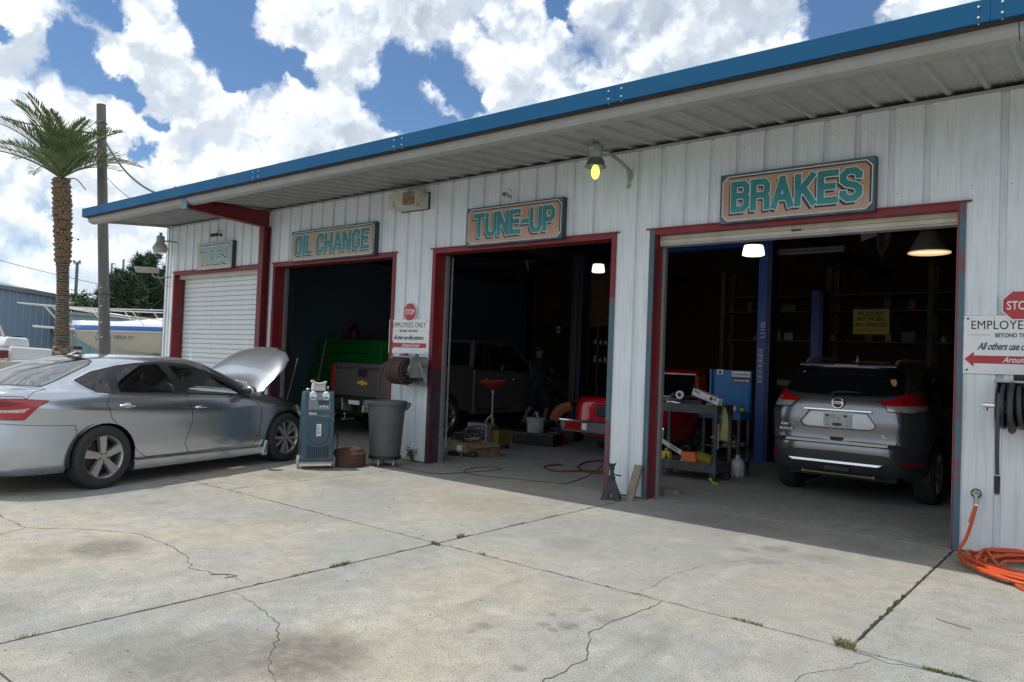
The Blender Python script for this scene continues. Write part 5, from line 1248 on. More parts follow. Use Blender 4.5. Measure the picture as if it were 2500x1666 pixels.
# ------------------------------------------------------------------ things standing on the yard
def recovery():
    t = thing('recovery_machine', 'blue grey refrigerant recovery machine on wheels beside the sedan', 'machine', (-8.31, -1.50, 0), R(62)); t.scale = (.80, .80, 1.01)
    m = M_teal2
    W = .245
    MB().hexa([(-W-.01, -.22, .10), (W+.01, -.22, .10), (W+.01, .22, .10), (-W-.01, .22, .10), (-W-.005, -.215, .72), (W+.005, -.215, .72), (W+.005, .22, .72), (-W-.005, .22, .72)]).hexa([(-W-.005, -.215, .72), (W+.005, -.215, .72), (W+.005, .22, .72), (-W-.005, .22, .72), (-W+.015, -.14, .99), (W-.015, -.14, .99), (W-.015, .20, .99), (-W+.015, .20, .99)]).build('cabinet', m, t, bevel=.02)
    MB().hexa([(-.175, -.212, .765), (.175, -.212, .765), (.175, -.18, .765), (-.175, -.18, .765), (-.17, -.152, .975), (.17, -.152, .975), (.17, -.12, .975), (-.17, -.12, .975)]).build('control_panel', mat('panel_grey', (.19, .21, .23), .35, var=.1), t, bevel=.006)
    for s in (-1, 1):
        MB().hexa([(s*.20, -.225, .60), (s*.25, -.225, .60), (s*.25, -.15, .60), (s*.20, -.15, .60), (s*.185, -.17, 1.0), (s*.235, -.17, 1.0), (s*.235, -.06, 1.0), (s*.185, -.06, 1.0)]).build('side_rib', m, t, bevel=.012)
        MB().lathe([(.0, -.018), (.05, -.018), (.078, -.012), (.085, 0), (.078, .022), (.05, .028), (0, .028)], c=(s*.285, -.02, .085), n=28, ax='x').build('wheel', mat('wheel_grey', (.36, .36, .34), .6, var=.15, dirt=(.2, .19, .17), dirtamt=.5), t, smooth=True, sharp=40)
        a = MB(); a.cyl((s*.105, -.168-.004, .945), (s*.105, -.150, .955), .052, n=24); o = a.build('gauge_glass', mat('gauge_white', (.85, .87, .88), .15, var=.1, vs=30), t, smooth=True)
        b = MB(); b.tube([(s*.105+.053*math.cos(q), -.171+.012*math.sin(q), .945+.052*math.sin(q)) for q in (2*math.pi*k/24 for k in range(24))], .005, 6, closed=True); b.build('gauge_rim', M_chr, t)
    MB().cyl((-.28, -.02, .085), (.28, -.02, .085), .012).build('axle', M_darkm, t)
    b = MB()
    for k in range(3): b.cyl((.02+.05*k, -.203, .80+.008*(k % 2)), (.02+.05*k, -.190, .803+.008*(k % 2)), .014, n=12)
    b.build('buttons', M_white, t); MB().hexa([(-.02, -.200, .83), (.15, -.200, .83), (.15, -.18, .83), (-.02, -.18, .83), (-.02, -.180, .89), (.15, -.180, .89), (.15, -.16, .89), (-.02, -.16, .89)]).build('display', M_darkm, t)
    text('Bludee', .045, M_white, t, (-.165, -.219, .705), ext=.001, bold=.001)
    MB().box(-.17, .17, -.2185, -.2165, .695, .699).box(.03, .165, -.2185, -.2165, .678, .684).build('print_lines', mat('print_grey', (.3, .35, .38), .6), t)
    MB().box(-.035, .04, -.2235, -.220, .43, .585).build('instruction_label', M_white, t)
    b = MB()
    for k in range(8): b.box(-.025, -.012+.035*(k % 3)/2+.01, -.2245, -.2235, .445+.016*k, .452+.016*k)
    b.build('label_print', M_ink, t)
    # curved groove, louvre field
    b = MB(); ribb = [(-.165, .47)]+[(.165*math.cos(math.pi+math.pi*k/16), .45+.13*math.sin(math.pi+math.pi*k/16)) for k in range(17)]+[(.165, .68)]
    for p, q in zip(ribb, ribb[1:]): b.bar((p[0], -.222, p[1]), (q[0], -.222, q[1]), .006)
    b.build('groove', mat('machine_groove', (.012, .03, .045), .6), t)
    for k in range(10):
        x = -.155+.0345*k; top = .315-.025*math.sin(math.pi*(k+.5)/10)
        MB().box(x-.008, x+.008, -.2245, -.2225, .155, top).build('louvre', M_ink, t)
    b = MB(); b.tube([(-.185, -.222, .325), (-.185, -.222, .14), (.18, -.222, .14), (.18, -.222, .325)], .004, 6); b.build('louvre_frame', m, t)
    MB().box(-.25, .25, -.22, .2, .075, .10).build('base_tray', M_galv, t)
    # things on the top
    k = thing('white_cloth_box', 'whitish box with a folded cloth on top of the recovery machine', 'box', (-8.34, -1.50, 1.01), R(62)); k.scale = (.85, .85, 1)
    MB().hexa([(-.085, -.10, 0), (.125, -.10, 0), (.125, .08, 0), (-.085, .08, 0), (-.07, -.09, .10), (.12, -.09, .10), (.12, .08, .10), (-.07, .08, .10)]).build('box', mat('plastic_white', (.52, .53, .50), .5), k, bevel=.012)
    MB().tube(smooth_path([(-.115, -.10, .13), (-.08, -.10, .125), (-.02, -.105, .10), (.05, -.105, .10), (.10, -.10, .115), (.125, -.09, .12)]), [.012]*1+[.016]*30, 8).build('cloth_roll', mat('cream_cloth', (.55, .53, .43), .8), k, smooth=True)
    MB().tube(smooth_path([(-.09, 0, .12), (-.03, .02, .16), (.03, .02, .15), (.08, .0, .11)]), .003, 6).build('wire_handle', M_darkm, k)
    MB().ball((-.145, -.06, .02), (.03, .03, .022), 8, 6).ball((.165, -.02, .035), (.022, .022, .03), 8, 6).build('valve_caps', M_chr, k, smooth=True)
    b = MB()
    b.tube(smooth_path([(.25, .05, .47), (.31, -.02, .46), (.34, -.02, .36), (.33, -.02, .2), (.30, .0, .06)]), .008, 8)
    b.build('side_hose', M_rub, t, smooth=True)
    MB().tube(smooth_path([(.25, .05, .45), (.33, -.0, .44), (.37, .0, .33), (.35, 0, .22), (.31, .02, .16)]), .007, 8).build('red_hose', mat('red_hose', (.16, .02, .02), .5), t, smooth=True)
    MB().tube(smooth_path([(-.25, .0, .4), (-.27, -.03, .34), (-.265, -.04, .2)]), .008, 8).build('red_hose', MATS['red_hose'], t, smooth=True)
recovery()
def trash_can():
    t = thing('trash_can', 'round grey trash can on a wheeled dolly by the oil change bay', 'trash can', (-7.94, -.62, 0), R(55)); t.scale = (.92, .92, 1.01)
    MB().lathe([(.0, .135), (.215, .135), (.225, .15), (.275, .80), (.275, .83), (.298, .835), (.302, .86), (.298, .885), (.272, .885), (.262, .80), (.21, .18), (0, .18)], n=48).build('body', M_gbin, t, smooth=True)
    b = MB()
    for a0 in (-.62, .0, .62, 1.9, 2.5, 3.14, 3.77, 4.4):
        r0, r1 = .229, .268; b.bar((r0*math.sin(a0-.0), -r0*math.cos(a0), .20), (r1*math.sin(a0), -r1*math.cos(a0), .74), .012, .008)
    b.build('ribs', M_gbin, t, bevel=.003)
    for s in (-1, 1): MB().hexa([(s*.27, -.07, .75), (s*.32, -.07, .77), (s*.32, .07, .77), (s*.27, .07, .75), (s*.27, -.08, .868), (s*.365, -.075, .858), (s*.365, .075, .858), (s*.27, .08, .868)]).build('handle', M_gbin, t, bevel=.015)
    MB().lathe([(0, .095), (.225, .095), (.245, .105), (.245, .14), (.225, .14)], n=32).build('dolly', M_black, t, smooth=True)
    for a in (.3, 1.55, 2.8, 4.05, 5.3):
        MB().cyl((.185*math.cos(a)-.012, .185*math.sin(a), .036), (.185*math.cos(a)+.012, .185*math.sin(a), .036), .036, n=14).box(.185*math.cos(a)-.018, .185*math.cos(a)+.018, .185*math.sin(a)-.01, .185*math.sin(a)+.012, .05, .10).build('caster', M_galv, t)
trash_can()
t = thing('rusty_drum', 'squat rusty brown brake drum between machine and trash can', 'brake drum', (-8.22, -1.02, 0))
MB().lathe([(0, .0), (.215, .0), (.228, .015), (.228, .17), (.218, .185), (.205, .19), (.185, .235), (.12, .245), (.10, .235), (.095, .15), (0, .15)], n=48).build('drum', M_rust, t, smooth=True, sharp=30)
MB().lathe([(.229, .05), (.234, .055), (.234, .07), (.229, .075)], n=48).lathe([(.206, .188), (.19, .21), (.20, .2)], n=48).build('drum_band', M_rust, t, smooth=True)
def weed():
    t = thing('weed_plant', 'leafy green weed growing at the foot of the pillar', 'weed', (-7.96, -.07, 0))
    b = MB()
    for _ in range(26):
        a = rnd(0, 6.28); r = rnd(.02, .13); h = rnd(.08, .20); tip = Vector((r*math.cos(a)*1.2, -abs(r*math.sin(a))*.7, h)); b.tube([(0+rnd(-.08, .08), 0, 0), (tip.x*.6, tip.y*.6, h*.6), tip], .0015, 4)
        for _ in range(7):
            c = tip+Vector((rnd(-.03, .03), rnd(-.03, .02), rnd(-.05, .02))); u = Vector((rnd(-1, 1), rnd(-1, 1), rnd(-.3, .6))).normalized()*.016; v = u.orthogonal().normalized()*.008
            b.add([c-u, c+v, c+u, c-v], [(0, 1, 2, 3)])
    b.build('leaves', M_weed, t)
weed()
def jack_stand():
    t = thing('jack_stand', 'black steel jack stand at the foot of the white pillar', 'jack stand', (-4.50, -.30, 0), R(25))
    b = MB(); top = .235
    for k in range(4):
        a = math.pi/4+k*math.pi/2; c, s = math.cos(a), math.sin(a); a2 = a+math.pi/2; c2, s2 = math.cos(a2), math.sin(a2)
        B1, B2 = Vector((c*.155, s*.155, .0)), Vector((c2*.155, s2*.155, 0)); T1, T2 = Vector((c*.04, s*.04, top)), Vector((c2*.035, s2*.035, top))
        md = B1.lerp(T1, .46).lerp(B2.lerp(T2, .46), .5)
        b.add([B1, B1.lerp(B2, .33), md, T1, B1.lerp(B2, .67), B2, T2], [(0, 1, 2, 3), (4, 5, 6, 2), (3, 2, 6)])
    o = b.build('legs', M_black, t); sd = o.modifiers.new('s', 'SOLIDIFY'); sd.thickness = .007
    b = MB(); b.cyl((0, 0, .15), (0, 0, .36), .023, n=14).cyl((0, 0, top-.01), (0, 0, top+.02), .042, n=16).build('ratchet_post', M_darkm, t, smooth=True)
    MB().prism([(-.05, .415), (-.03, .36), (.03, .36), (.05, .415), (.02, .395), (-.02, .395)], 'y', -.02, .02).box(-.028, .028, -.022, .022, .32, .362).build('saddle', M_black, t, bevel=.004)
    MB().cyl((.02, 0, top+.04), (.105, 0, top+.03), .008).build('lever', M_black, t)
jack_stand()
t = thing('wood_plank', 'short weathered grey plank leaning against the white pillar', 'plank', (-4.32, -.20, 0))
MB().hexa([(-.045, -.03, .0), (.05, -.03, .0), (.05, .012, .0), (-.045, .012, .0), (-.025, .125, .385), (.07, .125, .385), (.07, .165, .38), (-.025, .165, .38)]).build('plank', M_wood, t, bevel=.003)
t = thing('wood_offcuts', 'two short dirty wood offcuts on the floor inside the red jamb', 'wood block', (-4.30, .62, 0), R(8))
MB().hexa([(-.12, -.05, 0), (.14, -.05, 0), (.14, .05, 0), (-.12, .05, 0), (-.12, -.05, .05), (.11, -.05, .05), (.11, .05, .05), (-.12, .05, .05)]).build('block', M_wood, t, bevel=.004)
MB().hexa([(.0, -.09, 0), (.20, -.07, 0), (.19, -.03, 0), (-.01, -.05, 0), (.0, -.09, .035), (.18, -.07, .06), (.17, -.03, .06), (-.01, -.05, .035)]).build('block', M_wood, t, bevel=.003)
def cords():
    P = [(-8.5,-.30,.12), (-8.25,-.42,.02), (-7.79,-.60,.008), (-7.43,-.62,.006), (-7.08,-.61,.006), (-6.9,-.50,.006), (-6.78,-.1,.006), (-6.70,.28,.006), (-6.72,.45,.006), (-6.88,.50,.006), (-7.0,.34,.006), (-6.98,.02,.006), (-6.88,-.16,.009), (-6.70,-.24,.006), (-6.41,-.22,.006), (-6.08,-.08,.006), (-5.71,.0,.006), (-5.46,.12,.006), (-5.47,.4,.006), (-5.68,1.13,.006), (-6.08,2.03,.006)]
    MB().tube(smooth_path(P, 8), .0058, 6).build('extension_cord', mat('cord_brown', (.10, .06, .05), .6), tag=('thin brown extension cord snaking across the tune up bay floor', 'cord'))
    P = [(-6.42,1.45,.02), (-6.50,1.30,.013), (-6.48,1.10,.013), (-6.30,.93,.013), (-6.12,.88,.013), (-5.98,1.02,.013), (-5.84,1.25,.013), (-5.62,1.42,.013), (-5.35,1.5,.013), (-5.25,1.35,.013), (-5.55,1.22,.013), (-5.80,1.16,.013), (-6.0,1.28,.03), (-6.2,1.55,.013), (-6.36,1.93,.013), (-6.38,2.2,.013), (-6.2,2.5,.013), (-5.9,2.5,.013)]
    MB().tube(smooth_path(P, 8), .0125, 8).build('air_hose', mat('dark_red_hose', (.13, .035, .03), .5), smooth=True, tag=('reddish air hose looping on the floor inside the tune up bay', 'hose'))
    t = thing('pull_chain', 'long door chain hanging inside the left tune up jamb', 'chain', (-7.62, .24, 0))
    b = MB()
    for k in range(70): z = .25+k*.039; b.tube([(.01*math.cos(q)*(1 if k % 2 else .2), .01*math.cos(q)*(.2 if k % 2 else 1), z+.02*math.sin(q)) for q in (2*math.pi*j/8 for j in range(8))], .0035, 5, closed=True)
    o = b.build('chain_links', M_galv, t); L(o, kind='stuff')
cords()
# ------------------------------------------------------------------ inside the bays
M_glow = mat('lamp_glow', (.8, .8, .7), .5, var=0, emis=(1, .95, .74), es=1.2)
M_warm = mat('warm_reflector', (.8, .6, .4), .5, var=0, emis=(1, .60, .32), es=.85)
def lift(y, ztop, label, letters):
    t = thing('lift_post', label, 'lift post', (-4.73, y, 0))
    MB().box(-.12, .04, -.14, .14, .01, ztop).build('post', M_lift, t, bevel=.01)
    MB().box(.04, .12, -.17, .17, .01, ztop-.02).build('channel', mat('lift_blue_dark', (.006, .02, .10), .45), t, bevel=.01)
    MB().box(-.2, .2, -.25, .25, 0.002, .02).build('base_plate', M_lift, t)
    if letters:
        text('L1100', .105, M_white, t, (.018, -.142, 2.04), (0, R(-90), R(90)) if False else (R(90), R(-90), 0), sx=1.05)
        MB().box(-.085, -.005, -.1435, -.141, 1.30, 1.86).build('maker_plate', M_offw, t)
        b = MB()
        for k in range(6): z = 1.33+.088*k; b.box(-.075, -.015, -.1455, -.1435, z, z+.022).box(-.075, -.055, -.1455, -.1435, z+.02, z+.062).box(-.035, -.015, -.1455, -.1435, z+.03, z+.062)
        b.build('maker_letters', M_lift, t)
lift(4.86, 3.72, 'tall blue lift post marked L1100 beside the blue cabinet', True)
lift(7.6, 3.10, 'shorter blue lift post standing behind the grey SUV', False)
MB().box(-7.6, -4.7, 4.8, 4.95, 3.60, 3.74).build('lift_crossbeam', M_lift, tag=('blue overhead crossbeam joining the tall lift post', 'beam'))
for i, (x, y, lab) in enumerate(((-8.95, 5.5, 'dark lift post left of the mid bay lamp, nearest the red car'), (-11.6, 7.0, 'dark lift post behind the brown pickup cab'))):
    t = thing('lift_post', lab, 'lift post', (x, y, 0)); MB().box(-.14, .14, -.14, .14, 0.01, 3.75).build('post', mat('lift_navy', (.006, .014, .04), .5), t, bevel=.01); MB().box(-.04, .04, -.16, -.14, .3, 3.7).build('cable_channel', M_darkm, t)
def pendant(loc, r, h, label, kind):
    t = thing('ceiling_lamp', label, 'ceiling lamp', loc)
    if kind == 'glow':
        MB().lathe([(r*.88, h), (r, h*.5), (r*1.06, 0), (r*.9, -.01), (0, -.012)], n=28).build('glowing_shade', M_glow, t, smooth=True)
        MB().cyl((0, 0, h), (0, 0, h+.09), r*.8, r*.45, n=20).build('housing', M_darkm, t, smooth=True)
    else:
        MB().lathe([(.05, h), (r*.45, h*.95), (r*.7, h*.6), (r*.97, .03), (r, 0)], n=36).build('shade', mat('shade_grey', (.16, .155, .145), .6), t, smooth=True)
        MB().lathe([(r*.985, .012), (r*.6, .10), (0, .14)], n=36).build('lit_inside', M_warm, t, smooth=True)
        b = MB(); b.tube(ring((0, 0, .0), r, 'z', 36), .008, 6, closed=True); b.build('rim', mat('rim_warm', (.5, .35, .25), .5, emis=(1, .75, .5), es=.35), t)
    MB().cyl((0, 0, h+.05), (0, 0, 3.98-loc[2]), .012).build('hanging_rod', M_darkm, t)
pendant((-4.62, 3.9, 3.31), .16, .15, 'glowing white lamp in front of the tall blue lift post', 'glow')
pendant((-8.21, 5.0, 3.33), .12, .15, 'glowing white lamp high in the tune up bay', 'glow')
pendant((-1.80, 2.0, 2.92), .215, .25, 'large grey cone lamp with warm light over the SUV', 'cone')
t = thing('fluorescent_fixture', 'unlit fluorescent fixture hanging behind the brakes bay header', 'light fixture', (-4.1, 5.0, 3.49))
MB().box(-.55, .55, -.06, .06, 0, .05).build('housing', mat('fixture_grey', (.14, .13, .12), .6), t); MB().cyl((-.53, -.03, -.02), (.53, -.03, -.02), .018).cyl((-.53, .03, -.02), (.53, .03, -.02), .018).build('tubes', mat('tube_grey', (.22, .22, .2), .5), t)
[MB().cyl((x, 0, .05), (x, 0, .6), .006).build('hanger', M_darkm, t) for x in (-.3, .3)]
def rack():
    t = thing('storage_rack', 'long dark shelving rack with boards along the back of the bays', 'shelves', (-4.5, 8.2, 0))
    m = mat('shelf_wood', (.11, .075, .045), .8, var=.35, vs=5)
    for z in (1.22, 2.14, 2.74, 3.06): MB().box(-2.4, 3.6, -.3, .3, z-.03, z).build('shelf', m, t)
    for x in (-2.4, -.2, 1.6, 3.55): MB().box(x, x+.09, -.32, -.3, 0, 3.6).box(x, x+.09, .2, .3, 0, 3.6).build('upright', m, t)
    random.seed(3)
    cols = [(.30, .28, .25), (.05, .06, .07), (.25, .05, .04), (.30, .25, .08), (.05, .12, .18), (.35, .34, .32), (.12, .09, .06)]
    k = 0
    cn = ['grey', 'black', 'red', 'mustard', 'teal', 'pale grey', 'brown']; wo = 'first second third fourth fifth sixth seventh eighth ninth tenth eleventh twelfth thirteenth fourteenth fifteenth sixteenth seventeenth eighteenth'.split()
    for z in (1.22, 2.14, 2.74):
        x = -2.2; k = 0
        sn = {1.22: 'lowest', 2.14: 'middle', 2.74: 'upper'}[z]
        lab = lambda what: '%s %s, %s item from the left on the %s back rack shelf' % (cn[cols.index(c)], what, wo[k], sn)
        while x < 3.4:
            w = rnd(.07, .32); h = rnd(.08, .26); c = random.choice(cols); nm = 'shelf_%d' % cols.index(c)
            mm = mat(nm, tuple(v*.8 for v in c), .6)
            if random.random() < .5:
                o = MB().box(-w/2, w/2, -.12, .12, 0, h).build('carton', mm, bevel=.004); o.location = (-4.5+x, 8.05, z+.001); L(o, lab('carton'), 'box', 'boxes on the back rack')
            else:
                o = MB().lathe([(0, 0), (.045, 0), (.048, .01), (.048, h*.6), (.02, h*.8), (.02, h), (0, h)], n=14).build('bottle', mm, smooth=True); o.location = (-4.5+x, 7.98, z+.001); L(o, lab('bottle'), 'bottle', 'bottles on the back rack')
            x += w+rnd(.12, .35); k += 1
    random.seed(11)
rack()
t = thing('seafood_notice', 'yellow handwritten WE DO NOT BUY OR SELL notice on the rack', 'sign', (-4.17, 7.84, 2.27), 0)
MB().box(0, .64, -.01, 0, 0, .48).build('board', M_yel, t)
M_maroon = mat('maroon_ink', (.05, .012, .01), .6, var=0)
for s, z, sh in (('WE DO NOT', .365, 0), ('BUY OR SELL', .26, 0), ('ANY SEAFOOD', .15, 0)): text(s, .098, M_maroon, t, (.32, -.012, z), sx=.86, align='CENTER', bold=.002)
text('ON SUNDAY', .09, mat('faded_ink', (.22, .16, .03), .6, var=0), t, (.32, -.012, .045), sx=.86, align='CENTER')
MB().box(.17, .50, -.0125, -.0105, .352, .358).build('underline', M_maroon, t)
def cabinet():
    t = thing('blue_cabinet', 'open blue steel workstation with stickers left of the lift post', 'cabinet', (-4.49, 2.88, 0))
    MB().box(-.29, .29, .0, .02, .88, 1.49).build('back_panel', M_cab, t)
    MB().box(-.305, -.275, -.06, .05, .80, 1.50).build('side_flange', M_cab, t, bevel=.005); MB().box(.275, .30, -.0, .05, .8, 1.49).build('side_flange', M_cab, t, bevel=.005)
    MB().box(-.30, .30, -.36, .02, .80, .90).box(-.28, .28, -.34, 0, .9001, .902).build('tray', M_cab, t, bevel=.008)
    for x in (-.27, .25):
        for y in (-.33, .0): MB().box(x, x+.04, y, y+.04, 0, .8).build('leg', mat('leg_rusty_blue', (.03, .045, .08), .6, var=.3, dirt=(.12, .07, .04), dirtamt=.7), t)
    for z in (.40, .17): MB().box(-.28, .30, -.36, .0, z, z+.025).build('shelf', M_darkm, t)
    # stickers
    def stick(x0, x1, z0, z1, m, s, mt, sz, sh=0, edge=None):
        MB().box(x0, x1, -.003, -.0005, z0, z1).build('sticker', m, t)
        if edge: MB().box(x0+.008, x1-.008, -.0035, -.003, z0+.008, z1-.008).build('sticker_field', edge, t)
        if s: text(s, sz, mt, t, ((x0+x1)/2, -.0042, z0+(z1-z0)*.22), sx=.80, align='CENTER', shear=sh, ext=.0006, bold=.001)
    stick(.01, .285, 1.40, 1.475, M_white, 'SCHOENFELD', M_ink, .052)
    stick(.02, .285, 1.315, 1.385, mat('sticker_purple', (.05, .008, .04), .5), 'FLOWMASTER', M_white, .045, .35)
    MB().box(-.215, -.125, -.003, -.0005, 1.425, 1.495).build('sticker', M_white, t, bevel=.01); MB().cyl((-.17, -.004, 1.46), (-.17, -.003, 1.46), .027, n=20).build('sticker_disc', mat('olive_print', (.08, .10, .04), .6), t)
    MB().tube([(.145, -.01, 1.27), (.15, -.02, 1.20), (.165, -.03, 1.17), (.18, -.025, 1.19)], .004, 6).build('hook', M_sred, t)
    for x, m, cap, lab in ((.12, mat('bottle_white_red', (.45, .30, .30), .5), M_sred, 'small white and red bottle on the blue cabinet tray'), (.235, M_black, M_sred, 'small black bottle with yellow label on the blue cabinet tray')):
        o = thing('bottle', lab, 'bottle', (-4.49+x, 2.74, .902)); MB().lathe([(0, 0), (.03, 0), (.031, .075), (.022, .088), (.0, .088)], n=16).build('bottle_body', m, o, smooth=True); MB().cyl((0, 0, .088), (0, 0, .115), .014, n=12).build('cap', cap, o)
        MB().lathe([(.0315, .02), (.0315, .065)], n=16).build('label', M_yel if m == M_black else M_white, o)
    o = thing('toolbox', 'dark toolbox on the lower shelf of the blue cabinet', 'toolbox', (-4.38, 2.70, .426)); MB().box(-.10, .12, -.08, .08, 0, .09).build('box_body', M_black, o, bevel=.006); MB().box(-.07, .08, -.083, -.08, .05, .06).box(-.10, .1, -.083, -.08, .0, .005).build('white_print', M_white, o); MB().tube([(-.06, 0, .09), (-.05, 0, .14), (.05, 0, .14), (.06, 0, .09)], .01, 8).build('handle', M_sred, o)
    o = thing('yellow_rag', 'crumpled yellow brown rag on the cabinet lower shelf', 'rag', (-4.22, 2.68, .426)); MB().ball((0, 0, .03), (.05, .06, .035), 10, 6).build('rag_lump', mat('rag_brown', (.20, .13, .05), .9, bump=.5), o, smooth=True)
cabinet()
def cart():
    t = thing('tool_cart', 'grey two tray service cart cluttered with parts and tools', 'cart', (-4.66, 2.0, 0))
    m = mat('cart_grey', (.06, .065, .07), .5, .3, var=.25, vs=7, dirt=(.16, .17, .18), dirtamt=.35)
    for z in (.13, .90):
        b = MB(); b.box(-.48, .48, -.26, -.245, z, z+.12).box(-.48, .48, .245, .26, z, z+.12).box(-.48, -.465, -.245, .245, z, z+.12).box(.465, .48, -.245, .245, z, z+.12).box(-.465, .465, -.245, .245, z+.02, z+.035); b.build('tray', m, t, bevel=.004)
    for x in (-.475, .435):
        for y in (-.255, .215): MB().box(x, x+.04, y, y+.04, .1, .92).build('leg', m, t)
    MB().box(.477, .484, -.22, -.19, .45, .78).build('scuffed_strip', M_offw, t)
    for x in (-.42, .42):
        for y in (-.2, .2): MB().cyl((x, y-.02, .055), (x, y+.02, .055), .055, n=18).box(x-.03, x+.03, y-.028, y+.028, .06, .12).build('caster', M_darkm, t)
cart()
def cart_items():
    top = 1.02
    o = thing('white_part_box', 'long white parts box lying tilted on the tool cart', 'box', (-4.38, 1.86, 1.125), R(-6)); o.rotation_euler = (R(0), R(17), R(-8))
    MB().box(-.21, .21, -.05, .05, -.045, .045).build('carton', mat('carton_white', (.62, .64, .66), .5), o, bevel=.003)
    MB().box(-.15, .08, -.0515, -.0505, -.02, -.016).box(-.19, -.10, -.0515, -.0505, .01, .024).box(.0, .14, -.0515, -.0505, -.034, -.03).build('print', M_darkm, o); MB().cyl((.095, -.052, .008), (.095, -.0505, .008), .026, n=16).build('print_disc', M_darkm, o); MB().box(.135, .17, -.052, -.0505, .0, .03).build('red_print', M_sred, o)
    o = thing('tape_roll', 'white and black tape roll standing on the tool cart', 'tape roll', (-4.77, 1.84, 1.13)); MB().lathe([(.032, -.02), (.055, -.02), (.055, .02), (.032, .02), (.032, -.02)], n=24, ax='y').build('roll', M_white, o, smooth=True, sharp=40); MB().lathe([(.0, -.01), (.031, -.01), (.031, .012), (0, .012)], n=20, ax='y').build('core', M_black, o)
    MB().lathe([(.056, -.019), (.0565, .019)], n=20, ax='y').build('edge', M_white, o)
    o = thing('metal_bracket', 'shiny zinc bracket lying on the front of the cart tray', 'bracket', (-4.82, 1.80, 1.0)); MB().tube([(-.16, 0, .04), (-.05, -.01, .03), (.06, 0, .015), (.16, 0, .0)], .013, 8).box(-.11, -.06, -.03, .0, -.01, .035).box(.10, .16, -.03, .01, -.02, .02).build('strip', M_chr, o)
    o = thing('metal_bracket', 'dark engine bracket at the far side of the cart', 'bracket', (-4.62, 2.05, 1.02)); MB().tube(smooth_path([(-.25, 0, .02), (-.1, .02, .08), (.1, 0, .06), (.25, .02, .02)]), .025, 8).box(-.2, .1, -.05, .08, -.08, .04).ball((.12, 0, .07), .05).build('casting', M_darkm, o)
    o = thing('headlamp_cluster', 'purple tinted lamp pair behind the tape roll', 'lamp part', (-4.90, 1.98, 1.12)); MB().ball((-.03, 0, .0), .045, 12, 8).ball((.06, .0, .01), .04, 12, 8).box(-.1, .1, .0, .06, -.18, .0).build('lens', mat('purple_dark', (.03, .03, .07), .2), o, smooth=True)
    o = thing('small_tan_box', 'small tan carton standing on the tool cart', 'box', (-4.32, 1.84, .936)); MB().box(-.05, .05, -.04, .04, 0, .11).build('carton', M_card, o, bevel=.003)
    o = thing('spray_bottle', 'clear spray bottle at the right end of the cart', 'bottle', (-4.21, 1.9, .936)); MB().lathe([(0, 0), (.035, 0), (.037, .09), (.015, .12), (.013, .15)], n=14).build('bottle_body', M_lampwh, o, smooth=True); MB().box(-.03, .02, -.012, .012, .15, .19).build('spray_head', M_ink, o, bevel=.004)
    o = thing('plastic_bag', 'yellow green plastic bag hanging from the end of the cart', 'bag', (-4.15, 1.86, .0))
    b = MB(); n = 20; rows = []
    for j, (z, w, dpt) in enumerate(((1.0, .012, .01), (.95, .03, .02), (.88, .05, .03), (.78, .062, .04), (.68, .07, .055), (.60, .075, .055), (.565, .07, .045), (.555, .03, .02))):
        rows.append([(.015+w*math.cos(a)*(1+.12*math.sin(5*a+j)), dpt*math.sin(a)*(1+.15*math.cos(4*a)), z+.008*math.sin(3*a)) for a in (2*math.pi*k/n for k in range(n))])
    b.add([p for r in rows for p in r], [(i*n+k, i*n+(k+1) % n, (i+1)*n+(k+1) % n, (i+1)*n+k) for i in range(7) for k in range(n)]+[tuple(7*n+k for k in range(n))])
    b.build('bag_body', mat('bag_green', (.24, .26, .09), .5, var=.15), o, smooth=True)
    MB().hexa([(-.17, -.02, .585), (-.05, -.03, .585), (-.05, .02, .585), (-.17, .01, .585), (-.09, -.01, .65), (-.03, -.02, .68), (-.03, .01, .68), (-.09, .0, .65)]).build('loose_corner', MATS['bag_green'], o, bevel=.01)
    b = MB()
    for k in range(7): b.box(-.03, -.03+.02+.01*(k % 3), -.062, -.055, .68+.027*k, .69+.027*k)
    b.build('print', M_darkm, o)
    # lower tray
    o = thing('chainsaw', 'orange chainsaw with white bar in the lower cart tray', 'chainsaw', (-4.60, 1.86, .17))
    MB().hexa([(-.11, -.08, .04), (.13, -.08, .02), (.13, .08, .02), (-.11, .08, .04), (-.10, -.07, .20), (.10, -.07, .21), (.10, .07, .21), (-.10, .07, .20)]).build('engine_cover', mat('saw_orange', (.62, .11, .01), .35), o, bevel=.02)
    MB().hexa([(-.46, -.03, .30), (-.12, -.03, .14), (-.12, -.02, .14), (-.46, -.02, .30), (-.45, -.03, .36), (-.10, -.03, .20), (-.10, -.02, .20), (-.45, -.02, .36)]).build('guide_bar', mat('bar_white', (.5, .5, .48), .4), o)
    tx = text('STIHL', .042, M_ink, o, (-.30, -.032, .248), sx=1.3, bold=.001); tx.rotation_euler = (R(90), R(25), 0)
    MB().tube(smooth_path([(-.10, 0, .1), (-.14, 0, .19), (-.07, 0, .27), (.0, 0, .235)]), .012, 8).tube(smooth_path([(-.16, -.05, .0), (-.13, -.05, .08), (-.06, -.06, .13)]), .013, 8).build('handle', M_black, o, smooth=True)
    MB().hexa([(-.13, -.10, .02), (.02, -.10, .02), (.02, -.085, .02), (-.13, -.085, .02), (-.10, -.10, .09), (.0, -.10, .06), (.0, -.085, .06), (-.10, -.085, .09)]).build('chrome_guard', M_chr, o, bevel=.01)
    o = thing('yellow_coil_hose', 'yellow spiral air hose coil in the lower cart tray', 'hose', (-4.40, 1.88, .17))
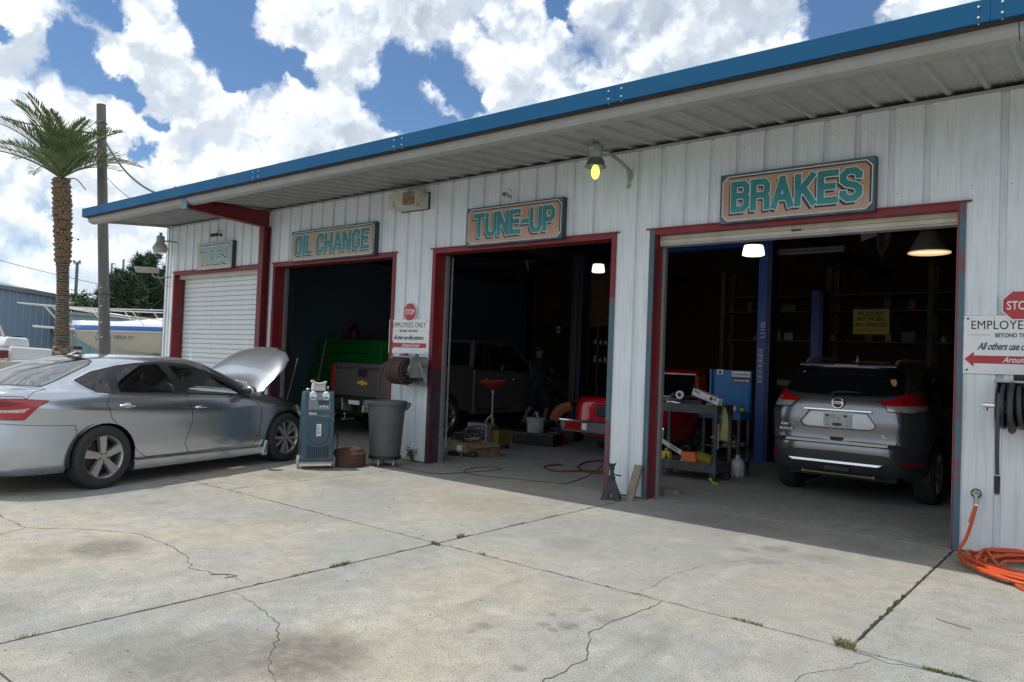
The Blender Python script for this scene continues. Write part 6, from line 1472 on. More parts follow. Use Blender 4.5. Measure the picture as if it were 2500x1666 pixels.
    P = [(-.08+.2*k/(12*16)+.0, .075*math.cos(2*math.pi*k/16), .10+.075*math.sin(2*math.pi*k/16)+.04*(1-k/192)) for k in range(12*16)]
    MB().tube(P, .0075, 6).build('coil', mat('hose_yellow', (.30, .24, .02), .45), o, smooth=True)
    o = thing('oil_jug', 'yellow oil jug at the left of the lower cart tray', 'jug', (-4.98, 1.9, .17)); MB().box(-.07, .07, -.05, .05, 0, .17).build('jug_body', M_yel, o, bevel=.02); MB().cyl((0, 0, .17), (0, 0, .21), .02).build('cap', mat('cap_yellow', (.5, .42, .05), .4), o)
    o = thing('black_bottle', 'black squeeze bottle in front of the oil jug', 'bottle', (-4.93, 1.80, .17)); MB().lathe([(0, 0), (.03, 0), (.032, .07), (.012, .11), (.01, .15), (0, .15)], n=12).build('bottle_body', M_black, o, smooth=True)
cart_items()
o = thing('white_jug', 'translucent white jug with ribbed foot beside the cart', 'jug', (-4.22, 2.56, 0))
b = MB(); n = 40; prof = [(.0, .012), (.055, .0), (.085, .02), (.098, .07), (.10, .15), (.096, .20), (.07, .25), (.034, .272), (.032, .30), (.04, .305), (.04, .315), (.0, .315)]
b.add([((r*(1+(.10*math.cos(5*a) if z < .06 else .0)))*math.cos(a), (r*(1+(.10*math.cos(5*a) if z < .06 else 0)))*math.sin(a), z+(.012*(1-math.cos(5*a)) if z < .03 else 0)) for r, z in prof for a in (2*math.pi*k/n for k in range(n))], [(i*n+k, i*n+(k+1) % n, (i+1)*n+(k+1) % n, (i+1)*n+k) for i in range(len(prof)-1) for k in range(n)])
b.build('jug_body', mat('jug_plastic', (.42, .46, .52), .35, var=.08), o, smooth=True)
MB().lathe([(.1005, .09), (.1008, .16)], n=20).build('faint_label', mat('jug_label', (.40, .38, .40), .5, var=.2, vs=12), o, smooth=True)
o = thing('battery_box', 'black booster battery box marked POWER under the cabinet', 'battery', (-4.45, 2.62, 0), 0)
MB().box(-.13, .11, -.08, .10, 0, .19).build('case', M_black, o, bevel=.01); text('Power', .052, M_offw, o, (-.09, -.082, .115), bold=.001); text('Point', .048, M_offw, o, (-.075, -.082, .075), bold=.001)
o = thing('green_glove', 'bright green rubber scrap lying on the floor by the cart', 'scrap', (-4.21, 1.75, 0), R(-20))
MB().tube(smooth_path([(-.07, .0, .04), (-.05, .01, .05), (-.02, .0, .025), (.03, -.01, .015), (.08, .0, .012)]), [.018]*8+[.014]*30, 8).build('scrap_body', mat('lime_green', (.22, .62, .02), .5), o, smooth=True)
def bay3():
    o = thing('oil_drain_tank', 'mustard oil drain tank on casters with a red funnel on a pole', 'oil drain', (-8.42, 2.25, 0))
    m = mat('mustard', (.16, .105, .018), .6, var=.3, vs=7)
    MB().box(-.22, .20, -.12, .20, .07, .32).build('tank', m, o, bevel=.012)
    for x in (-.18, .16): MB().cyl((x, -.11, .035), (x, -.08, .035), .035).cyl((x, .15, .035), (x, .18, .035), .035).build('caster', M_black, o)
    MB().tube(smooth_path([(-.20, .0, .34), (-.18, 0, .46), (-.10, 0, .53), (-.04, 0, .50), (-.05, 0, .36)]), .020, 10).build('drain_tube', mat('tube_olive', (.24, .23, .08), .5), o, smooth=True)
    MB().lathe([(.0, .30), (.11, .31), (.13, .33), (.05, .40), (0, .42)], n=16, c=(-.02, 0, 0)).build('tank_lid', M_brown, o, smooth=True)
    MB().cyl((-.06, 0, .40), (-.06, 0, 1.02), .012).cyl((-.06, 0, .55), (-.06, 0, .58), .03).cyl((-.06, 0, .93), (-.06, 0, 1.0), .022).build('pole', M_galv, o)
    MB().lathe([(.02, .98), (.07, 1.02), (.235, 1.12), (.245, 1.155), (.235, 1.16), (.225, 1.13), (.05, 1.03), (.0, 1.0)], n=32, c=(-.06, 0, 0)).build('funnel', mat('funnel_red', (.30, .02, .015), .4), o, smooth=True)
    MB().cyl((-.06, -.012, .80), (-.06, -.012, .84), .016).build('tape_mark', mat('tape_orange', (.5, .25, .12), .5), o)
    o = thing('white_carton', 'pale grey carton behind the cable heap in the tune up bay', 'box', (-8.62, 2.05, 0)); MB().box(-.22, .22, -.02, .2, .0, .42).build('carton', mat('carton_pale', (.20, .21, .23), .7), o, bevel=.004)
    o = thing('cardboard_box', 'open brown cardboard box with flap on the tune up bay floor', 'box', (-8.05, 1.28, 0))
    MB().box(-.30, .03, -.17, -.165, 0, .20).box(-.30, .40, .20, .205, 0, .20).box(-.30, -.295, -.17, .2, 0, .2).box(.395, .40, -.0, .2, 0, .2).box(-.3, .4, -.165, .2, 0, .005).hexa([(.03, -.17, .0), (.04, -.17, 0), (.40, .2, 0), (.39, .2, 0), (.03, -.17, .2), (.04, -.17, .2), (.40, .2, .2), (.39, .2, .2)]).build('carton', M_card, o)
    MB().hexa([(.03, -.17, .196), (.30, -.32, .15), (.58, .0, .19), (.40, .2, .196), (.03, -.17, .20), (.30, -.32, .154), (.58, .0, .194), (.40, .2, .20)]).build('flap', M_card, o)
    MB().box(-.16, -.05, -.172, -.1705, .06, .15).build('shipping_label', M_white, o)
    o = thing('hubcap_part', 'greasy grey casting lying in front of the cardboard box', 'scrap part', (-7.98, .98, 0)); MB().lathe([(0, 0), (.10, 0), (.11, .04), (.05, .07), (0, .07)], n=18, c=(-.18, 0, 0)).cyl((.02, 0, .035), (.16, .06, .04), .03).cyl((.14, .05, .04), (.22, .08, .04), .05).build('casting', M_darkm, o, smooth=True)
    o = thing('cable_heap', 'tangled black and grey cables heaped on the cardboard box', 'cables', (-8.2, 1.45, .205))
    b = MB(); random.seed(5)
    for k in range(11):
        a = rnd(-.3, .3); z = .02+.018*k*.9; b.tube(smooth_path([(-.30, -.05+a*.3, .0), (-.12, -.1+a*.2, z), (.08, -.02+a*.4, z+.05), (.24, .02, z+rnd(-.02, .03)), (.20, -.08, .02), (.0, -.12, .01), (-.2, -.1, .0)], 5), rnd(.006, .011), 6)
    b.build('dark_cables', mat('cable_purple', (.04, .032, .04), .5), o, smooth=True)
    MB().tube(smooth_path([(.02, -.12, .22), (-.03, -.14, .12), (.0, -.16, .03), (.08, -.14, .0), (.12, -.1, .05)]), .009, 8).tube(smooth_path([(-.28, -.14, .10), (-.1, -.16, .12), (-.03, -.15, .13)]), .008, 6).build('pale_cable', M_steel, o, smooth=True)
    o = thing('black_crate', 'long low black crate under the white bucket', 'crate', (-8.34, 3.35, 0), R(12)); MB().box(-.40, .42, -.2, .22, 0, .20).build('crate_body', M_black, o, bevel=.008); MB().box(-.43, .44, -.22, .24, .20, .225).build('crate_lid', mat('lid_grey', (.06, .065, .07), .5), o, bevel=.008)
    for x in (-.3, -.1, .1, .3): MB().box(x-.01, x+.01, -.206, -.2, .02, .19).build('rib', M_black, o)
    o = thing('white_bucket', 'dirty white plastic bucket with a valve fitting on its lid', 'bucket', (-8.38, 3.36, .226))
    MB().lathe([(0, 0), (.145, 0), (.150, .02), (.168, .235), (.182, .24), (.184, .262), (.0, .266)], n=32).build('pail', mat('pail_white', (.36, .38, .39), .5, var=.15, dirt=(.10, .11, .11), dirtamt=.7, ds=9), o, smooth=True)
    b = MB()
    for z in (.19, .205): b.tube(ring((0, 0, z), .168, 'z', 28), .005, 6, closed=True)
    b.build('pail_rings', MATS['pail_white'], o); MB().tube([(-.06, 0, .26), (-.06, 0, .33), (.06, 0, .33), (.06, 0, .26)], .006, 6).cyl((.02, 0, .26), (.02, 0, .36), .016).cyl((-.02, 0, .33), (-.02, 0, .375), .008).cyl((.05, 0, .33), (.05, 0, .375), .008).build('valve', M_steel, o)
    o = thing('red_jack', 'small red trolley jack beside the old red car', 'jack', (-8.10, 3.62, 0)); MB().hexa([(-.14, -.15, .03), (.14, -.15, .03), (.14, .2, .03), (-.14, .2, .03), (-.12, -.12, .26), (.10, -.12, .26), (.12, .2, .15), (-.12, .2, .15)]).build('jack_body', mat('jack_red', (.22, .008, .015), .4), o, bevel=.02)
    for x in (-.1, .1): MB().cyl((x-.02, -.14, .03), (x+.02, -.14, .03), .03).build('caster', M_black, o)
    MB().box(-.12, .10, -.05, .2, .27, .33).build('jack_pad', mat('teal_dark', (.01, .04, .05), .5), o, bevel=.01)
    o = thing('orange_fender', 'loose orange quarter panel standing behind the red car', 'car panel', (-8.5, 4.3, .36), R(0))
    b = MB(); vs = []; n = 12
    for k in range(n+1):
        a = R(178-86*k/n); vs += [((.50)*math.cos(a)+.24, .0, .40*math.sin(a)), (.30*math.cos(a)+.28, -.02, .22*math.sin(a)), (.50*math.cos(a)+.24, .30, .37*math.sin(a))]
    b.add(vs, [f for k in range(n) for f in ((3*k, 3*k+1, 3*k+4, 3*k+3), (3*k, 3*k+3, 3*k+5, 3*k+2))])
    f = b.build('panel', mat('primer_orange', (.36, .10, .045), .5, var=.2), o, smooth=True); sd = f.modifiers.new('s', 'SOLIDIFY'); sd.thickness = .01
    MB().box(-.14, .3, .05, .35, -.36, -.02).build('support_block', M_black, o)
    o = thing('wall_clock', 'round pale wall clock on the dark back boards', 'clock', (-12.35, 9.4, 3.17)); MB().lathe([(0, -.02), (.15, -.02), (.17, -.03), (.175, .02)], n=28, ax='y').build('case', M_darkm, o, smooth=True); MB().cyl((0, -.024, 0), (0, -.0215, 0), .145, n=28).build('dial', mat('dial', (.12, .12, .11), .5), o); MB().bar((0, -.026, 0), (.0, -.026, .1), .008).bar((0, -.026, 0), (.07, -.026, -.03), .008).build('hands', M_ink, o)
    for i, (x0, x1, z0, z1, y, lab) in enumerate(((-13.4, -11.0, 2.5, 4.2, 9.5, 'large dark plywood board behind the wall clock'), (-9.3, -8.3, 2.32, 3.7, 6.3, 'brown mottled board panel below the mid bay lamp'))):
        o = thing('plywood_board', lab, 'board', (x0, y, z0)); MB().box(0, x1-x0, 0, .03, 0, z1-z0).build('sheet', mat('osb', (.09, .05, .025), .8, var=.6, vs=7), o); MB().box(0, .08, -.03, 0, -z0, z1-z0).build('stud', M_brown, o)
    o = thing('wall_shelf', 'narrow shelf with small white bottles behind the red car', 'shelf', (-9.0, 6.2, 0))
    for z in (1.55, 1.93): MB().box(0, .9, -.15, .1, z-.02, z).build('shelf_board', M_brown, o)
    for x in (0, .85): MB().box(x, x+.05, .05, .1, 0, 2.3).build('upright', M_brown, o)
    random.seed(9)
    for k in range(9):
        b = MB(); h = rnd(.08, .15); b.lathe([(0, 0), (.035, 0), (.036, h*.7), (.015, h*.85), (.015, h), (0, h)], n=12)
        p = b.build('bottle', mat('bottle_pale', (.30, .31, .31), .5), smooth=True); p.location = (-8.94+.1*(k % 6)*1.3, 6.12, 1.93 if k < 6 else 1.55); L(p, 'small pale bottle, %s from the left on the %s board of the narrow wall shelf' % (('first second third fourth fifth sixth'.split())[k % 6], 'upper' if k < 6 else 'lower'), 'bottle', 'bottles on the narrow shelf')
    o = thing('wall_switch', 'tiny white switch box on a post behind the pickup', 'switch', (-11.2, 7.9, 2.33)); MB().box(-.05, .05, -.03, 0, -.09, .09).build('switch_box', M_offw, o); MB().box(-.02, .02, -.04, -.03, -.03, .03).build('toggle', M_darkm, o)
bay3()
def bay2():
    o = thing('green_tool_chest', 'bright green tool chest behind the brown pickup', 'tool chest', (-16.1, 3.6, 0))
    # stands deep in the oil change bay
    G = M_green
    MB().box(.50, .86, .0, .7, .1, 1.22).build('side_cabinet', G, o, bevel=.01)
    MB().box(.87, 3.15, .0, .8, .1, 1.85).build('chest_body', G, o, bevel=.015)
    k = 0
    for z in (1.72, 1.50, 1.30, 1.05, .80, .55, .30):
        MB().box(.92, 3.10, -.012, .0, z-.18+.06, z+.05).build('drawer', G, o, bevel=.004); MB().box(.94, 3.08, -.025, -.012, z+.03, z+.045).build('drawer_pull', M_ink, o)
    b = thing('red_gas_can', 'dark red can standing on the green tool chest', 'can', (-14.3, 3.9, 1.85)); MB().lathe([(0, 0), (.16, 0), (.16, .22), (.05, .34), (0, .34)], n=18).build('can_body', mat('can_red', (.12, .01, .01), .5), b, smooth=True); MB().tube([(-.1, 0, .28), (0, 0, .42), (.1, 0, .28)], .014, 8).build('handle', M_darkm, b)
    b = thing('white_funnel', 'small white bottle standing left on the green chest', 'bottle', (-14.75, 3.8, 1.85)); MB().lathe([(0, 0), (.05, 0), (.05, .12), (.02, .2), (0, .2)], n=12).build('bottle_body', mat('bottle_dim', (.22, .2, .18), .5), b, smooth=True)
    b = thing('brown_carton', 'brown carton on the right of the green chest', 'box', (-13.35, 3.9, 1.85)); MB().box(-.15, .15, -.12, .12, 0, .2).build('carton', mat('carton_dim', (.10, .05, .02), .8), b)
    for i, (x, y, lab) in enumerate(((-11.55, .62, 'thin steel rod leaning inside the left oil bay jamb'),)):
        b = thing('steel_rod', lab, 'rod', (x, y, 0)); MB().cyl((.12, 0, .0), (.42, .1, 1.75), .014).build('rod', M_darkm, b)
bay2()
def insulation():
    o = thing('torn_insulation', 'torn sagging insulation hanging from the roof over the SUV', 'insulation', (-2.3, 3.0, 3.0))
    random.seed(21); b = MB(); n = 12; vs = []
    for i in range(n+1):
        for j in range(7):
            vs.append((-.30+.6*i/n+rnd(-.015, .015), rnd(-.05, .05)+.1*math.sin(i*1.3), 1.0-(.34+.16*math.sin(i*.55+1))*j/6*1.9+rnd(-.02, .02)))
    b.add(vs, [(i*7+j, i*7+j+1, (i+1)*7+j+1, (i+1)*7+j) for i in range(n) for j in range(6)])
    f = b.build('sheet', mat('insul', (.07, .05, .035), .95, var=.5, vs=9, bump=.6, bs=25), o, smooth=True); sd = f.modifiers.new('s', 'SOLIDIFY'); sd.thickness = .02
    MB().hexa([(-.50, .0, .27), (-.30, .0, .34), (-.28, .02, .34), (-.48, .02, .27), (-.52, .0, .75), (-.2, 0, .75), (-.2, .02, .75), (-.52, .02, .75)]).build('paper_flap', mat('paper_pale', (.24, .23, .20), .8), o)
    for k, (x, z) in enumerate(((-14.5, 3.9), (-9.8, 3.9), (-4.55, 3.9), (.9, 3.9))):
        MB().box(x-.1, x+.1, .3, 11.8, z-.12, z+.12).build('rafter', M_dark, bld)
    for x in (-11.95, -8.2, -4.5, -.8): MB().box(x-.1, x+.1, .24, .5, 0, 3.9).build('steel_column', mat('column_dark', (.035, .03, .03), .6), bld)
insulation()
def person():
    t = thing('person', 'mechanic in navy shirt and shorts leaning into the pickup', 'person', (-9.72, 5.15, .0))
    # skeleton, local coordinates; facing the truck (towards -x and the +y side)
    J = {'pelvis': (0, 0, 1.06, .135), 'waist': (-.02, .03, 1.20, .125), 'chest': (-.07, .09, 1.42, .14), 'neck': (-.11, .15, 1.58, .055), 'head0': (-.13, .19, 1.66, .075), 'head': (-.15, .22, 1.75, .088), 'head2': (-.15, .22, 1.81, .06),
         'shR': (.06, .16, 1.49, .06), 'elR': (.12, .34, 1.32, .042), 'wrR': (.02, .52, 1.30, .030), 'haR': (-.02, .58, 1.31, .034),
         'shL': (-.22, .02, 1.47, .06), 'elL': (-.28, .22, 1.28, .042), 'wrL': (-.14, .42, 1.16, .030), 'haL': (-.10, .48, 1.15, .034),
         'hipR': (.09, .05, 1.00, .10), 'knR': (.15, .18, .62, .062), 'anR': (.13, .10, .31, .040), 'fR': (.13, .24, .255, .035),
         'hipL': (-.10, -.04, 1.00, .10), 'knL': (-.14, .02, .62, .062), 'anL': (-.20, -.16, .32, .040), 'fL': (-.22, -.03, .255, .035)}
    E = [('pelvis','waist'),('waist','chest'),('chest','neck'),('neck','head0'),('head0','head'),('head','head2'),('chest','shR'),('shR','elR'),('elR','wrR'),('wrR','haR'),('chest','shL'),('shL','elL'),('elL','wrL'),('wrL','haL'),('pelvis','hipR'),('hipR','knR'),('knR','anR'),('anR','fR'),('pelvis','hipL'),('hipL','knL'),('knL','anL'),('anL','fL')]
    # fingers
    for h, w in (('haR', 'wrR'), ('haL', 'wrL')):
        H = Vector(J[h][:3]); d = (H-Vector(J[w][:3])).normalized(); u = d.cross(Vector((0, 0, 1))).normalized()
        for i in range(4):
            a = H+d*.035+u*(i-1.5)*.021; b_ = a+d*(.035+.006*(1.5-abs(i-1.5)))-Vector((0, 0, .012)); c_ = b_+d*.02-Vector((0, 0, .028))
            J[h+'a%d' % i] = (*a, .010); J[h+'b%d' % i] = (*b_, .0085); J[h+'c%d' % i] = (*c_, .0075); E += [(h, h+'a%d' % i), (h+'a%d' % i, h+'b%d' % i), (h+'b%d' % i, h+'c%d' % i)]
        a = H-u*.045+d*.005; b_ = a-u*.02+d*.03; J[h+'t0'] = (*a, .011); J[h+'t1'] = (*b_, .009); E += [(h, h+'t0'), (h+'t0', h+'t1')]
    def skin(names, edges, name, m, sc=1., root='pelvis'):
        ix = {n: i for i, n in enumerate(names)}
        me = bpy.data.meshes.new(name); me.from_pydata([J[n][:3] for n in names], [(ix[a], ix[b]) for a, b in edges], [])
        me.materials.append(m)
        o = bpy.data.objects.new(name, me); COL.objects.link(o); o.parent = t
        o.modifiers.new('skin', 'SKIN'); 
        if not me.skin_vertices: me.attributes
        for n, i in ix.items(): r = J[n][3]*sc; me.skin_vertices[0].data[i].radius = (r, r)
        me.skin_vertices[0].data[ix[root]].use_root = True
        s = o.modifiers.new('sub', 'SUBSURF'); s.levels = 2; s.render_levels = 2
        o.modifiers['skin'].use_smooth_shade = True
        return o
    try:
        skin(list(J), E, 'body', M_skin)
    except Exception as ex:
        b = MB()
        for a, c in E: b.tube([J[a][:3], J[c][:3]], [J[a][3], J[c][3]], 10)
        b.build('body', M_skin, t, smooth=True)
    def cloth(segs, name, m, n=18):
        b = MB()
        for pts in segs: b.tube(smooth_path([p[:3] for p in pts], 4), list(np.interp(np.linspace(0, len(pts)-1, (len(pts)-1)*4+1), range(len(pts)), [p[3] for p in pts])), n)
        return b.build(name, m, t, smooth=True)
    cloth([[(0, 0, 1.02, .165), (-.02, .03, 1.20, .155), (-.06, .08, 1.40, .175), (-.09, .12, 1.50, .14), (-.11, .145, 1.555, .07)], [(-.04, .1, 1.46, .10), (.06, .16, 1.49, .075), (.10, .27, 1.39, .068)], [(-.12, .06, 1.46, .10), (-.22, .02, 1.47, .075), (-.255, .13, 1.37, .068)]], 'shirt', M_navy)
    cloth([[(0, .0, 1.13, .165), (.0, .0, 1.02, .175), (0, .0, .93, .155)], [(.07, .04, 1.0, .125), (.12, .12, .78, .115), (.15, .175, .56, .12)], [(-.08, -.03, 1.0, .125), (-.12, .0, .78, .115), (-.145, .015, .56, .12)]], 'shorts', mat('shorts_blue', (.004, .009, .03), .85, var=.15))
    for k, (x, y) in enumerate(((.13, .17), (-.22, -.09))): MB().ball((x, y, .262), (.05, .125, .04), 14, 8).box(x-.048, x+.048, y-.12, y+.12, .226, .245).build('shoe', mat('shoe_grey', (.18, .18, .19), .7), t, smooth=True)
    MB().ball((-.155, .195, 1.785), (.095, .10, .085), 16, 10).build('hair', M_ink, t, smooth=True)
    MB().ball((-.205, .285, 1.725), (.014, .02, .018), 8, 6).ball((-.20, .27, 1.69), (.022, .012, .008), 8, 6).ball((-.17, .295, 1.75), (.008, .008, .006), 8, 6).ball((-.215, .265, 1.75), (.008, .008, .006), 8, 6).build('face_features', M_skin, t, smooth=True)
    MB().ball((-.06, .23, 1.74), (.012, .02, .03), 8, 6).ball((-.24, .18, 1.74), (.012, .02, .03), 8, 6).build('ears', M_skin, t, smooth=True)
    o = thing('step_platform', 'low dark step platform under the mechanic', 'platform', (-9.72, 5.15, 0)); MB().box(-.35, .35, -.3, .35, .19, .225).build('tread', M_darkm, o)
    for x in (-.32, .30):
        for y in (-.28, .31): MB().box(x, x+.03, y, y+.03, 0, .19).build('leg', M_darkm, o)
person()
# ------------------------------------------------------------------ beyond the garage
CX, CY = 0., -7.673
def at(deg, dist, z=0.):
    a = R(deg); return (CX+math.sin(a)*dist, CY+math.cos(a)*dist, z)
def leaf_cloud(b, n, fn, s, flat=0.):
    for _ in range(n):
        c = Vector(fn()); u = Vector((rnd(-1, 1), rnd(-1, 1), rnd(-1, 1)*(1-flat))).normalized()*s*rnd(.6, 1.3); v = u.orthogonal().normalized(); v = (Matrix.Rotation(rnd(0, 6.28), 3, u.normalized()) @ v)*s*.45
        b.add([c-u, c+v, c+u, c-v], [(0, 1, 2, 3)])
def palm():
    D = 20.; base = at(-69.85, D)
    t = thing('palm_tree', 'tall date palm with a shaggy trunk left of the garage', 'palm tree', base)
    top = Vector(at(-70.42, D, 5.25))-Vector(base)
    def cen(f): return Vector((top.x*f*f, top.y*f*f, top.z*f))
    rad = lambda f: .180+.02*math.sin(f*9)+(.012 if .62 < f < .97 else 0)+(.02 if f < .25 else 0)-.02*f
    b = MB(); N = 60
    b.tube([cen(k/N) for k in range(N+1)], [rad(k/N)-.03 for k in range(N+1)], 20); b.build('trunk', mat('palm_core', (.055, .036, .024), .9, var=.4, vs=8), t, smooth=True)
    # leaf bases in spirals: flat old scars in the middle, proud boots above and below
    random.seed(4); lo = MB(); hi = MB(); z = .05; row = 0
    while z < 5.2:
        f = z/5.25; n = 13; c = cen(f); r = rad(f)
        boots = f > .63; low = f < .27
        for k in range(n):
            a = 2*math.pi*(k+.5*(row % 2))/n+rnd(-.06, .06); u = Vector((math.cos(a), math.sin(a), 0)); s = Vector((-u.y, u.x, 0))
            if boots: h, w, o, up = .13, .045, .06, .10
            elif low: h, w, o, up = .10, .06, .03, .03
            else: h, w, o, up = .035, .075, .022, .012
            p = c+u*(r-.045)+Vector((0, 0, rnd(-.03, .03) if boots or low else rnd(-.012, .012))); o *= rnd(.7, 1.3)
            q = (hi if boots else lo)
            q.add([p-s*w, p+s*w, p+u*o+s*w*.6+Vector((0, 0, up)), p+u*o-s*w*.6+Vector((0, 0, up)), p-s*w*.8+Vector((0, 0, h)), p+s*w*.8+Vector((0, 0, h))], [(0, 1, 2, 3), (3, 2, 5, 4), (0, 3, 4), (1, 5, 2)])
        z += .105 if boots else (.10 if low else .052); row += 1
    L(lo.build('trunk_scars', M_palmt, t), kind='stuff'); L(hi.build('leaf_bases', M_palmt2, t), kind='stuff')
    # fronds; each is a rachis with two ranks of leaflets
    cr_ = top+Vector((0, 0, .0))
    right = Vector((math.cos(R(-70.4)), -math.sin(R(-70.4)), 0))   # picture-right at the palm
    away = Vector((math.sin(R(-70.4)), math.cos(R(-70.4)), 0))
    random.seed(12); NF = 31
    for k in range(NF):
        az = 2*math.pi*(k*.618); el = R(86-56*(k/NF)**.9+rnd(-6, 6)); Lf = rnd(1.35, 1.9)
        h = right*math.cos(az)+away*math.sin(az)
        Lf *= 1.0+.12*max(0, -math.cos(az))*1.2
        P = []; p = cr_.copy(); e = el; n = 20
        for i in range(n+1):
            P.append(p.copy()); p = p+(h*math.cos(e)+Vector((0, 0, math.sin(e))))*Lf/n; e -= R(1.9+2.0*(i/n))*rnd(.6, 1.4)
        b = MB(); b.tube(P, [.022*(1-.85*i/n)+.003 for i in range(n+1)], 5)
        NL = 46
        for i in range(NL):
            f = .14+.86*i/NL; x = f*n; j = min(int(x), n-1); q = P[j].lerp(P[j+1], x-j); d = (P[j+1]-P[j]).normalized()
            sd = d.cross(Vector((0, 0, 1))); sd = sd.normalized() if sd.length > .1 else right
            upv = sd.cross(d)
            ll = .46*math.sin(math.pi*min(1, .22+f*.72))**.8*(1.1-.45*f)+.06
            for s in (-1, 1):
                g = (sd*s*.72+d*(.62+.45*f)+upv*rnd(.15, .5)).normalized(); tip = q+g*ll*rnd(.85, 1.15)+Vector((0, 0, -.03*ll)); w = upv.cross(g).normalized()*.0145; mid = q.lerp(tip, .5)
                b.add([q, mid+w, tip, mid-w], [(0, 1, 2, 3)])
        o = b.build('frond', M_leafp, t)
    b = MB(); b.tube(smooth_path([cr_+right*.1, cr_+right*.3+Vector((0, 0, .02)), cr_+right*.5+Vector((0, 0, -.2))]), .012, 6).build('dead_stalk', M_palmt2, t)
palm()
def poles():
    D = 21.0; b0 = Vector(at(-67.20, D)); tp = Vector(at(-68.37, D, 1.51+.2785*D))
    t = thing('utility_pole', 'leaning wooden utility pole between the palm and the garage', 'utility pole', b0)
    tl = tp-b0
    MB().tube([tl*(k/10) for k in range(11)], [.135-.03*k/10 for k in range(11)], 20).build('pole', M_pole, t, smooth=True)
    for z in (2.75, 5.9, 6.9): f = z/tl.z; p = tl*f; MB().tube(ring(p, .133, 'z', 20), .010, 6, closed=True).build('metal_strap', M_darkm, t)
    b = MB()
    for z in (1.7, 2.05, 2.45, 2.9): p = tl*(z/tl.z); b.ball((p.x+.085, p.y-.105, z), .018, 8, 6)
    b.build('knobs', M_white, t)
    def wire(a, c, sag, r, lab):
        a = Vector(a); c = Vector(c); P = [a.lerp(c, k/24)-Vector((0, 0, sag*4*(k/24)*(1-k/24))) for k in range(25)]
        MB().tube(P, r, 6).build('wire', M_darkm, tag=(lab, 'wire'))
    attach = b0+tl*.905; at2 = b0+tl*.78
    wire(attach, (-12.95, -1.60, 4.14), .22, .020, 'thick service cable drooping from the pole to the garage roof')
    wire(at2, (-13.9, -1.58, 4.14), .05, .007, 'thin line running from the pole to the roof edge')
    wire(attach, at(-78, 24, 1.51+.262*24), .25, .020, 'twisted cable running left from the pole out of view')
    MB().tube(smooth_path([attach+Vector((-.9, -.4, -.05)), attach+Vector((-.5, -.3, .25)), attach+Vector((-.1, -.2, .1)), attach+Vector((.1, -.15, -.1))]), .014, 6).build('cable_loop', M_darkm, tag=('short slack cable loop near the pole top', 'cable'))
    for az, dist, h, w, lab, arm in ((-69.26, 95, .0936, .16, 'distant thin pole left of the wooden utility pole', True),):
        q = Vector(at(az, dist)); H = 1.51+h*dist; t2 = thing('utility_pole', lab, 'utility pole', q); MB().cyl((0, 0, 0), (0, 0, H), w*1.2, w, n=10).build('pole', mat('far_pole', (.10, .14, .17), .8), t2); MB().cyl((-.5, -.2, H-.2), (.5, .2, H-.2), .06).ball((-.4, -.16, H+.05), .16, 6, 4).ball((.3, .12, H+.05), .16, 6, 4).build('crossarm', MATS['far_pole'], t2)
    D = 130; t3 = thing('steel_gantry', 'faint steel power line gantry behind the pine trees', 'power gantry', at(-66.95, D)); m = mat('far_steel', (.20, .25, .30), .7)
    rt = Vector((math.cos(R(-66.9)), -math.sin(R(-66.9)), 0)); H1, H2 = 1.51+.0955*D, 1.51+.1012*D
    b = MB(); a = -rt*.7; c = rt*.85
    b.bar(a, a+Vector((0, 0, H1)), .22).bar(c, c+Vector((0, 0, H2)), .26).bar(a+Vector((0, 0, H1)), a*.2+Vector((0, 0, H1-.1)), .12).bar(a+Vector((0, 0, H1-1.8)), c+Vector((0, 0, H1-1.8)), .12).bar(a+Vector((0, 0, H1-3.2)), c+Vector((0, 0, H1-3.2)), .1).bar(rt*.3+Vector((0, 0, H1-.8)), rt*.3+Vector((0, 0, H1-3.2)), .1).build('lattice', m, t3)
    for i, (h1, h2, lab) in enumerate(((.0862, .066, 'upper distant power line'), (.0600, .0505, 'middle distant power line above the shed'), (.0555, .0485, 'lowest distant power line above the shed'))):
        D = 120; wire(at(-76, D, 1.51+(h1+.012)*D), at(-63, D, 1.51+(h2-.006)*D), .6, .035, lab)
    t4 = thing('bird', 'small dark bird flying right of the palm trunk', 'bird', at(-69.28, 40, 1.51+.1195*40))
    MB().ball((0, 0, 0), (.10, .04, .035), 10, 6).build('body', M_ink, t4, smooth=True); MB().add([(0, 0, .02), (.08, .30, .08), (-.04, .26, .08), (-.06, 0, .02), (.08, -.30, .06), (-.04, -.26, .06)], [(0, 1, 2, 3), (0, 3, 5, 4)]).build('wings', M_ink, t4)
poles()
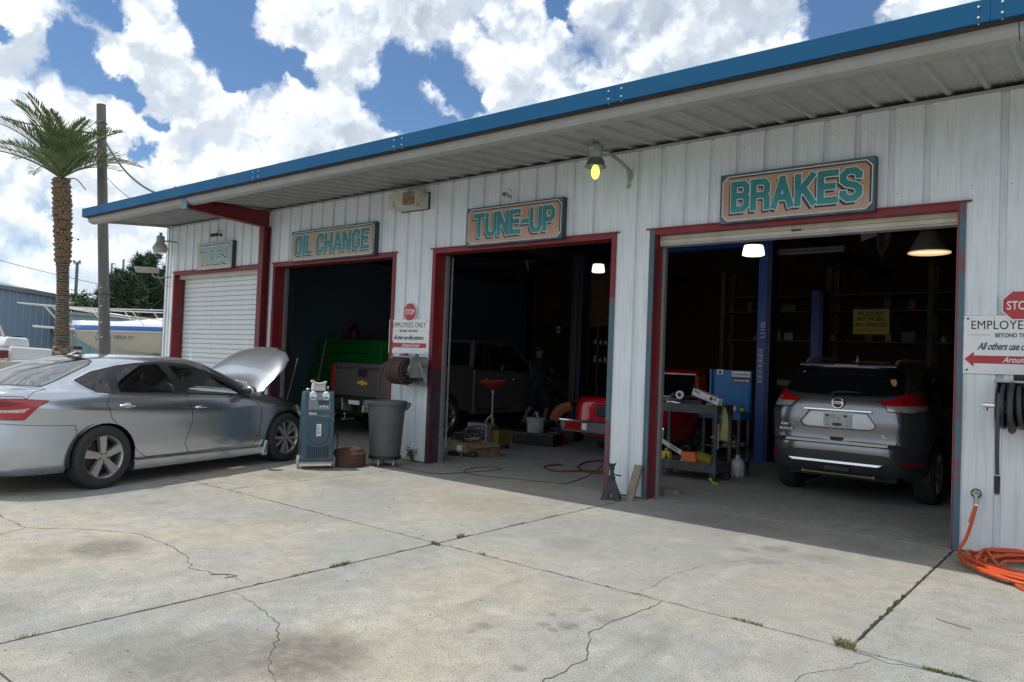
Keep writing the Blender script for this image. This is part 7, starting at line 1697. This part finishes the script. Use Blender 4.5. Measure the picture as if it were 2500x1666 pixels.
def shed():
    a0 = Vector(at(-79, 36)); a1 = Vector(at(-70.02, 44.0)); h0, h1 = 1.51+.0715*36, 1.51+.0535*44
    t = thing('blue_shed', 'blue grey metal shed wall with a low sloping roof at the left', 'shed', a0)
    d = (a1-a0); Ld = d.length; u = d.normalized(); n = Vector((u.y, -u.x, 0)); n = n if n.dot(Vector((CX, CY, 0))-a0) > 0 else -n
    k = 0; s = 0.; P = .46
    ht = lambda s: h0+(h1-h0)*s/Ld
    while s < Ld-.05:
        e = min(s+P*2, Ld); b = MB(); pr = []
        for q in (0, P):
            if s+q+P <= Ld+.01: pr += [(s+q+.01, 0), (s+q+.06, .035), (s+q+.12, .035), (s+q+.17, 0)]
        pr = [(s, 0)]+pr+[(e, 0)]
        vs = [u*x+n*y for x, y in pr]+[u*x+n*y+Vector((0, 0, ht(x))) for x, y in pr]; m = len(pr)
        b.add(vs, [(i, i+1, m+i+1, m+i) for i in range(m-1)]); b.build('wall_panel', M_shed, t); s = e
    MB().add([u*0+n*.12+Vector((0, 0, ht(0)-.14)), u*(Ld+.1)+n*.12+Vector((0, 0, ht(Ld)-.14)), u*(Ld+.1)+n*.12+Vector((0, 0, ht(Ld)+.05)), n*.12+Vector((0, 0, ht(0)+.05)), u*0-n*8+Vector((0, 0, ht(0)+.9)), u*(Ld+.1)-n*8+Vector((0, 0, ht(Ld)+.9))], [(0, 1, 2, 3), (3, 2, 5, 4)]).build('roof', mat('shed_roof', (.16, .18, .20), .6), t)
    MB().add([u*Ld, u*Ld-n*8, u*Ld-n*8+Vector((0, 0, h1+.6)), u*Ld+Vector((0, 0, h1))], [(0, 1, 2, 3)]).build('end_wall', M_shed, t)
    # lower pale container wall to its right
    a0 = Vector(at(-70.0, 33)); a1 = Vector(at(-63.0, 36)); t = thing('low_blue_wall', 'low blue grey metal wall behind the cabin boat', 'wall', a0); d = a1-a0; Ld = d.length; u = d.normalized()
    n = Vector((u.y, -u.x, 0)); n = n if n.dot(Vector((CX, CY, 0))-a0) > 0 else -n
    s = 0; i = 0
    while s < Ld:
        MB().hexa([u*s, u*(s+.58), u*(s+.58)-n*.06, u*s-n*.06, u*s+Vector((0, 0, 2.62)), u*(s+.58)+Vector((0, 0, 2.62)), u*(s+.58)-n*.06+Vector((0, 0, 2.62)), u*s-n*.06+Vector((0, 0, 2.62))]).build('wall_panel', mat('container_blue', (.17, .27, .31), .55, var=.1), t); s += .60; i += 1
    MB().bar(u*0+Vector((0, 0, 2.66)), u*Ld+Vector((0, 0, 2.66)), .12, .10).build('top_rail', mat('rail_grey', (.27, .26, .23), .6), t)
    # rusty slatted stack behind
    a0 = Vector(at(-68.05, 38)); a1 = Vector(at(-63.2, 39)); t = thing('rusty_trailer', 'rust brown slatted trailer standing behind the boat rail', 'trailer', a0); d = a1-a0; Ld = d.length; u = d.normalized()
    for k in range(4):
        z = 2.15+.22*k; MB().bar(u*0+Vector((0, 0, z)), u*Ld+Vector((0, 0, z)), .06, .17).build('slat', mat('trailer_rust', (.10, .035, .022), .8, var=.5, vs=2), t)
    s = 0
    while s < Ld: MB().bar(u*s-Vector((0, 0, 0)), u*s+Vector((0, 0, 3.0)), .1).build('post', MATS['trailer_rust'], t); s += .9
    MB().bar(u*1.2+Vector((0, 0, 2.55)), u*2.4+Vector((0, 0, 2.6)), .5, .3).build('tarp_roll', mat('tarp_tan', (.30, .22, .14), .8), t)
shed()
def tree_pine(az, D, el, wl, label):
    t = thing('pine_tree', label, 'pine tree', at(az, D)); H = 1.51+el*D; random.seed(int(az*-100))
    MB().tube([(0, 0, 0), (.1, 0, H*.5), (0, 0, H*.97)], [.22, .14, .03], 10).build('trunk', M_pole, t, smooth=True)
    b = MB(); n = 46
    tufts = []
    br = MB()
    for k in range(n):
        f = .22+.76*k/n; a = k*2.4+rnd(-.4, .4); rr = wl*(1-f)**.75*rnd(.75, 1.15)+.25; z = H*f
        e = Vector((math.cos(a)*rr, math.sin(a)*rr, z+rr*rnd(.25, .6))); s = Vector((0, 0, z))
        br.tube([s, s.lerp(e, .5)-Vector((0, 0, .08)), e], [.035, .025, .012], 5)
        for q in (.5, .72, .9, 1.0):
            if q*rr > .3: tufts.append((s.lerp(e, q)+Vector((rnd(-.2, .2), rnd(-.2, .2), rnd(0, .2))), .36 if q < 1 else .30))
    tufts.append((Vector((0, 0, H)), .25))
    br.build('branches', M_pole, t)
    for c, r in tufts:
        for _ in range(40):
            d = Vector((rnd(-1, 1), rnd(-1, 1), rnd(-.35, 1.2))).normalized(); l = r*rnd(.8, 1.35); w = d.orthogonal().normalized()*.026; o_ = c+Vector((rnd(-.14, .14), rnd(-.14, .14), rnd(-.1, .14)))
            b.add([o_-w, o_+w, o_+d*l], [(0, 1, 2)])
    o = b.build('crown', M_pine, t)
tree_pine(-65.15, 42, .103, 2.1, 'tallest dark green pine behind the garage corner')
tree_pine(-66.55, 44, .082, 1.6, 'shorter pine just right of the wooden utility pole')
tree_pine(-63.6, 48, .075, 2.0, 'pine half hidden behind the garage corner')
tree_pine(-67.25, 50, .066, 1.3, 'low pine partly hidden by the wooden utility pole')
def broad(az, D, el, w, label, m, seed):
    random.seed(seed); t = thing('leafy_tree', label, 'tree', at(az, D)); H = 1.51+el*D
    MB().tube([(0, 0, 0), (.05, 0, H*.6)], [.2, .1], 8).build('trunk', M_pole, t, smooth=True)
    b = MB(); cl = []
    for _ in range(34): a = rnd(0, 6.28); r = w*math.sqrt(rnd(0, 1)); cl.append((math.cos(a)*r, math.sin(a)*r, H*rnd(.55, .97)-r*.18, rnd(.22, .48)))
    br = MB()
    for c in cl:
        br.tube([(0, 0, H*.45), (c[0]*.5, c[1]*.5, c[2]*.8), c[:3]], [.05, .03, .01], 4)
        leaf_cloud(b, 95, lambda c=c: (c[0]+random.gauss(0, c[3]*.5), c[1]+random.gauss(0, c[3]*.5), c[2]+random.gauss(0, c[3]*.32)), .085)
    br.build('branches', M_pole, t); b.build('crown', m, t)
broad(-68.5, 46, .064, 1.9, 'spreading leafy tree left of the wooden utility pole', M_bushg, 2)
broad(-69.4, 44, .051, 1.3, 'low bushy tree behind the palm trunk', M_bushg, 8)
broad(-67.6, 52, .058, 1.9, 'leafy tree hidden behind the wooden utility pole', M_bushg, 9)
broad(-71.6, 80, .030, 3., 'leafy tree behind the shed roof', M_bushg, 10)

def boats():
    # cabin boat, bow to the left; frame: origin at the bow waterline below the stem, x along the boat towards the stern
    D = 27.0; bow = Vector(at(-69.35, D)); st = Vector(at(-60.5, D*1.02)); u = (st-bow).normalized()
    ang = math.atan2(u.y, u.x)
    t = thing('cabin_boat', 'cream and blue cabin boat on a trailer with a bow rail', 'boat', bow, ang)
    # stations: (x, keel z, chine half width, chine z, gunwale half width, gunwale z)
    ST = [(-.02, 1.83, .01, 1.86, .05, 1.93), (.25, 1.62, .10, 1.72, .38, 1.94), (.7, 1.38, .35, 1.55, .75, 1.95), (1.3, 1.12, .62, 1.40, 1.0, 1.96), (2.1, .95, .85, 1.32, 1.16, 1.98), (3.5, .86, .98, 1.28, 1.22, 2.0), (6.0, .84, 1.0, 1.26, 1.2, 2.02), (7.6, .85, .98, 1.27, 1.15, 2.02)]
    ST = crom(ST, 4); b = MB(); n = 9; vs = []
    for (x, kz, cw, cz, gw, gz) in ST:
        vs += [(x, -gw, gz), (x, -(gw*.7+cw*.3), gz*.6+cz*.4), (x, -(gw*.3+cw*.7), gz*.25+cz*.75), (x, -cw, cz), (x, 0, kz), (x, cw, cz), (x, gw*.3+cw*.7, gz*.25+cz*.75), (x, gw*.7+cw*.3, gz*.6+cz*.4), (x, gw, gz)]
    b.add(vs, [(i*n+k, i*n+k+1, (i+1)*n+k+1, (i+1)*n+k) for i in range(len(ST)-1) for k in range(n-1)]+[tuple((len(ST)-1)*n+k for k in range(n))])
    b.build('hull', M_hull, t, smooth=True, sharp=25)
    b = MB(); vs = []
    for (x, kz, cw, cz, gw, gz) in ST: vs += [(x-.02, -(gw+.02), gz+.0), (x-.02, -(gw+.025), gz+.04), (x-.02, -(gw-.02), gz+.15), (x-.02, gw-.02, gz+.15), (x-.02, gw+.025, gz+.04), (x-.02, gw+.02, gz)]
    b.add(vs, [(i*6+k, i*6+k+1, (i+1)*6+k+1, (i+1)*6+k) for i in range(len(ST)-1) for k in (0, 1, 3, 4)]); b.build('blue_stripe', M_boatb, t, smooth=True)
    b = MB(); vs = []
    for (x, kz, cw, cz, gw, gz) in ST: vs += [(x, -(gw+.03), gz-.03), (x, -(gw+.03), gz+.005)]
    b.add(vs, [(2*i, 2*i+1, 2*i+3, 2*i+2) for i in range(len(ST)-1)]); b.build('rub_rail', M_gel, t)
    # deck and cabin
    b = MB(); vs = []
    for i, (x, kz, cw, cz, gw, gz) in enumerate(ST):
        c = max(0, min(1, (x-1.2)/3.2)); hh = .15+.48*c**1.2
        vs += [(x, -(gw-.02), gz+.15), (x, -gw*.72, gz+.17+hh*.35), (x, -gw*.45, gz+.15+hh), (x, gw*.45, gz+.15+hh), (x, gw*.72, gz+.17+hh*.35), (x, gw-.02, gz+.15)]
    b.add(vs, [(i*6+k, i*6+k+1, (i+1)*6+k+1, (i+1)*6+k) for i in range(len(ST)-1) for k in range(5)]); b.build('deck', M_gel, t, smooth=True)
    MB().prism([(3.3, 2.22), (3.9, 2.36), (5.2, 2.38), (5.2, 2.20)], 'y', -.98, -.90).build('cabin_window', M_glblk, t)
    MB().hexa([(-1.02, -.16, 1.96), (.45, -.25, 1.90), (.45, .25, 1.90), (-1.02, .16, 1.96), (-1.05, -.16, 2.02), (.45, -.25, 1.97), (.45, .25, 1.97), (-1.05, .16, 2.02)]).build('bow_pulpit', M_gel, t, bevel=.02)
    MB().hexa([(-.5, -.05, 1.86), (.1, -.07, 1.80), (.1, .07, 1.80), (-.5, .05, 1.86), (-.5, -.05, 1.93), (.1, -.07, 1.93), (.1, .07, 1.93), (-.5, .05, 1.93)]).build('anchor_roller', M_galv, t)
    b = MB()
    for s in (-1, 1):
        top = smooth_path([(-1.45, s*.02, 2.67), (-1.1, s*.22, 2.65), (.4, s*.48, 2.62), (2.2, s*1.0, 2.66), (4.5, s*1.12, 2.74), (7, s*1.1, 2.76)], 5); b.tube(top, .018, 8)
        b.tube(smooth_path([(-.6, s*.1, 2.64), (.6, s*.45, 2.52), (2.0, s*.95, 2.38), (4.2, s*1.05, 2.24)], 5), .013, 6)
        for (x0, z0, y0, x1, z1, y1) in ((-.2, 1.97, .2, -.75, 2.62, .28), (.05, 2.0, .25, -.55, 2.62, .31), (.95, 2.10, .8, .55, 2.62, .52), (1.9, 2.12, 1.05, 1.5, 2.63, .8), (2.8, 2.15, 1.1, 2.4, 2.66, 1.0), (4.4, 2.2, 1.1, 3.9, 2.7, 1.08)): b.tube([(x0, s*y0, z0), (x1, s*y1, z1)], .014, 6)
    b.build('bow_rail', mat('rail_metal', (.62, .62, .63), .3, .5), t, smooth=True)
    text('LA 9804 IY', .16, M_darkm, t, (.80, -.90, 1.70), (R(78), 0, R(-11)), sx=1.1, name='registration')
    MB().tube(smooth_path([(.0, -.1, 2.05), (.0, -.18, 1.85), (.02, -.15, 1.5), (.03, -.1, 1.0)]), .02, 6).build('rope', mat('rope', (.28, .25, .21), .9), t, smooth=True); MB().tube(smooth_path([(.75, -.6, 1.98), (.6, -.75, 1.8), (.62, -.74, 1.65), (.70, -.72, 1.72)]), .02, 6).build('rope', mat('rope', (.28, .25, .21), .9), t, smooth=True)
    MB().box(1.0, 7.6, -.5, -.4, .55, .68).box(1.0, 7.6, .4, .5, .55, .68).box(2.2, 2.3, -1.1, 1.1, .8, 1.25).box(5.2, 5.3, -1.1, 1.1, .8, 1.25).box(-1.0, 1.2, -.06, .06, .55, .66).build('trailer_frame', mat('trailer_grey', (.20, .27, .29), .5), t)
    for s in (-1, 1):
        for x in (4.6, 5.5): MB().cyl((x, s*1.0, .35), (x, s*1.2, .35), .35, n=20).build('trailer_wheel', M_rub, t)
    # small boat stern at the far left
    D = 22.; o = Vector(at(-70.55, D)); l = Vector(at(-74.5, D*.98)); u = (l-o).normalized()
    t = thing('white_skiff', 'white motorboat with engine cover cut off by the left edge', 'boat', o, math.atan2(u.y, u.x)+math.pi)
    # x grows to picture right, so parts lie at negative x
    f = lambda x: x
    MB().hexa([(-3.0, -.9, .5), (-.12, -.75, .55), (-.12, .75, .55), (-3.0, .9, .5), (-3.2, -.95, 1.0), (-.02, -.8, 1.10), (-.02, .8, 1.10), (-3.2, .95, 1.0)]).build('hull', M_hull, t, bevel=.05)
    MB().hexa([(-1.05, -.62, 1.06), (-.02, -.60, 1.06), (-.02, .6, 1.06), (-1.05, .62, 1.06), (-1.00, -.55, 1.40), (-.10, -.52, 1.36), (-.10, .52, 1.36), (-1.0, .55, 1.40)]).build('stern_box', M_gel, t, bevel=.04)
    MB().box(-1.08, .02, -.63, .63, 1.02, 1.06).build('dark_stripe', M_darkm, t)
    MB().hexa([(-1.15, -.45, 1.38), (-.55, -.42, 1.38), (-.55, .42, 1.38), (-1.15, .45, 1.38), (-1.05, -.38, 1.62), (-.58, -.36, 1.60), (-.58, .36, 1.60), (-1.05, .38, 1.62)]).build('engine_cover', M_gel, t, bevel=.05)
    MB().box(-.95, -.72, -.4, -.37, 1.615, 1.64).build('vent_slot', M_darkm, t)
    b = MB(); b.tube(smooth_path([(-2.6, -.5, 2.12), (-1.9, -.52, 2.14), (-1.4, -.52, 2.08), (-1.12, -.5, 1.60)]), .025, 8).tube([(-1.5, -.5, 2.08), (-1.42, -.5, 1.60)], .018, 6).tube(smooth_path([(-2.6, .5, 2.12), (-1.9, .5, 2.14), (-1.4, .5, 2.08), (-1.12, .5, 1.60)]), .025, 8); b.build('windscreen_frame', mat('frame_white', (.7, .72, .74), .4), t, smooth=True)
    MB().add([(-1.42, -.5, 2.06), (-1.14, -.5, 1.62), (-1.14, .5, 1.62), (-1.42, .5, 2.06)], [(0, 1, 2, 3)]).build('windscreen', M_glass, t)
    MB().ball((-.72, -.62, .88), (.07, .02, .045), 12, 8).build('emblem', mat('emblem_grey', (.2, .25, .35), .4), t)
    MB().box(-1.30, -1.08, -.72, -.5, 1.12, 1.30).build('red_lamp', mat('marker_red', (.16, .03, .025), .5), t); MB().tube([(-1.2, -.66, .2), (-1.2, -.66, 1.12)], .05, 8).build('marker_post', M_offw, t)
    MB().ball((-1.7, -.2, 1.55), (.35, .25, .1), 12, 6).build('teal_cloth', mat('cloth_teal', (.02, .14, .13), .8), t, smooth=True); MB().ball((-1.55, -.4, 1.3), (.22, .2, .25), 12, 8).build('pale_cover', mat('cover_pale', (.48, .50, .44), .8), t, smooth=True)
    MB().tube(smooth_path([(-1.3, -.8, .9), (-1.2, -.85, .6), (-1.4, -.85, .42), (-1.7, -.85, .5)]), .03, 8).build('fuel_hose', M_rub, t, smooth=True)
    o = thing('small_sign', 'small dark topped box on the low blue wall', 'box', at(-69.05, 32, 1.0)); MB().box(-.18, .18, -.1, .1, 0, .3).build('box_body', M_offw, o); MB().box(-.2, .2, -.12, .12, .3, .42).build('box_top', M_darkm, o)
boats()
for o in list(S.objects):   # fixings and fine joints too small to pick apart
    if o.parent and o.name.split('.')[0] in ('nails', 'screws', 'lug_nuts', 'buttons', 'plate_bolts', 'plate_rust', 'fascia_screws', 'label_print', 'maker_letters', 'knobs', 'lamp_seam', 'reflector_seam', 'door_seam', 'hatch_seam', 'tread_groove', 'reflector_ribs', 'print_lines', 'valve_caps', 'tape_mark'): o['kind'] = 'stuff'
